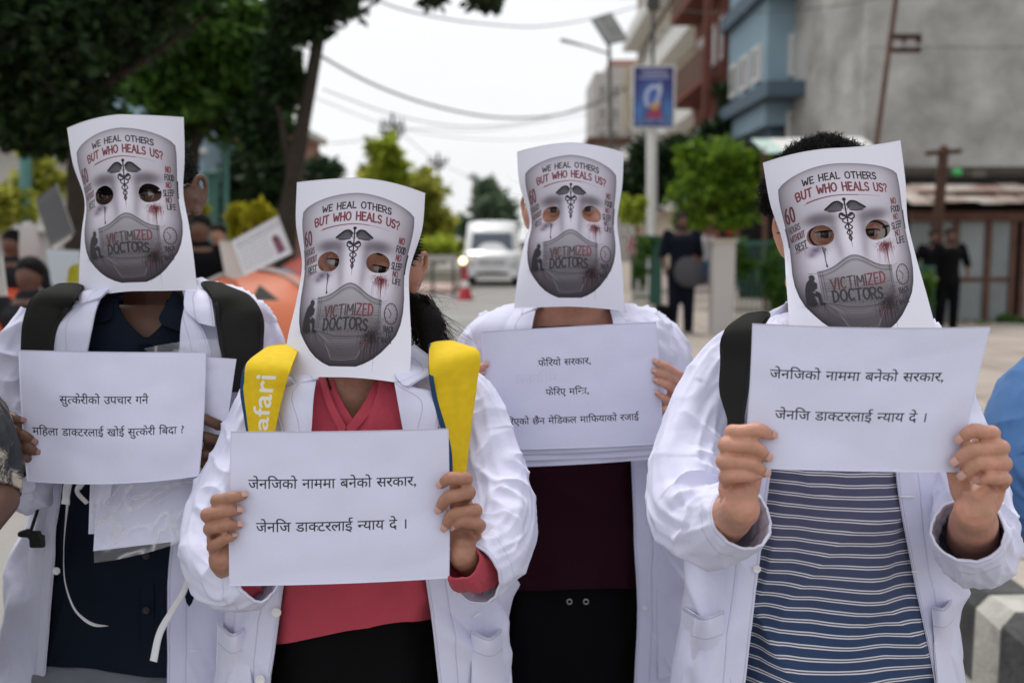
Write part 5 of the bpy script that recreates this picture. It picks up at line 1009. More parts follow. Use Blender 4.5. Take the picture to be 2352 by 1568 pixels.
# ------------------------------------------------------------------ people: hands, heads, bodies
def zh(ox, oy, sc): return lambda x, y: ((ox+x/sc)*.91875, (oy+y/sc)*.91875)
NAILS = []
def hand(fingers, dp, wrist, elbow, heel, side, fr=.0092, voxel=.0017, thumb=None, palm_u=18, arm=True, wr=.024):
    """fingers: [(tip, dip, pip)] px index..little; side=+1 when the palm lies to the right of the tips"""
    parts = []; mcps = []; nails = []
    k = fr/.0092
    for j, (tip, dip, pip) in enumerate(fingers):
        s_ = (.97, 1.02, .97, .86)[j] if len(fingers) == 4 else .95
        t3 = P(tip[0], tip[1], dp-.007*k); d3 = P(dip[0], dip[1], dp-.0155*k); p3 = P(pip[0], pip[1], dp-.004)
        m_u = pip[0]-side*palm_u; m_v = pip[1]+14+4*j
        m3 = P(m_u, m_v, dp+.036); mcps.append(m3)
        path = resample([m3, p3*.5+m3*.5+np.array([side*.006, 0, .003]), p3, (p3+d3)/2+np.array([0, -.0015, .0]), d3, t3], 15)
        rad = fr*s_*np.interp(np.linspace(0, 1, 15), [0, .35, .45, .58, .74, .84, .95, 1], [1.12, 1.02, 1.13, .95, 1.01, .91, .81, .64])
        parts.append(tube(path, rad, 14))
        # nail plate on the outer face of the fingertip
        ax = (t3-d3)/np.linalg.norm(t3-d3); view = np.array([0, 0, CAMH])-t3; view /= np.linalg.norm(view); nn = view+np.array([side*.25, 0, .45]); nn -= ax*(nn @ ax); nn /= np.linalg.norm(nn); sd = np.cross(ax, nn)
        aa, bb = np.meshgrid(np.linspace(-1, 1, 7), np.linspace(-1, 1, 7)); R = fr*s_*.84
        wv = aa*.62*np.sqrt(np.clip(1-np.clip(bb-.3, 0, 1)**2*1.2, 0, 1))
        pos = t3[None, None]+ax*(bb[..., None]*.0052-.0005)+sd*(np.sin(wv)[..., None]*R*1.02)+nn*((np.cos(wv)*R*1.04+.0003-.0016*np.clip(bb, 0, 1)**2)[..., None])
        nails.append((pos.reshape(-1, 3), grid_faces(7, 7)))
    W3 = P(wrist[0], wrist[1], dp+.030); E3 = P(elbow[0], elbow[1], elbow[2])
    ad = (E3-W3); ad /= np.linalg.norm(ad)
    for j, m3 in enumerate(mcps):
        c3 = W3+(m3-W3)*.12+np.array([0, 0, .0])
        parts.append(tube(resample([m3, (m3+c3)/2+np.array([side*.004, .002, 0]), c3], 7), [.0125*k, .0145*k, .0155*k, .017*k, .017*k, .018*k, .018*k], 14))
    for j in range(len(mcps)-1): parts.append(tube([mcps[j], mcps[j+1]], [.0115*k]*2, 12))
    H3 = P(heel[0], heel[1], dp+.019); parts.append(tube(resample([mcps[-1]*.6+H3*.4, H3, W3], 7), [.014*k, .0165*k, .0185*k, .0195*k, .0195*k, .02*k, .021*k], 14))
    # thumb behind the paper, rooted at the side of the palm
    if thumb is None:
        tp = fingers[0][0]; thumb = (tp[0]-side*8, tp[1]+46)
    T3 = P(thumb[0], thumb[1], dp+.0125); base = W3+(mcps[0]-W3)*.30+np.array([-side*.014, .012, .004])
    mid = T3*.5+base*.5+np.array([0, .014, .006])
    parts.append(tube(resample([W3*.6+base*.4, base, mid, T3*.75+mid*.25, T3], 13), np.array([.014, .0155, .016, .0155, .014, .0125, .0115, .0118, .0112, .0108, .0102, .009, .0075])*k, 14))
    if arm: parts.append(tube(resample([W3-ad*.012, W3+ad*.02, W3+ad*.07, E3*.6+W3*.4, E3], 12), np.interp(np.linspace(0, 1, 12), [0, .12, .4, 1], [wr*.9, wr*.93, wr*1.08, wr*1.25]), 18, flat=1.0))
    V, F = remesh(parts, voxel, 4, .55)
    return V, F, nails
def head(eL, eR, dh, roll_extra=0, scale=1.0, female=False, ear_base=True, neck_to=None, dx=0.0, yaw=0.0, ear_out=1.0):
    """eyes at pixels eL,eR at depth dh; returns mesh pieces and frame"""
    A = P(eL[0], eL[1], dh); B = P(eR[0], eR[1], dh); O = (A+B)/2; ex = B-A; ex[1] = 0; ex /= np.linalg.norm(ex)
    ey = np.array([0, 1.0, 0]); ez = np.cross(ex, ey); R0 = np.stack([ex, ey, ez], 1)
    cy_, sy_ = math.cos(yaw), math.sin(yaw); Rr = R0 @ np.array([[cy_, -sy_, 0], [sy_, cy_, 0], [0, 0, 1]])
    X = lambda p: O+(np.asarray(p, float)*scale) @ Rr.T+np.array([dx, 0, 0])
    def ell(c, r, rot=None): V, F = ellipsoid(c, r, rot, 24, 16); return X(V), F
    def tb(path, rad, seg=12): V, F = tube(path, rad, seg); return X(V), F
    ps = [ell((0, .078, .028), (.074, .094, .078)), ell((0, .046, -.045), (.060, .062, .078)), ell((0, .02, -.108), (.026, .026, .020)),
          tb([(-.052, .07, -.07), (-.035, .035, -.103), (0, .018, -.115), (.035, .035, -.103), (.052, .07, -.07)], [.018]*5),
          ell((-.036, .022, -.038), (.024, .02, .028)), ell((.036, .022, -.038), (.024, .02, .028)), ell((0, .012, .024), (.054, .018, .013)),
          tb([(0, .0, .006), (0, -.010, -.016), (0, -.019, -.036), (0, -.019, -.044)], [.008, .009, .0115, .011]), ell((-.012, -.006, -.043), (.008, .011, .007)), ell((.012, -.006, -.043), (.008, .011, .007)),
          ell((0, -.007, -.071), (.023, .010, .005)), ell((0, -.006, -.080), (.020, .010, .0055)), ell((0, .0, -.075), (.032, .016, .02)),
          tb([(0, .075, -.05), (0, .09, -.10), (0, .105, -.16), (0, .115, -.21)], [.053, .050, .052, .066] if not female else [.047, .043, .045, .060], 20)]
    for sg in (-1, 1):
        c = sg*(.0765*ear_out)
        rim = [(c, .075, .012), (c+sg*.007, .085, .028), (c+sg*.012, .10, .028), (c+sg*.013, .108, .010), (c+sg*.009, .100, -.014), (c+sg*.003, .086, -.031), (c, .078, -.030)]
        ps.append(tb(resample(rim, 20), .0042)); ps.append(ell((sg*.066, .084, -.004), (.022, .022, .030))) if ear_base else None; ps.append(ell((c+sg*.004, .092, .002), (.0035, .014, .026)))
        ps.append(ell((c+sg*.003, .082, -.028), (.0045, .007, .008)))
        ps.append(tb([(c+sg*.004, .083, .014), (c+sg*.008, .095, .008), (c+sg*.008, .096, -.008), (c+sg*.003, .086, -.014)], .0032))
        ps.append(tb([(c-sg*.004, .074, -.006), (c+sg*.004, .077, -.008)], .005))
    extra = []
    for sg in (-1, 1):      # lids round the eyeball
        c = np.array([sg*.0320, .006, 0]); r = .0138
        for lo in (0, 1):
            az, k = np.meshgrid(np.linspace(-1.25, 1.25, 19), np.linspace(0, 1, 9)); opn = np.cos(az*1.15).clip(0, 1)**.6
            e0 = (.30*opn+.02) if not lo else (-.36*opn-.02); e1 = 1.25 if not lo else -1.2; el_ = e0+(e1-e0)*k
            rr = r+.0007*np.exp(-(k/.12)**2)
            V = c+np.stack([rr*np.sin(az)*np.cos(el_), -rr*np.cos(az)*np.cos(el_), rr*np.sin(el_)], -1)
            extra.append((X(V).reshape(-1, 3), grid_faces(9, 19)))
    V, F = remesh(ps, .0028, 5, .5)
    return V, F, extra, X
def eyes(X, parent, gaze=(0, 0)):
    for sg in (-1, 1):
        c = np.array([sg*.032, .006, 0]); V, F = ellipsoid((0, 0, 0), (.0126,)*3, None, 20, 14)
        g = np.array([gaze[0], -1.0, gaze[1]]); g /= np.linalg.norm(g)
        V = np.array(V); ang = np.degrees(np.arccos(np.clip((V/.0126) @ g, -1, 1)))
        FF = F; mi = [1 if np.mean([ang[i] for i in f]) < 33 else 0 for f in FF]
        mk('eye', X(V+c), FF, [M['eyewhite'], M['iris']], parent, matidx=mi)
        az = np.linspace(-1.1, 1.1, 12); base = c+np.stack([.0146*np.sin(az), -.0146*np.cos(az), .0146*(.30*np.cos(az*1.15).clip(0, 1)**.6+.03)], -1)
        Vl, Fl = tube(X(base), .00075, 6); mk('eyelashes', Vl, Fl, M['hair'], parent)
        bz = [c+np.array([sg*x, -.0135+abs(x)*.25, .019+.004*math.cos(x*80)]) for x in (-.014, -.006, .004, .014, .022)]
        Vb, Fb = tube(X(resample(bz, 12)), np.interp(np.linspace(0, 1, 12), [0, .4, 1], [.0028, .0034, .0012]), 8); mk('eyebrow', Vb, Fb, M['hair'], parent)
def superell(al, n=2.3):
    c = np.cos(al); s_ = np.sin(al); return np.sign(c)*abs(c)**(2/n), np.sign(s_)*abs(s_)**(2/n)
class Torso:
    """body tube given by pixel rows (v, uL, uR); bump b = half depth"""
    def __init__(s, rows, D, b, full=None):
        s.rows, s.D, s.b = [(r[0], r[1], r[2]) for r in rows], D, b; s.full = full or max(r[2]-r[1] for r in rows)
    def at(s, al, v, inset=0.0):
        v = np.asarray(v, float); vc = np.clip(v, s.rows[0][0], s.rows[-1][0]); uL, uR = interp_rows(s.rows, vc); c, s_ = superell(al); a = (uR-uL)/2; uc = (uL+uR)/2
        bb = s.b*np.clip((uR-uL)/s.full, .5, 1)**.8
        d = s.D-bb*s_+inset*s_; return uc+(a-inset*FPX/s.D)*c, v, d
    def alpha(s, u, v):
        uL, uR = interp_rows(s.rows, np.clip(v, s.rows[0][0], s.rows[-1][0])); c = np.clip((u-(uL+uR)/2)/((uR-uL)/2), -1, 1); c = np.sign(c)*abs(c)**1.15; return np.arccos(c)
    def depth(s, u, v): al = s.alpha(u, v); return s.at(al, v)[2]
def coat(root, T, orows, v0, v1, seed, nrow=190, ncol=260, name='coat', amp=1.0, hem=0):
    vv = np.linspace(v0, v1, nrow); uOL, uOR = interp_rows(orows, vv)
    aL = T.alpha(uOL, vv); aR = T.alpha(uOR, vv)+2*math.pi
    k = np.linspace(0, 1, ncol); k = .5-.5*np.cos(k*math.pi)*.35-(.5-k)*.65
    al = aL[:, None]*(1-k)+aR[:, None]*k; V_ = vv[:, None]+0*k
    u, v, d = T.at(al, V_); X = Pn(u, v, d)
    N = normals_grid(X); 
    cen = Pn(*T.at(np.full_like(al, math.pi/2), V_)); cen = Pn((u.min(1)+u.max(1))[:, None]/2+0*u, v, T.D); sg = np.sign((N*(X-cen)).sum(-1).mean()); N = N*sg
    z = X[..., 2]; ac = np.cumsum(np.concatenate([np.zeros((nrow, 1)), np.linalg.norm(np.diff(X, axis=1), axis=-1)], 1), 1); tot = ac[:, -1:]
    edge = np.minimum(ac, tot-ac); low = smooth(1.30-z, 0, .35)
    disp = amp*1.3*(.030*low*N2(ac*9+.8*N2(ac*3, z*2, seed+3), z*1.1, seed)+.012*np.clip(1-np.abs(N2(ac*6+z*2.4, z*2.2-ac*2, seed+1))*2.4, 0, 1)**1.4*(.45+.55*low)+.007*np.clip(1-np.abs(N2(ac*13-z*5, z*6+ac*3, seed+8))*2.4, 0, 1)**1.3+.003*N2(ac*26, z*17, seed+2))
    disp = np.where(disp < 0, disp*.2, disp)*1.0; disp *= smooth(edge, 0, .06)*.7+.3
    disp += .0014*smooth(.030-edge, 0, .004)
    X = X+N*disp[..., None]
    uv = np.stack([edge, z], -1)
    o = sheet_solid(name, X, M['coat'], root, .0025, uv); return o
def sleeve(root, path, seed, name='sleeve', seg=110, n=230, amp=1.0, elbow=.55, mat_=None, ring=True):
    """path rows (u, v, d, r_px)"""
    p = np.array(path, float); C = Pn(p[:, 0], p[:, 1], p[:, 2]); R = p[:, 3]*p[:, 2]/FPX
    q = resample(np.column_stack([C, R]), n); C, R = q[:, :3], q[:, 3]
    T = np.gradient(C, axis=0); T /= np.linalg.norm(T, axis=1)[:, None]
    a = np.array([0, 1.0, 0]); a -= T[0]*(a @ T[0]); a /= np.linalg.norm(a); A = []
    for i in range(n): a = a-T[i]*(a @ T[i]); a /= np.linalg.norm(a); A.append(a)
    A = np.array(A); B = np.cross(T, A); th = np.linspace(0, 2*math.pi, seg+1)
    s_ = np.concatenate([[0], np.cumsum(np.linalg.norm(np.diff(C, axis=0), axis=1))]); L = s_[-1]; SS = s_[:, None]+0*th; TH = th[None, :]+0*s_[:, None]
    # direction to the inside of the bend
    cv = np.gradient(T, axis=0)/np.gradient(s_)[:, None]; ca = (cv*A).sum(1); cb = (cv*B).sum(1); bend = np.hypot(ca, cb); ins = (ca[:, None]*np.cos(TH)+cb[:, None]*np.sin(TH))/(bend[:, None]+1e-6)
    bw = np.clip(bend/8, 0, 1)[:, None]
    bw = np.apply_along_axis(lambda x: np.convolve(x, np.ones(25)/25, 'same'), 0, bw)
    cx_, sx_ = np.cos(TH), np.sin(TH)
    nz_ = noise3(np.stack([cx_*1.6+seed, sx_*1.6, SS*9], -1)); n2 = noise3(np.stack([cx_*1.3+SS*7, sx_*1.3-SS*5, SS*16+seed], -1)); n3_ = noise3(np.stack([cx_*2.6, sx_*2.6+seed, SS*30], -1))
    sharp = lambda x: np.clip(1-np.abs(x)*2.6, 0, 1)**1.4
    q1 = noise3(np.stack([cx_*.9+seed*1.7+SS*3, sx_*.9-SS*4, SS*15+seed], -1)); q2 = noise3(np.stack([cx_*1.9+seed, sx_*1.9+2, SS*4.0+cx_*1.1], -1)); q3 = noise3(np.stack([cx_*1.5-seed, sx_*1.5, SS*9+sx_*1.5], -1))
    bwi = bw*(.30+.70*np.clip(ins+.25, 0, 1))
    disp = amp*(.0050*nz_+.0038*sharp(q2)*(1-.4*bw)+.0026*sharp(q3)*(.4+bw)+.0135*sharp(q1)*(.08+.92*bwi)+.0008*n3_-.003)
    end = smooth(L-SS, 0, .03); disp *= (.45+.55*end); disp += .0016*smooth(.03-(L-SS), 0, .003)
    Rr = R[:, None]+disp
    V = C[:, None]+Rr[..., None]*(cx_[..., None]*A[:, None]+sx_[..., None]*B[:, None])
    inner = C[:, None]+(Rr-.0035)[..., None]*(cx_[..., None]*A[:, None]+sx_[..., None]*B[:, None])
    V2 = np.concatenate([V, inner[::-1][:60]], 0)      # turned-in cuff
    e = np.concatenate([(L-SS), (L-SS)[::-1][:60]], 0)
    uv = np.stack([np.abs(e), np.concatenate([TH, TH[:60]], 0)*.1], -1)
    F = grid_faces(V2.shape[0], seg+1)
    return mk(name, V2.reshape(-1, 3), F, mat_ or M['coat'], root, uv=uv.reshape(-1, 2))
def flap(root, name, inner, outer, dfun, mat_, off=.006, thick=.003, n=40, m=16, bulge=.0, puff=0.0, uvedge=True, curve=0.0):
    """cloth or webbing between two pixel polylines; points (u, v[, extra offset])"""
    f = lambda L: [(p[0], p[1], p[2] if len(p) > 2 else 0) for p in L]
    A = resample(f(inner), n); B = resample(f(outer), n); k = np.linspace(0, 1, m)
    Q = A[:, None]*(1-k)[None, :, None]+B[:, None]*k[None, :, None]; u, v, e = Q[..., 0], Q[..., 1], Q[..., 2]
    hk = 4*k*(1-k)
    d = dfun(u, v)-off-e-bulge*hk[None]-.0015*N2(u/60, v/60, 3.0)
    X = Pn(u, v, d)
    if puff:
        N = normals_grid(X); sg = np.sign((N*(X-np.array([0, 0, CAMH]))).sum(-1).mean()); X = X-N*sg*(puff*(1-np.abs(2*k-1)**4))[None, :, None]
    w = np.linalg.norm(X[:, -1]-X[:, 0], axis=-1)[:, None]; ed = np.minimum(k, 1-k)[None]*w
    s_ = np.concatenate([[0], np.cumsum(np.linalg.norm(np.diff(X[:, m//2], axis=0), axis=1))])[:, None]+0*ed
    if uvedge == 'ribbon': uv = np.stack([k[None]+0*ed, s_/s_.max()], -1)
    else:
        if uvedge == 'outer': ed = (1-k)[None]*w
        uv = np.stack([ed, s_], -1)
    return sheet_solid(name, X, mat_, root, thick, uv)
def shirt_mesh(root, T, name, material, topf, v1, tilt=0.0, seed=0.0, amp=1.0, nrow=150, ncol=220, hemw=0):
    """closed shirt; topf(alpha)-> v of upper edge on the front"""
    al = np.linspace(-math.pi*.5, math.pi*1.5, ncol); front = np.sin(al) > 0
    v0 = topf(al); k = np.linspace(0, 1, nrow)[:, None]
    bot = v1+tilt*np.cos(al)+hemw*np.sin(al*3+1)
    V_ = v0[None]*(1-k)+bot[None]*k; A_ = al[None]+0*k
    u, v, d = T.at(A_, V_); X = Pn(u, v, d); N = normals_grid(X); cen = Pn(np.full_like(u, 0)+np.array(interp_rows(T.rows, v)).mean(0), v, T.D)
    N *= np.sign((N*(X-cen)).sum(-1).mean())
    z = X[..., 2]; ac = (al*.14)[None]+0*k
    disp = amp*(.008*N2(ac*9+1.5*z, z*3, seed)+.010*np.clip(1-np.abs(N2(ac*7-3.4*z, z*2.6+ac, seed+4))*2.3, 0, 1)**1.4+.006*np.clip(1-np.abs(N2(ac*12+5*z, z*5-ac*3, seed+5))*2.3, 0, 1)**1.3+.002*N2(ac*30, z*18, seed+7)-.004)
    X = X+N*disp[..., None]
    uv = np.stack([ac, z+.25*disp+.003*N2(ac*6, z*3, seed+2)-.03*ac], -1)
    return sheet_solid(name, X, material, root, .002, uv)
def legs(root, T, v0, v1, material, xfeet, D, seed=1, name='trousers', amp=1.0):
    parts = []
    al = np.linspace(0, 2*math.pi, 90); vv = np.linspace(v0, v1, 60)
    A_, V_ = np.meshgrid(al, vv); u, v, d = T.at(A_, V_); X = Pn(u, v, d)
    N = normals_grid(X); cen = Pn(u.mean(1, keepdims=True)+0*u, v, T.D); N *= np.sign((N*(X-cen)).sum(-1).mean())
    X = X+N*(.006*N2(A_*2.2, X[..., 2]*6, seed)+.004*ridge(N2(A_*2+X[..., 2]*5, X[..., 2]*4, seed+2)))[..., None]
    parts.append((X.reshape(-1, 3), grid_faces(60, 90)))
    hip = X[-1].mean(0); w = (X[-1][:, 0].max()-X[-1][:, 0].min())/4
    for sg, fx in ((-1, xfeet[0]), (1, xfeet[1])):
        pth = resample([(hip[0]+sg*w, hip[1], hip[2]+.10), (hip[0]+sg*w*1.02, hip[1], hip[2]-.05), ((hip[0]+sg*w+fx)/2, hip[1]-.01, .48), (fx, hip[1]+.01, .06)], 30)
        parts.append(tube(pth, np.interp(np.linspace(0, 1, 30), [0, .3, .6, 1], [w*1.08, w*1.02, .070, .062]), 24))
    V, F = join(parts); mk(name, V, F, material, root)
    for fx in xfeet:
        Vs, Fs = remesh([tube([(fx, hip[1]+.04, .04), (fx, hip[1]-.06, .04), (fx, hip[1]-.16, .028)], [.042, .045, .034], 14), boxm(fx-.045, fx+.045, hip[1]-.19, hip[1]+.08, 0.0, .025)], .008, 3)
        Vs[:, 2] = np.maximum(Vs[:, 2], .002); mk('shoe', Vs, Fs, M['shoe'], root)
    return hip
def body_core(T, v0, v1, hip, xfeet, shoulders, arms, inset=.030):
    """torso, upper arms and legs as closed solids under the clothes"""
    al = np.linspace(0, 2*math.pi, 40, endpoint=False); vv = np.linspace(v0, v1, 24)
    A_, V_ = np.meshgrid(al, vv); u, v, d = T.at(A_, V_, inset); X = Pn(u, v, d)
    F = grid_faces(24, 40, True).tolist(); F += [list(range(40)), [23*40+k for k in range(40)][::-1]]
    parts = [(X.reshape(-1, 3), F)]
    for sg, fx in ((-1, xfeet[0]), (1, xfeet[1])):
        w = .075; parts.append(tube([(hip[0]+sg*w, hip[1], hip[2]+.05), (hip[0]+sg*w, hip[1], .5), (fx, hip[1], .07)], [.07, .05, .035], 14))
        parts.append(tube([(fx, hip[1]+.02, .04), (fx, hip[1]-.14, .03)], [.03, .026], 10))
    for a in arms: parts.append(tube(resample([Pn(*q) for q in a], 8), np.linspace(.034, .029, 8), 14))
    return remesh(parts, .011, 3)
def finish_body(root, pieces, material, nails=None, nailm=None, name='body'):
    V, F = join([(p[0], p[1]) for p in pieces]); nf = len(F)
    mats = [material]
    if nails:
        V2, F2 = join(nails); F = F+[[i+len(V) for i in f] for f in F2]; V = np.concatenate([V, V2]); mats.append(nailm)
    mi = [0]*nf+[1]*(len(F)-nf)
    return mk(name, V, F, mats, root, matidx=mi)
def strands(root, name, roots, dirs, length, n=5, w=.0008, jit=.25, grav=.0, material=None, curl=0.0):
    """many tapering hairs as thin three-sided ribbons"""
    V, F = [], []; k = len(roots)
    r = RNG.normal(size=(k, 3)); Ls = length*(.6+.8*RNG.random(k)); ph = RNG.random(k)*6.28
    for i in range(k):
        p = np.array(roots[i], float); d = np.array(dirs[i], float)+r[i]*jit; d /= np.linalg.norm(d)+1e-9; o = len(V)
        side = np.cross(d, [0, 1, .2]); side /= np.linalg.norm(side)+1e-9; oth = np.cross(d, side)
        for j in range(n):
            t = j/(n-1); ww = w*(1-t*.85); q = p+side*math.sin(ph[i]+t*5)*curl+oth*math.cos(ph[i]+t*5)*curl
            V.append(q-side*ww); V.append(q+side*ww); V.append(q+oth*ww)
            p = p+d*Ls[i]/(n-1); d = d+np.array([0, 0, -grav])/(n-1)+r[i]*jit*.3; d /= np.linalg.norm(d)
        for j in range(n-1):
            a, b = o+j*3, o+j*3+3
            F += [(a, a+1, b+1, b), (a+1, a+2, b+2, b+1), (a+2, a, b, b+2)]
    return mk(name, np.array(V), np.array(F), material or M['hair'], root)
def hair_cap(root, X, vol=1.0, low=-.03, n_=2600, length=.03, front=.045, name='hair', w=.0009, curl=.004, jit=.5):
    """scalp shell and short locks; X maps head coordinates"""
    th = np.linspace(0, 2*math.pi, 60); ph = np.linspace(.02, 1.95, 34); PH, TH = np.meshgrid(ph, th, indexing='ij')
    c = np.array([0, .080, .030]); r = np.array([.077, .097, .080])*vol
    D = np.stack([np.sin(PH)*np.cos(TH), np.sin(PH)*np.sin(TH), np.cos(PH)], -1); q = c+D*r*(1+.05*noise3(D*5))[..., None]
    lim = np.where(q[..., 1] < .05, front-.0*PH, low+(q[..., 1] < .10)*.03); q[..., 2] = np.maximum(q[..., 2], lim)
    V = X(q.reshape(-1, 3)); F = grid_faces(34, 60)
    i = RNG.integers(0, 34*60, n_); qq = q.reshape(-1, 3)[i]; dd = D.reshape(-1, 3)[i]; ok_ = (qq[:, 1] > .035) | ((qq[:, 2] > .085) & (abs(qq[:, 0]) < .045) & (qq[:, 1] > .018)); qq, dd = qq[ok_], dd[ok_]
    Vw = X(qq); dw = X(qq+dd*.01)-Vw; dw /= np.linalg.norm(dw, axis=1)[:, None]; dw = dw*.7+np.array([.35, 0, .2])
    a = mk(name, V, F, M['hair'], root)
    strands(a, 'hair_locks', Vw, dw, length, 5, w, jit, .5, None, curl); return a

def footed(name, label, u, D, group=None):
    x = float((u-CX)/FPX*D); y = float(D*ct+.3*0); return thing(name, label, 'person', (x, y, 0), group)
def stripes_mat():
    m = cloth('striped_cloth', (.082, .088, .155), (.095, .10, .17), wrinkle=.8, wd=.010); nt = m.node_tree; L = nt.links.new; b = nt.nodes['Principled BSDF']
    prev = b.inputs['Base Color'].links[0].from_socket
    uv = nt.nodes.new('ShaderNodeUVMap'); sp_ = nt.nodes.new('ShaderNodeSeparateXYZ'); L(uv.outputs[0], sp_.inputs[0])
    def math_(op, a, b_=None):
        q = nt.nodes.new('ShaderNodeMath'); q.operation = op
        for i, x in enumerate((a, b_)):
            if x is None: continue
            if isinstance(x, (int, float)): q.inputs[i].default_value = x
            else: L(x, q.inputs[i])
        return q.outputs[0]
    f = math_('FRACT', math_('DIVIDE', sp_.outputs[1], .0170))
    def band(c, w, soft=.03):
        a = math_('ABSOLUTE', math_('SUBTRACT', f, c)); r = nt.nodes.new('ShaderNodeMapRange'); L(a, r.inputs[0]); r.inputs[1].default_value = w; r.inputs[2].default_value = w+soft; r.inputs[3].default_value = 1; r.inputs[4].default_value = 0; return r.outputs[0]
    w_ = math_('MAXIMUM', band(.38, .035), band(.60, .035)); g_ = band(.49, .06)
    # base colour turns deeper and bluer towards the hem
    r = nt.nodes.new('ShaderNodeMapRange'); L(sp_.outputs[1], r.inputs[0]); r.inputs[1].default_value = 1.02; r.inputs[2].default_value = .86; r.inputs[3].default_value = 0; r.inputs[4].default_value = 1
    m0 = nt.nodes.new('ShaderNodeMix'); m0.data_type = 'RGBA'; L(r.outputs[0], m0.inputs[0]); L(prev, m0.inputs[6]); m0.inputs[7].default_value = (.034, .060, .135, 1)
    m1 = nt.nodes.new('ShaderNodeMix'); m1.data_type = 'RGBA'; L(g_, m1.inputs[0]); L(m0.outputs[2], m1.inputs[6]); m1.inputs[7].default_value = (.10, .10, .15, 1)
    m2 = nt.nodes.new('ShaderNodeMix'); m2.data_type = 'RGBA'; L(w_, m2.inputs[0]); L(m1.outputs[2], m2.inputs[6]); m2.inputs[7].default_value = (.70, .69, .74, 1)
    L(m2.outputs[2], b.inputs['Base Color']); return m
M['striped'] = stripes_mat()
def button(root, u, v, d, r=.0075, m_=None):
    c = P(u, v, d); t = np.linspace(0, 2*math.pi, 22, endpoint=False); rr = [(0, 0), (.55, 0), (.7, -.10), (.9, -.16), (1, -.06), (1, .2)]
    V = np.array([[c[0]+r*a*math.cos(q), c[1]+r*b-.002, c[2]+r*a*math.sin(q)] for a, b in rr for q in t]); F = grid_faces(len(rr), 22, True)
    return mk('button', V, F[:, ::-1], m_ or M['button'], root)
def buttonhole(root, u0, v0, u1, v1, d):
    V, F = tube(P(np.array([u0, (u0+u1)/2, u1]), np.array([v0, (v0+v1)/2-.5, v1]), d-.0035), [.0009, .0013, .0009], 8); return mk('buttonhole', V, F, M['paperedge'], root)
def pocket(root, T, tl, tr, bl, br, back_drop, gape=.02, off=.007):
    inner = resample([(tl[0], tl[1]), ((tl[0]+tr[0])/2, (tl[1]+tr[1])/2+back_drop), (tr[0], tr[1])], 30); outer = resample([(bl[0], bl[1]), (br[0], br[1])], 30)
    n, m = 30, 30; k = np.linspace(0, 1, n); X = []
    Q = inner[None]*(1-k)[:, None, None]+outer[None]*k[:, None, None]; u, v = Q[..., 0], Q[..., 1]; s_ = np.linspace(0, 1, m)[None]
    d = T.depth(u, v)-off-gape*(4*s_*(1-s_))*np.exp(-(k[:, None]/.28)**2)-.002*N2(u/35, v/35, 2.)
    d -= .0018*smooth(.035-k[:, None]*.15, 0, .006)
    top = k[:, None]*.17+0*s_
    return sheet_solid('pocket', Pn(u, v, d), M['coatflap'], root, .0025, np.stack([top, s_+0*top], -1))
FEET = lambda u, D, w=.1: (float((u-CX)/FPX*D)-w, float((u-CX)/FPX*D)+w)

# ---- leftmost masked person
D = 1.80; r1 = footed('person', 'person in open white coat over navy shirt with wide black backpack straps', 300, D)
T1 = Torso([(640, 290, 405), (655, 235, 450), (672, 160, 530), (700, 95, 585), (740, 60, 612), (800, 52, 618), (900, 75, 600), (1100, 88, 560), (1300, 66, 548), (1568, 52, 535), (1950, 35, 560)], D, .125)
coat(r1, T1, [(640, 270, 405), (690, 232, 424), (800, 205, 412), (1105, 146, 415), (1255, 130, 392), (1568, 104, 384), (1950, 80, 375)], 652, 1900, 1.3)
S1 = Torso([(670, 240, 420), (700, 170, 500), (760, 110, 560), (900, 100, 560), (1100, 105, 540), (1300, 95, 530), (1568, 85, 515), (1900, 80, 500)], D, .108)
shirt_mesh(r1, S1, 'shirt', M['navy'], lambda al: 690+0*al+np.where(np.sin(al) > 0, 88*np.clip(1-np.abs(np.cos(al))/.34, 0, 1), 0), 1545, 22, 5.1)
hip = legs(r1, Torso([(1450, 104, 505), (1600, 95, 505), (1700, 95, 505)], D, .09), 1480, 1700, M['grey'], FEET(300, D), D, 3)
fT = lambda T: (lambda u, v: T.depth(u, v))
flap(r1, 'shirt_collar', [(252, 672), (226, 700), (206, 742, -.004)], [(262, 680), (250, 735), (214, 742)], fT(S1), M['navy'], off=.016, thick=.003)
flap(r1, 'shirt_collar', [(398, 665), (424, 690), (420, 705)], [(386, 690), (365, 735), (420, 765)], fT(S1), M['navy'], off=.016, thick=.003)
flap(r1, 'placket', [(318, 790), (322, 1100), (322, 1545)], [(346, 790), (352, 1100), (354, 1545)], fT(S1), M['navy'], off=.006)
for v in (1275, 1400): button(r1, 336, v, S1.depth(336, v)-.011, .0065, M['shoe'])
flap(r1, 'lapel', [(234, 676), (224, 700), (210, 760), (196, 830)], [(172, 696), (121, 742), (119, 800), (122, 860)], fT(T1), M['coatflap'], off=.034, uvedge='outer', bulge=.006)
flap(r1, 'collar', [(262, 655), (245, 668), (232, 682)], [(190, 668), (173, 680), (160, 705)], fT(T1), M['coatflap'], off=.042, uvedge='outer', bulge=.004)
flap(r1, 'lapel', [(424, 700), (416, 740), (413, 800), (420, 880)], [(448, 722), (476, 780), (482, 800), (470, 880)], fT(T1), M['coatflap'], off=.028, uvedge='outer', bulge=.006)
flap(r1, 'collar', [(430, 650), (424, 675), (423, 705), (457, 742)], [(452, 642), (478, 668), (490, 715), (494, 750)], fT(T1), M['coatflap'], off=.040, uvedge='outer', bulge=.004)
button(r1, 130, 1310, T1.depth(130, 1310)-.012, .0065); buttonhole(r1, 438, 1494, 456, 1493, T1.depth(445, 1494)-.006)
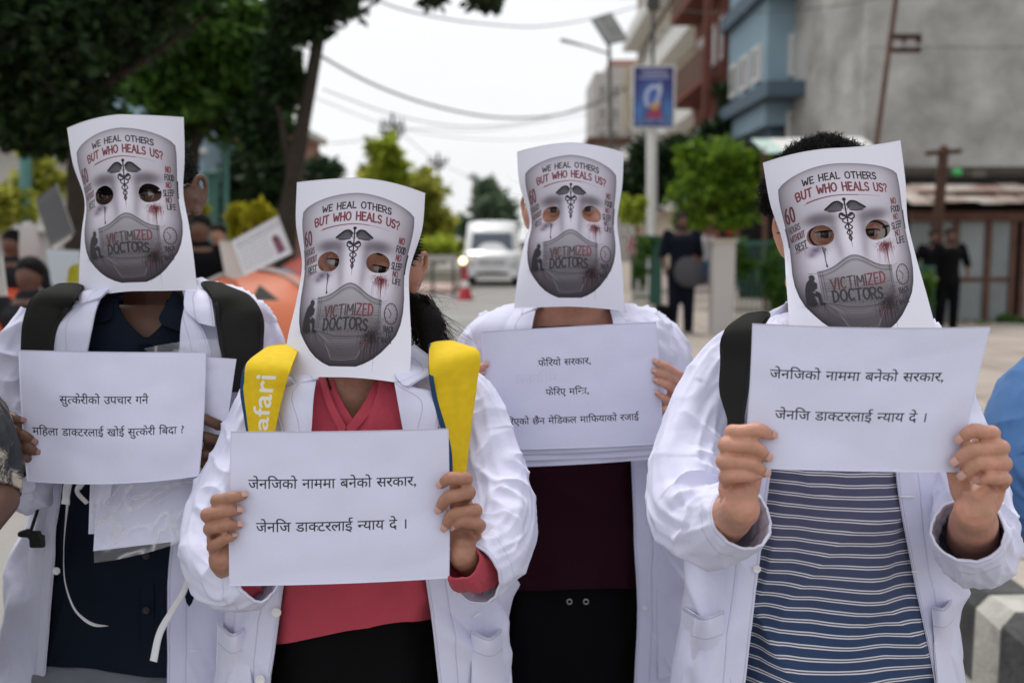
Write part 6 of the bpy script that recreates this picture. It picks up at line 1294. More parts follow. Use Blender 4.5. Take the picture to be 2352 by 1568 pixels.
sleeve(r1, [(110, 735, 1.80, 62), (70, 800, 1.79, 66), (48, 880, 1.77, 66), (46, 980, 1.74, 62), (60, 1070, 1.70, 58), (62, 1125, 1.665, 52), (48, 1110, 1.635, 44), (38, 1075, 1.61, 36)], 2.2)
sleeve(r1, [(565, 740, 1.80, 60), (590, 810, 1.79, 62), (592, 900, 1.77, 62), (570, 1010, 1.74, 58), (545, 1090, 1.70, 54), (520, 1100, 1.67, 48), (500, 1060, 1.63, 40)], 3.9)
z1 = zh(0, 840, 1.808)
h1a = hand([(z1(98, 383), z1(66, 372), z1(22, 352)), (z1(152, 478), z1(112, 452), z1(55, 425)), (z1(170, 527), z1(135, 510), z1(85, 480)), (z1(140, 560), z1(118, 552), z1(80, 535))], 1.575, (38, 1040), (55, 1090, 1.66), (52, 1022), -1, fr=.0088)
h1b = hand([(z1(880, 362), z1(915, 368), z1(985, 400)), (z1(885, 440), z1(915, 452), z1(985, 470)), (z1(885, 518), z1(912, 532), z1(975, 540)), (z1(905, 570), z1(925, 585), z1(975, 590))], 1.60, (520, 1030), (540, 1090, 1.68), (505, 1040), 1, fr=.0088)
hv, hf, he, X1 = head(za((355, 705)), za((735, 685)), 1.724, scale=1.12, dx=-.008, yaw=.0, ear_out=1.08)
core = body_core(S1, 700, 1560, hip, FEET(300, D), None, [[(110, 740, 1.8), (50, 900, 1.77), (60, 1110, 1.68)], [(565, 740, 1.8), (590, 900, 1.77), (545, 1090, 1.7)]])
finish_body(r1, [(hv, hf)]+he+[core, h1a[:2], h1b[:2]], M['skin_d'], h1a[2]+h1b[2], M['nail_d'])
eyes(X1, r1, (.15, 0)); hair_cap(r1, X1, 1.05, low=-.012, front=.0, length=.012, jit=.3)
V, F = tube(X1(resample([(.055, .0, .004), (.075, .03, .010), (.082, .085, .012), (.084, .1, -.004)], 14)), .0016, 8); mk('glasses_arm', V, F, M['metal'], r1)
# ---- person in the pink top
D = 1.62; r2 = footed('person', 'person in white coat over pink V-neck top, dark ponytail, yellow backpack straps', 830, D)
T2 = Torso([(825, 735, 890), (838, 690, 945), (855, 640, 1010), (880, 592, 1068), (920, 566, 1098), (1000, 560, 1108), (1150, 560, 1110), (1300, 545, 1125), (1420, 515, 1150), (1568, 495, 1168), (1950, 462, 1195)], D, .118)
coat(r2, T2, [(825, 735, 885), (870, 727, 905), (985, 716, 926), (1150, 690, 950), (1335, 658, 978), (1568, 623, 1006), (1950, 590, 1040)], 835, 1900, 7.7)
S2 = Torso([(850, 700, 930), (880, 655, 990), (940, 620, 1040), (1100, 610, 1040), (1300, 608, 1030), (1470, 612, 1026), (1700, 600, 1040)], D, .106)
shirt_mesh(r2, S2, 'top', M['pink'], lambda al: 868+0*al+np.where(np.sin(al) > 0, 112*np.clip(1-np.abs(np.cos(al)+.02)/.28, 0, 1), 0), 1446, -32, 8.4, hemw=5)
flap(r2, 'neckline_band', [(744, 862), (768, 930), (795, 980)], [(730, 862), (752, 935), (786, 1002)], fT(S2), M['pink'], off=.006, thick=.002)
flap(r2, 'neckline_band', [(862, 868), (835, 925), (795, 980)], [(900, 868), (860, 935), (800, 1006)], fT(S2), M['pink'], off=.008, thick=.002)
V, F = tube(P(np.linspace(800, 806, 12), np.linspace(1335, 1436, 12), S2.depth(np.linspace(800, 806, 12), np.linspace(1335, 1436, 12))-.001), .0014, 6); mk('front_seam', V, F, M['pink'], r2)
hip = legs(r2, Torso([(1380, 622, 1012), (1500, 618, 1016), (1760, 600, 1040)], D, .09), 1395, 1760, M['black'], FEET(830, D), D, 5)
nl = resample([(748, 858), (764, 905), (782, 952), (792, 978)], 26); V, F = tube(P(nl[:, 0], nl[:, 1], 1.535+.0*nl[:, 0]), .0016, 8); mk('necklace', V, F, M['cord'], r2)
flap(r2, 'lapel', [(729, 860), (722, 900), (715, 990), (708, 1050)], [(648, 893), (633, 907), (644, 978), (655, 1050)], fT(T2), M['coatflap'], off=.032, uvedge='outer', bulge=.008)
flap(r2, 'collar', [(735, 850), (731, 868)], [(662, 858), (676, 882)], fT(T2), M['coatflap'], off=.038, uvedge='outer', bulge=.003)
flap(r2, 'lapel', [(905, 875), (913, 920), (926, 990), (940, 1050)], [(950, 888), (1009, 906), (1005, 983), (1000, 1050)], fT(T2), M['coatflap'], off=.052, uvedge='outer', bulge=.008)
flap(r2, 'collar', [(900, 830), (905, 858), (925, 884)], [(952, 790), (1004, 838), (943, 887)], fT(T2), M['coatflap'], off=.064, uvedge='outer', bulge=.004)
sleeve(r2, [(650, 868, 1.62, 50), (606, 930, 1.61, 62), (570, 1020, 1.59, 68), (528, 1120, 1.56, 72), (494, 1205, 1.52, 74), (490, 1270, 1.48, 74), (518, 1320, 1.44, 70), (560, 1338, 1.41, 64), (590, 1322, 1.395, 58)], 12.3)
sleeve(r2, [(1035, 865, 1.62, 50), (1082, 930, 1.61, 62), (1112, 1010, 1.59, 68), (1134, 1100, 1.56, 74), (1152, 1180, 1.52, 78), (1148, 1245, 1.47, 78), (1120, 1290, 1.42, 76), (1085, 1318, 1.385, 72)], 15.1)
sleeve(r2, [(1110, 1305, 1.41, 50), (1078, 1310, 1.385, 48), (1062, 1290, 1.365, 42)], 4.1, name='top_cuff', mat_=M['pink'], amp=.6, n=60)
sleeve(r2, [(566, 1332, 1.44, 44), (556, 1326, 1.42, 40), (546, 1316, 1.405, 32)], 5.1, name='top_cuff', mat_=M['pink'], amp=.6, n=60)
z2 = zh(440, 840, 1.8087)
h2a = hand([(z2(306, 722), z2(262, 728), z2(192, 742)), (z2(284, 790), z2(236, 788), z2(148, 806)), (z2(284, 856), z2(240, 852), z2(160, 868)), (z2(260, 906), z2(228, 914), z2(172, 944))], 1.36, z2(228, 1020), (560, 1330, 1.47), z2(215, 985), -1)
h2b = hand([(z2(1200, 672), z2(1240, 640), z2(1305, 645)), (z2(1190, 782), z2(1230, 728), z2(1318, 706)), (z2(1216, 862), z2(1252, 805), z2(1350, 786)), (z2(1262, 862), z2(1290, 838), z2(1368, 850))], 1.36, z2(1315, 1000), (1110, 1310, 1.45), z2(1305, 955), 1, fr=.0094)
hv, hf, he, X2 = head(zb((365, 640)), zb((700, 690)), 1.538, scale=1.06, female=True, dx=.004)
core = body_core(S2, 885, 1440, hip, FEET(830, D), None, [[(650, 880, 1.62), (550, 1080, 1.58), (495, 1240, 1.5)], [(1035, 880, 1.62), (1110, 1080, 1.58), (1145, 1235, 1.5)]], inset=.030)
chest = remesh([ellipsoid(P(800, 905, 1.615), (.10, .075, .085), None, 24, 16), ellipsoid(P(795, 960, 1.60), (.07, .058, .05), None, 20, 12)], .006, 4)
finish_body(r2, [(hv, hf)]+he+[core, chest, h2a[:2], h2b[:2]], M['skin_a'], h2a[2]+h2b[2], M['nail'])
eyes(X2, r2, (.5, -.15)); cap = hair_cap(r2, X2, 1.0, low=-.02, front=.045, curl=.001, jit=.15, length=.008)
# ponytail falling over the shoulder
base = P(955, 700, 1.66); tip = P(1000, 820, 1.60)
rs, ds = [], []
V, F = tube(P(np.array([940, 965, 990, 985]), np.array([690, 715, 755, 800]), np.array([1.67, 1.655, 1.63, 1.62])), [.020, .028, .026, .012], 20); V = V+np.stack([.004*noise3(V*np.array([60, 60, 18]))]*3, -1); mk('ponytail', V, F, M['hair'], r2)
k = 700; rs = np.stack([P(938+45*RNG.random(), 675+60*RNG.random(), 1.63+.04*RNG.random()) for _ in range(k)]); dd = np.stack([np.array([.45+.25*RNG.normal(), 0, -1.0]) for _ in range(k)])
strands(cap, 'ponytail_strands', rs, dd, .085, 8, .0007, .12, .5, curl=.002)
k = 46; rs = np.stack([P(955+50*RNG.random(), 660+120*RNG.random(), 1.62) for _ in range(k)]); dd = np.stack([np.array([1.2+.3*RNG.normal(), 0, .3*RNG.normal()]) for _ in range(k)])
strands(cap, 'loose_hair', rs, dd, .07, 10, .00022, .45, 1.2, curl=.006)
# pockets, buttons
pocket(r2, T2, (499, 1426), (566, 1436), (492, 1700), (590, 1700), 24, .045, .012)
pocket(r2, T2, (1082, 1448), (1168, 1428), (1085, 1700), (1185, 1700), 26, .045, .012)
for u, v in ((635, 1405), (598, 1560)): button(r2, u, v, T2.depth(u, v)-.012)
buttonhole(r2, 1086, 1418, 1104, 1408, T2.depth(1094, 1412)-.006)

# ---- person in the maroon top
D = 1.95; r3 = footed('person', 'masked person in white coat over dark maroon top, furthest back of four', 1320, D)
T3 = Torso([(690, 1250, 1385), (702, 1205, 1425), (716, 1150, 1475), (740, 1105, 1525), (790, 1085, 1552), (900, 1100, 1548), (1060, 1130, 1532), (1250, 1130, 1545), (1400, 1122, 1570), (1568, 1108, 1580), (1950, 1090, 1600)], D, .122)
coat(r3, T3, [(690, 1240, 1390), (716, 1228, 1400), (800, 1212, 1420), (1060, 1185, 1447), (1200, 1175, 1452), (1400, 1168, 1463), (1568, 1160, 1456), (1950, 1150, 1460)], 700, 1900, 17.7)
S3 = Torso([(730, 1190, 1440), (760, 1140, 1490), (850, 1130, 1500), (1060, 1150, 1490), (1345, 1145, 1500), (1600, 1145, 1500)], D, .106)
shirt_mesh(r3, S3, 'top', M['maroon'], lambda al: 752+0*al, 1352, 0, 9.4, amp=.6, hemw=3)
hip = legs(r3, Torso([(1280, 1158, 1485), (1400, 1152, 1490), (1700, 1145, 1500)], D, .088), 1310, 1720, M['black'], FEET(1320, D), D, 8)
for u in (1308, 1346):
    c = P(u, 1381, D-.115); t_ = np.linspace(0, 2*math.pi, 17)[:-1]; ringp = [c+.0045*np.array([math.cos(q), 0, math.sin(q)]) for q in t_]; V, F = tube(ringp+[ringp[0]], .0011, 6, caps=False); mk('eyelet', V, F, M['metal'], r3)
flap(r3, 'lapel', [(1233, 700), (1224, 740), (1215, 800)], [(1180, 712), (1150, 748), (1160, 800)], fT(T3), M['coatflap'], off=.010, uvedge='outer', bulge=.006)
flap(r3, 'lapel', [(1400, 700), (1408, 740), (1416, 800)], [(1440, 708), (1475, 745), (1470, 800)], fT(T3), M['coatflap'], off=.010, uvedge='outer', bulge=.006)
flap(r3, 'collar', [(1250, 690), (1235, 706)], [(1200, 700), (1196, 722)], fT(T3), M['coatflap'], off=.018, uvedge='outer'); flap(r3, 'collar', [(1388, 690), (1399, 706)], [(1432, 698), (1440, 716)], fT(T3), M['coatflap'], off=.018, uvedge='outer')
sleeve(r3, [(1160, 755, 1.95, 56), (1120, 800, 1.94, 60), (1108, 880, 1.92, 58), (1118, 970, 1.88, 54), (1130, 1040, 1.84, 50), (1110, 1000, 1.79, 44), (1098, 930, 1.74, 38)], 21.2)
sleeve(r3, [(1475, 750, 1.95, 54), (1520, 800, 1.94, 58), (1542, 880, 1.92, 56), (1552, 980, 1.89, 54), (1560, 1070, 1.85, 52), (1552, 1090, 1.81, 50), (1540, 1050, 1.77, 46), (1532, 1010, 1.745, 42)], 23.4)
z3 = zh(1140, 780, 1.692)
h3b = hand([(z3(842, 212), z3(885, 228), z3(945, 268)), (z3(838, 252), z3(885, 266), z3(950, 305)), (z3(843, 290), z3(888, 306), z3(945, 348)), (z3(850, 343), z3(888, 368), z3(925, 400))], 1.697, (1532, 972), (1545, 1060, 1.80), (1526, 955), 1, fr=.0080, palm_u=10)
h3a = hand([(z3(128, 225), z3(100, 235), z3(60, 245)), (z3(112, 262), z3(90, 268), z3(55, 275)), (z3(110, 300), z3(88, 305), z3(55, 310))], 1.697, (1090, 930), (1120, 1010, 1.8), (1100, 920), -1, fr=.0082)
hv, hf, he, X3 = head(zc((388, 632)), zc((706, 622)), 1.858, scale=1.0, female=True, dx=.006)
core = body_core(S3, 745, 1330, hip, FEET(1320, D), None, [[(1160, 765, 1.95), (1110, 880, 1.92), (1128, 1030, 1.84)], [(1475, 765, 1.95), (1542, 880, 1.92), (1555, 1070, 1.84)]], inset=.030)
chest = remesh([ellipsoid(P(1315, 755, 1.945), (.125, .075, .075), None, 24, 16)], .006, 4)
finish_body(r3, [(hv, hf)]+he+[core, chest, h3a[:2], h3b[:2]], M['skin_b'], h3a[2]+h3b[2], M['nail'])
eyes(X3, r3, (-.15, 0)); cap = hair_cap(r3, X3, .98, low=-.01, front=.045, curl=.001, jit=.2, length=.008)
for u_, sg_ in ((1200, -1), (1435, 1)):
    k = 20; rs = np.stack([P(u_+8*RNG.normal(), 440+120*RNG.random(), 1.93) for _ in range(k)]); dd = np.stack([np.array([sg_*.35+.3*RNG.normal(), 0, .3*RNG.normal()-.3]) for _ in range(k)])
    strands(cap, 'loose_hair', rs, dd, .05, 8, .0002, .4, .6, curl=.005)
V, F = tube(P(np.array([1212, 1206, 1208, 1216]), np.array([535, 552, 575, 595]), 1.90), .0016, 8); mk('mask_loop', V, F, M['paperedge'], r3)
mkx = X3(np.array([(-.078, .05, -.03), (-.07, .02, -.05), (-.045, -.012, -.052), (0, -.032, -.04), (.045, -.012, -.052), (.07, .02, -.05), (.078, .05, -.03)]))
mk2 = X3(np.array([(-.075, .05, -.07), (-.062, .02, -.10), (-.035, -.0, -.112), (0, -.012, -.118), (.035, -.0, -.112), (.062, .02, -.10), (.075, .05, -.07)]))
kk = np.linspace(0, 1, 12)[:, None, None]; A_, B_ = resample(mkx, 30), resample(mk2, 30); sheet_solid('surgical_mask', A_[None]*(1-kk)+B_[None]*kk-np.array([0, .006, 0])*np.sin(kk*math.pi), M['paperedge'], r3, .001)
pocket(r3, T3, (1508, 1310), (1582, 1302), (1512, 1560), (1580, 1540), 6, .008)
button(r3, 1489, 1226, T3.depth(1489, 1226)-.012, .005); button(r3, 1480, 1394, T3.depth(1480, 1394)-.012, .005)

# ---- person in the striped shirt
D = 1.58; r4 = footed('person', 'person in white coat over blue and white striped shirt, short black hair, black backpack strap', 1935, D)
T4 = Torso([(715, 1840, 2040), (730, 1790, 2090), (748, 1735, 2130), (775, 1690, 2165), (810, 1665, 2190), (870, 1655, 2205), (1000, 1655, 2212), (1150, 1655, 2205), (1300, 1630, 2185), (1400, 1600, 2190), (1568, 1572, 2207), (1950, 1530, 2240)], D, .125)
coat(r4, T4, [(715, 1840, 2040), (760, 1815, 2055), (850, 1800, 2060), (1080, 1772, 2056), (1300, 1745, 2092), (1568, 1712, 2146), (1950, 1680, 2180)], 726, 1900, 27.7)
S4 = Torso([(760, 1760, 2110), (800, 1720, 2160), (900, 1700, 2180), (1080, 1710, 2150), (1300, 1690, 2150), (1568, 1665, 2175), (1900, 1640, 2200)], D, .112)
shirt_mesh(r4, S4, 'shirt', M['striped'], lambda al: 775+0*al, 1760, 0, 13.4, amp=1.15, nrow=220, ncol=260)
hip = legs(r4, Torso([(1600, 1680, 2160), (1800, 1670, 2160)], D, .11), 1620, 1800, M['navy'], FEET(1930, D), D, 11)
flap(r4, 'collar', [(1815, 690), (1812, 715), (1815, 752)], [(1795, 702), (1765, 718), (1755, 756)], fT(T4), M['coatflap'], off=.020, uvedge='outer', bulge=.01)
flap(r4, 'lapel', [(1800, 760), (1790, 850), (1778, 1000), (1774, 1060)], [(1735, 775), (1702, 832), (1708, 980), (1730, 1060)], fT(T4), M['coatflap'], off=.034, uvedge='outer', bulge=.006)
flap(r4, 'lapel', [(2056, 780), (2058, 900), (2058, 1060)], [(2120, 790), (2150, 850), (2115, 1060)], fT(T4), M['coatflap'], off=.010, uvedge='outer', bulge=.006)
sleeve(r4, [(1735, 785, 1.58, 46), (1680, 830, 1.575, 62), (1630, 910, 1.56, 74), (1596, 1010, 1.53, 82), (1578, 1100, 1.49, 88), (1590, 1180, 1.44, 92), (1630, 1214, 1.39, 88), (1672, 1208, 1.34, 80), (1705, 1188, 1.305, 74)], 31.2)
sleeve(r4, [(2125, 790, 1.59, 46), (2160, 860, 1.58, 58), (2182, 950, 1.56, 64), (2204, 1040, 1.53, 72), (2232, 1150, 1.48, 84), (2246, 1235, 1.43, 88), (2238, 1262, 1.385, 86), (2230, 1248, 1.345, 82), (2224, 1215, 1.315, 78)], 35.4)
z4 = zh(1620, 780, 1.6915)
h4a = hand([(z4(522, 522), z4(462, 498), z4(362, 508)), (z4(500, 612), z4(440, 566), z4(335, 560)), (z4(492, 680), z4(430, 640), z4(325, 628)), (z4(462, 696), z4(410, 690), z4(335, 694))], 1.235, z4(385, 835), (1645, 1212, 1.39), z4(395, 765), -1, fr=.0098, wr=.027)
h4b = hand([(z4(1320, 540), z4(1372, 500), z4(1450, 512)), (z4(1298, 636), z4(1368, 585), z4(1488, 572)), (z4(1330, 692), z4(1390, 640), z4(1500, 636)), (z4(1400, 716), z4(1436, 702), z4(1500, 702))], 1.235, z4(1380, 850), (2234, 1235, 1.40), z4(1385, 790), 1, fr=.0098, wr=.028)
hv, hf, he, X4 = head(zd((540, 802)), zd((940, 786)), 1.484, scale=1.06, dx=.008, ear_out=.80, ear_base=False)
core = body_core(S4, 775, 1700, hip, FEET(1930, D), None, [[(1715, 840, 1.59), (1600, 1010, 1.54), (1592, 1165, 1.455)], [(2135, 840, 1.59), (2190, 1000, 1.56), (2240, 1190, 1.47)]])
finish_body(r4, [(hv, hf)]+he+[core, h4a[:2], h4b[:2]], M['skin_b'], h4a[2]+h4b[2], M['nail'])
eyes(X4, r4, (-.1, 0))
hair_cap(r4, lambda p: X4(np.asarray(p)*np.array([1, 1, 1.0])+np.array([-.010, .004, .019])), 1.06, low=.02, front=.0, n_=7500, length=.014, w=.0009, curl=.004, jit=.32)
def specs(X, root):
    for sg in (-1, 1):
        t_ = np.linspace(0, 2*math.pi, 33); pts = [(sg*.031+.023*math.cos(q)*(1+.08*math.sin(q)), -.018+abs(sg*.031+.023*math.cos(q))*.30, -.002+.018*math.sin(q)) for q in t_]
        V, F = tube(X(np.array(pts)), .0017, 8, caps=False); mk('spectacle_rim', V, F, M['shoe'], root)
        V, F = tube(X(resample([(sg*.054, -.002, .008), (sg*.064, .02, .008), (sg*.073, .09, .004)], 12)), [.0034]*12, 8, flat=.5); mk('spectacle_arm', V, F, M['shoe'], root)
    V, F = tube(X(resample([(-.008, -.021, .002), (0, -.024, .005), (.008, -.021, .002)], 9)), .0015, 8); mk('spectacle_bridge', V, F, M['shoe'], root)
sp4 = thing('spectacles', 'dark framed spectacles worn behind the largest paper mask', 'spectacles', X4(np.array([[0, -.02, 0]]))[0]); specs(X4, sp4)
pocket(r4, T4, (1566, 1392), (1664, 1400), (1566, 1700), (1690, 1700), 20, .045, .012)
pocket(r4, T4, (2140, 1392), (2196, 1360), (2160, 1640), (2212, 1640), 20, .045, .012)
button(r4, 1742, 1140, T4.depth(1742, 1140)-.012, .006); button(r4, 1738, 1306, T4.depth(1738, 1306)-.012, .006); buttonhole(r4, 2068, 1140, 2100, 1141, T4.depth(2085, 1140)-.006); buttonhole(r4, 2095, 1312, 2112, 1313, T4.depth(2100, 1312)-.006)

# ---- backpacks: padded straps over the chest, bag behind
def bag(root, u, v, D, w, h, m_):
    c = P(u, v, D+.22); V, F = ellipsoid((0, 0, 0), (1, 1, 1), None, 32, 22); V = np.sign(V)*abs(V)**.55*np.array([w/2, .09, h/2])+c; V += .006*noise3(V*9)[:, None]; mk('bag_body', V, F, m_, root)
def strap(root, T, inner, outer, off=.016, top=None, name='shoulder_strap', m_=None, trim=None, uvedge='ribbon', thick=.009):
    uc = sum(T.rows[4][1:])/2; hw = (T.rows[4][2]-T.rows[4][1])/2
    f = lambda u, v: T.D-T.b*(1.0-.24*np.abs((u-uc)/hw)**2.2)
    o = flap(root, name, inner, outer, f, m_ or M['strap'], off=off, thick=thick, n=70, m=22, puff=.0045, uvedge=uvedge)
    A, B = np.array([p[:2] for p in inner], float), np.array([p[:2] for p in outer], float)
    for E1, E2 in ((A, B), (B, A)):
        if trim is None or (trim == 'outer' and E1 is B) or trim == 'both' or trim == 'inner':
            if trim == 'inner' and E1 is B: continue
            q = resample(E1, len(E1)); q2 = resample(E2, len(E1)); dlt = (q2-q)/np.linalg.norm(q2-q, axis=1)[:, None]*9
            ee = [(p[0], p[1], (x[2] if len(x) > 2 else 0)) for p, x in zip(q-dlt*.15, inner if E1 is A else outer)]; e2 = [(p[0], p[1], (x[2] if len(x) > 2 else 0)) for p, x in zip(q+dlt, inner if E1 is A else outer)]
            flap(o, 'strap_binding', ee, e2, f, M['blue_trim'] if trim else M['strapedge'], off=off+.003, thick=.006, n=60, m=6, uvedge=True)
    return o
b1 = thing('backpack', 'black backpack with two very wide straps, worn over the navy shirt and coat', 'backpack', P(300, 900, 2.0)); bag(b1, 300, 1050, 1.84, .28, .42, M['strap'])
strap(b1, T1, [(190, 655, -.06), (183, 672), (150, 715), (124, 770), (118, 810), (118, 900)], [(125, 655, -.08), (85, 672, -.02), (58, 720), (49, 780), (50, 830), (55, 900)], off=.020)
strap(b1, T1, [(463, 648, -.06), (487, 680), (495, 720), (500, 770), (512, 830), (516, 900)], [(520, 656, -.08), (575, 680, -.03), (600, 715), (605, 760), (602, 815), (598, 900)], off=.022)
def strap_art(letters=True):
    a = Art(60, 260, 5, (.72, .50, .012)); a.cov = np.zeros((a.H, a.W)); y, x = np.mgrid[0:a.H, 0:a.W]
    n = np.sin((y+x*.22)*.85)*.05+N2(x/60., y/60., 2.)*.08; a.im *= (1+n[..., None]).astype(np.float32)
    if not letters: return a.image('strap_print_plain', .02)
    g = glyph('safari'); W = word_adv('safari'); k = 125/W       # runs up the strap
    for p in g:
        q = np.stack([-16+p[:, 1]*k*.62, 33+p[:, 0]*k], -1)
        r = a.box(q[:, 0].min()-.4, q[:, 1].min()-.4, q[:, 0].max()+.4, q[:, 1].max()+.4)
        if r is None: continue
        sl, X, Y = r; ar = (q[1, 0]-q[0, 0])*(q[2, 1]-q[0, 1])-(q[1, 1]-q[0, 1])*(q[2, 0]-q[0, 0])
        if ar < 0: q = q[::-1]
        Dm = None
        for i in range(3):
            ax, ay = q[i]; bx, by = q[(i+1) % 3]; l = math.hypot(bx-ax, by-ay)+1e-9; e = ((bx-ax)*(Y-ay)-(by-ay)*(X-ax))/l; Dm = e if Dm is None else np.minimum(Dm, e)
        a.cov[sl] = np.maximum(a.cov[sl], np.clip(.5+(Dm+.55)*5, 0, 1))
    a.im = (a.im*(1-a.cov[..., None])+np.array([.78, .77, .72])*a.cov[..., None]).astype(np.float32); return a.image('strap_print', .02)
M['yellow'] = image_mat('yellow_strap', strap_art(), .75); M['yellow2'] = cloth('yellow_cloth', (.66, .44, .012), (.60, .40, .012), weave=800)
M['yplain'] = M['yellow2']; M['yellow3'] = image_mat('yellow_strap_plain', strap_art(False), .75)
b2 = thing('backpack', 'yellow backpack with blue edged straps and white lettering, worn by the person in pink', 'backpack', P(830, 1000, 1.85)); bag(b2, 830, 1180, 1.66, .26, .40, M['yplain'])
strap(b2, T2, [(690, 792, -.06), (668, 845), (652, 900), (640, 950), (630, 1000), (622, 1060)], [(606, 800, -.07), (566, 834, -.01), (553, 885), (560, 950), (568, 1000), (578, 1060)], off=.024, m_=[M['yellow'], M['yellow2']], trim='outer')
strap(b2, T2, [(986, 790, -.05), (985, 840), (992, 900), (1008, 960), (1030, 1030), (1036, 1100)], [(1050, 786, -.06), (1098, 804, -.01), (1096, 880), (1086, 955), (1074, 1058), (1070, 1105)], off=.024, m_=[M['yellow3'], M['yellow2']], trim='inner')
b4 = thing('backpack', 'black padded backpack strap and bag on the person in the striped shirt', 'backpack', P(1935, 1000, 1.8)); bag(b4, 1935, 1020, 1.58, .30, .44, M['strap'])
strap(b4, T4, [(1768, 718, -.05), (1745, 750), (1730, 830), (1718, 900), (1708, 960), (1700, 1020)], [(1700, 728, -.05), (1668, 752), (1656, 830), (1652, 885), (1672, 965), (1684, 1020)], off=.026)
V, F = join([boxm(-.012, .012, -.004, .004, -.014, .014)]); V += P(1690, 968, T4.depth(1700, 968)-.045); mk('buckle', V, F, M['shoe'], b4)
flap(b4, 'hanging_strap', [(1640, 1295), (1636, 1400), (1632, 1480)], [(1600, 1295), (1598, 1400), (1597, 1385)], lambda u, v: 1.70+0*u, M['strap'], off=0, thick=.003)

# ---- people cut by the frame at either side
def camo_mat():
    m = mat('patterned_cloth', (.03, .03, .035), .8, .2); nt = m.node_tree; L = nt.links.new; t = nt.nodes.new('ShaderNodeTexCoord'); n = nt.nodes.new('ShaderNodeTexNoise'); n.inputs['Scale'].default_value = 14; n.inputs['Detail'].default_value = 8; n.inputs['Roughness'].default_value = .75; n.inputs['Distortion'].default_value = 1.6
    r = nt.nodes.new('ShaderNodeValToRGB'); r.color_ramp.elements[0].position = .50; r.color_ramp.elements[0].color = (.022, .024, .03, 1); r.color_ramp.elements[1].position = .60; r.color_ramp.elements[1].color = (.36, .32, .27, 1)
    L(t.outputs['Object'], n.inputs['Vector']); L(n.outputs[0], r.inputs[0]); L(r.outputs[0], nt.nodes['Principled BSDF'].inputs['Base Color']); return m
M['camo'] = camo_mat()
def edge_person(label, u, D, shirt_m, skin_m, sl, arm, arm2, v0=790):
    r = footed('person', label, u, D); T = Torso([(v0-25, u-60, u+60), (v0, u-150, u+150), (v0+40, u-230, u+230), (v0+200, u-225, u+225), (v0+560, u-220, u+220), (v0+800, u-230, u+230)], D, .12)
    shirt_mesh(r, T, 'shirt', shirt_m, lambda al: v0-8+0*al, v0+640, 0, u*.01)
    hip = legs(r, Torso([(v0+560, u-200, u+200), (v0+800, u-200, u+200)], D, .11), v0+600, v0+820, M['navy'], FEET(u, D), D, 3)
    sleeve(r, sl, u*.013, mat_=shirt_m, amp=1.0)
    hv, hf, he, X = head((u-35, v0-180), (u+45, v0-180), D-.09)
    tb_ = remesh([tube(Pn(*np.array(arm, float).T), np.linspace(.048, .030, len(arm)), 16), tube(Pn(*np.array(arm2, float).T), np.linspace(.05, .03, len(arm2)), 16)], .006, 4)
    core = body_core(T, v0+10, v0+640, hip, FEET(u, D), None, [])
    finish_body(r, [(hv, hf)]+he+[core, tb_], skin_m); eyes(X, r); hair_cap(r, X, 1.0, low=0, n_=300)
    return r
edge_person('person at the left frame edge in dark patterned shirt sleeve', -330, 1.55, M['camo'], M['skin_d'],
            [(-170, 860, 1.55, 66), (-90, 910, 1.5, 66), (-45, 985, 1.46, 68), (-25, 1060, 1.43, 68), (-20, 1140, 1.40, 62)], [(-100, 900, 1.5), (-40, 1040, 1.44), (-22, 1150, 1.40), (-70, 1215, 1.34), (-200, 1240, 1.3)], [(-500, 880, 1.55), (-560, 1100, 1.5), (-540, 1300, 1.45)])
edge_person('person at the right frame edge in blue shirt, only one sleeve showing', 2700, 1.85, M['blue'], M['skin_a'],
            [(2560, 800, 1.85, 72), (2475, 850, 1.84, 96), (2400, 930, 1.82, 106), (2362, 1010, 1.78, 104), (2372, 1100, 1.73, 100), (2420, 1180, 1.67, 92), (2500, 1200, 1.6, 80)], [(2500, 850, 1.84), (2385, 1010, 1.78), (2390, 1130, 1.72), (2450, 1190, 1.66), (2580, 1190, 1.58)], [(2900, 860, 1.85), (2960, 1050, 1.8), (2950, 1300, 1.75)])

# ---- things hanging at the navy shirt
def plastic_mat():
    m = bpy.data.materials.new('clear_plastic'); m.use_nodes = True; nt = m.node_tree; b = nt.nodes['Principled BSDF']; L = nt.links.new
    b.inputs['Base Color'].default_value = (.9, .9, .93, 1); b.inputs['Roughness'].default_value = .12; b.inputs['Alpha'].default_value = .16; b.inputs['Specular IOR Level'].default_value = .8
    t = nt.nodes.new('ShaderNodeTexCoord'); n = nt.nodes.new('ShaderNodeTexNoise'); n.inputs['Scale'].default_value = 13; n.inputs['Detail'].default_value = 2; n.inputs['Distortion'].default_value = .8; L(t.outputs['Object'], n.inputs['Vector'])
    bp = nt.nodes.new('ShaderNodeBump'); bp.inputs['Strength'].default_value = .9; bp.inputs['Distance'].default_value = .008; L(n.outputs[0], bp.inputs['Height']); L(bp.outputs[0], b.inputs['Normal'])
    r = nt.nodes.new('ShaderNodeValToRGB'); e = r.color_ramp.elements; e[0].position = .44; e[0].color = (.07,)*3+(1,); e[1].position = .56; e[1].color = (.10,)*3+(1,); q = e.new(.5); q.color = (.34,)*3+(1,); L(n.outputs[0], r.inputs[0]); L(r.outputs[0], b.inputs['Alpha'])  # milky opacity streaks imitate highlights along the wrinkles
    return m
M['plastic'] = plastic_mat()
sheet('plastic_bag', [(214, 1095), (455, 1085), (448, 1232), (216, 1292)], 1.60, M['plastic'], 'crumpled clear plastic bag of papers hanging below the question sheet', 'plastic bag', None, bow=.01, curl=(0, 3, 8, 0), wav=.008, seed=5.5, tilt=-.07)
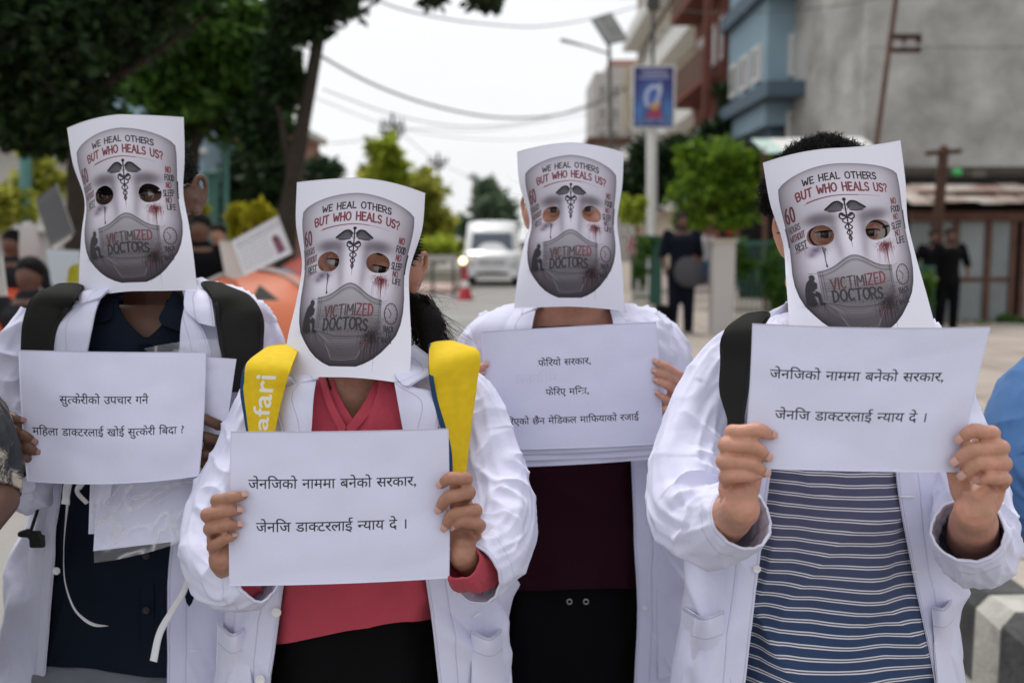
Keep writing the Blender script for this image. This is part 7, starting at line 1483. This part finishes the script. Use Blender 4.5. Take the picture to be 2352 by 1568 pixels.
sheet('plastic_bag', [(330, 800), (497, 778), (512, 835), (500, 960)], 1.64, M['plastic'], 'clear plastic sleeve showing above the question sheet by the black strap', 'plastic bag', None, bow=.012, curl=(-4, 3, 0, 0), wav=.008, seed=6.5)
sheet('paper_sheet', [(226, 1095), (450, 1085), (424, 1240), (214, 1265)], 1.607, M['paper'], 'white papers inside the clear plastic bag below the question sheet', 'papers', None, bow=.008, wav=.004, seed=1.5, tilt=-.07)
sheet('paper_sheet', [(207, 1100), (260, 1098), (240, 1225), (203, 1226)], 1.611, M['paper'], 'narrow white paper edge sticking out left of the plastic bag', 'papers', None, bow=.002, seed=2.5)
def ribbon(pts, d, w, label):
    p = resample([(a, b, c_) for a, b, c_ in pts], 50); C = Pn(p[:, 0], p[:, 1], d+.01*np.sin(np.linspace(0, 5, 50))); T = np.gradient(C, axis=0); T /= np.linalg.norm(T, axis=1)[:, None]
    view = np.array([0, -1, 0.0]); Sd = np.cross(T, view); Sd /= np.linalg.norm(Sd, axis=1)[:, None]; tw = p[:, 2][:, None]; Sd = Sd*np.cos(tw)+np.cross(T, Sd)*np.sin(tw)
    k = np.linspace(-1, 1, 5); V = C[:, None]+Sd[:, None]*k[None, :, None]*w/2; return tag(sheet_solid('ribbon', V, M['ribbon'], None, .0005), label, 'ribbon', 'white ribbons hanging in front of the navy shirt')
ribbon([(160, 1105, .3), (152, 1180, .9), (146, 1260, 1.1), (152, 1350, .9), (178, 1408, .7), (215, 1434, .6), (247, 1437, 1.1)], 1.65, .009, 'thin white ribbon curling down the left side of the navy shirt')
ribbon([(434, 1300, .9), (425, 1350, .6), (395, 1402, .5), (368, 1450, .3), (352, 1518, .1)], 1.64, .0125, 'white ribbon hanging right of the plastic bag, lowest end free')
ribbon([(196, 1098, 0), (178, 1128, .2), (200, 1156, .5)], 1.65, .011, 'short folded white ribbon just below the left half of the question sheet')
ribbon([(232, 1098, 0), (240, 1132, .2)], 1.642, .013, 'short white tab of ribbon at the top edge of the plastic bag')
ribbon([(160, 1096, 0), (152, 1130, 0), (150, 1158, 0)], 1.655, .014, 'wide short white ribbon end beside the navy shirt placket')
t = thing('clip', 'small black plastic strap clip at the waist left of the navy shirt', 'clip', P(72, 1225, 1.70))
V, F = join([tube(P(np.array([98, 92, 80, 72]), np.array([1110, 1150, 1190, 1215]), 1.70), [.003]*4, 8)]); mk('cord', V, F, M['cord'], t)
V, F = remesh([boxm(-.016, .016, -.004, .004, -.006, .006), boxm(-.004, .022, -.004, .004, -.024, -.002), tube([(-.018, 0, 0), (-.006, 0, .004)], .006, 8)], .0022, 2); V += P(72, 1226, 1.70); mk('clip_body', V, F, M['shoe'], t)
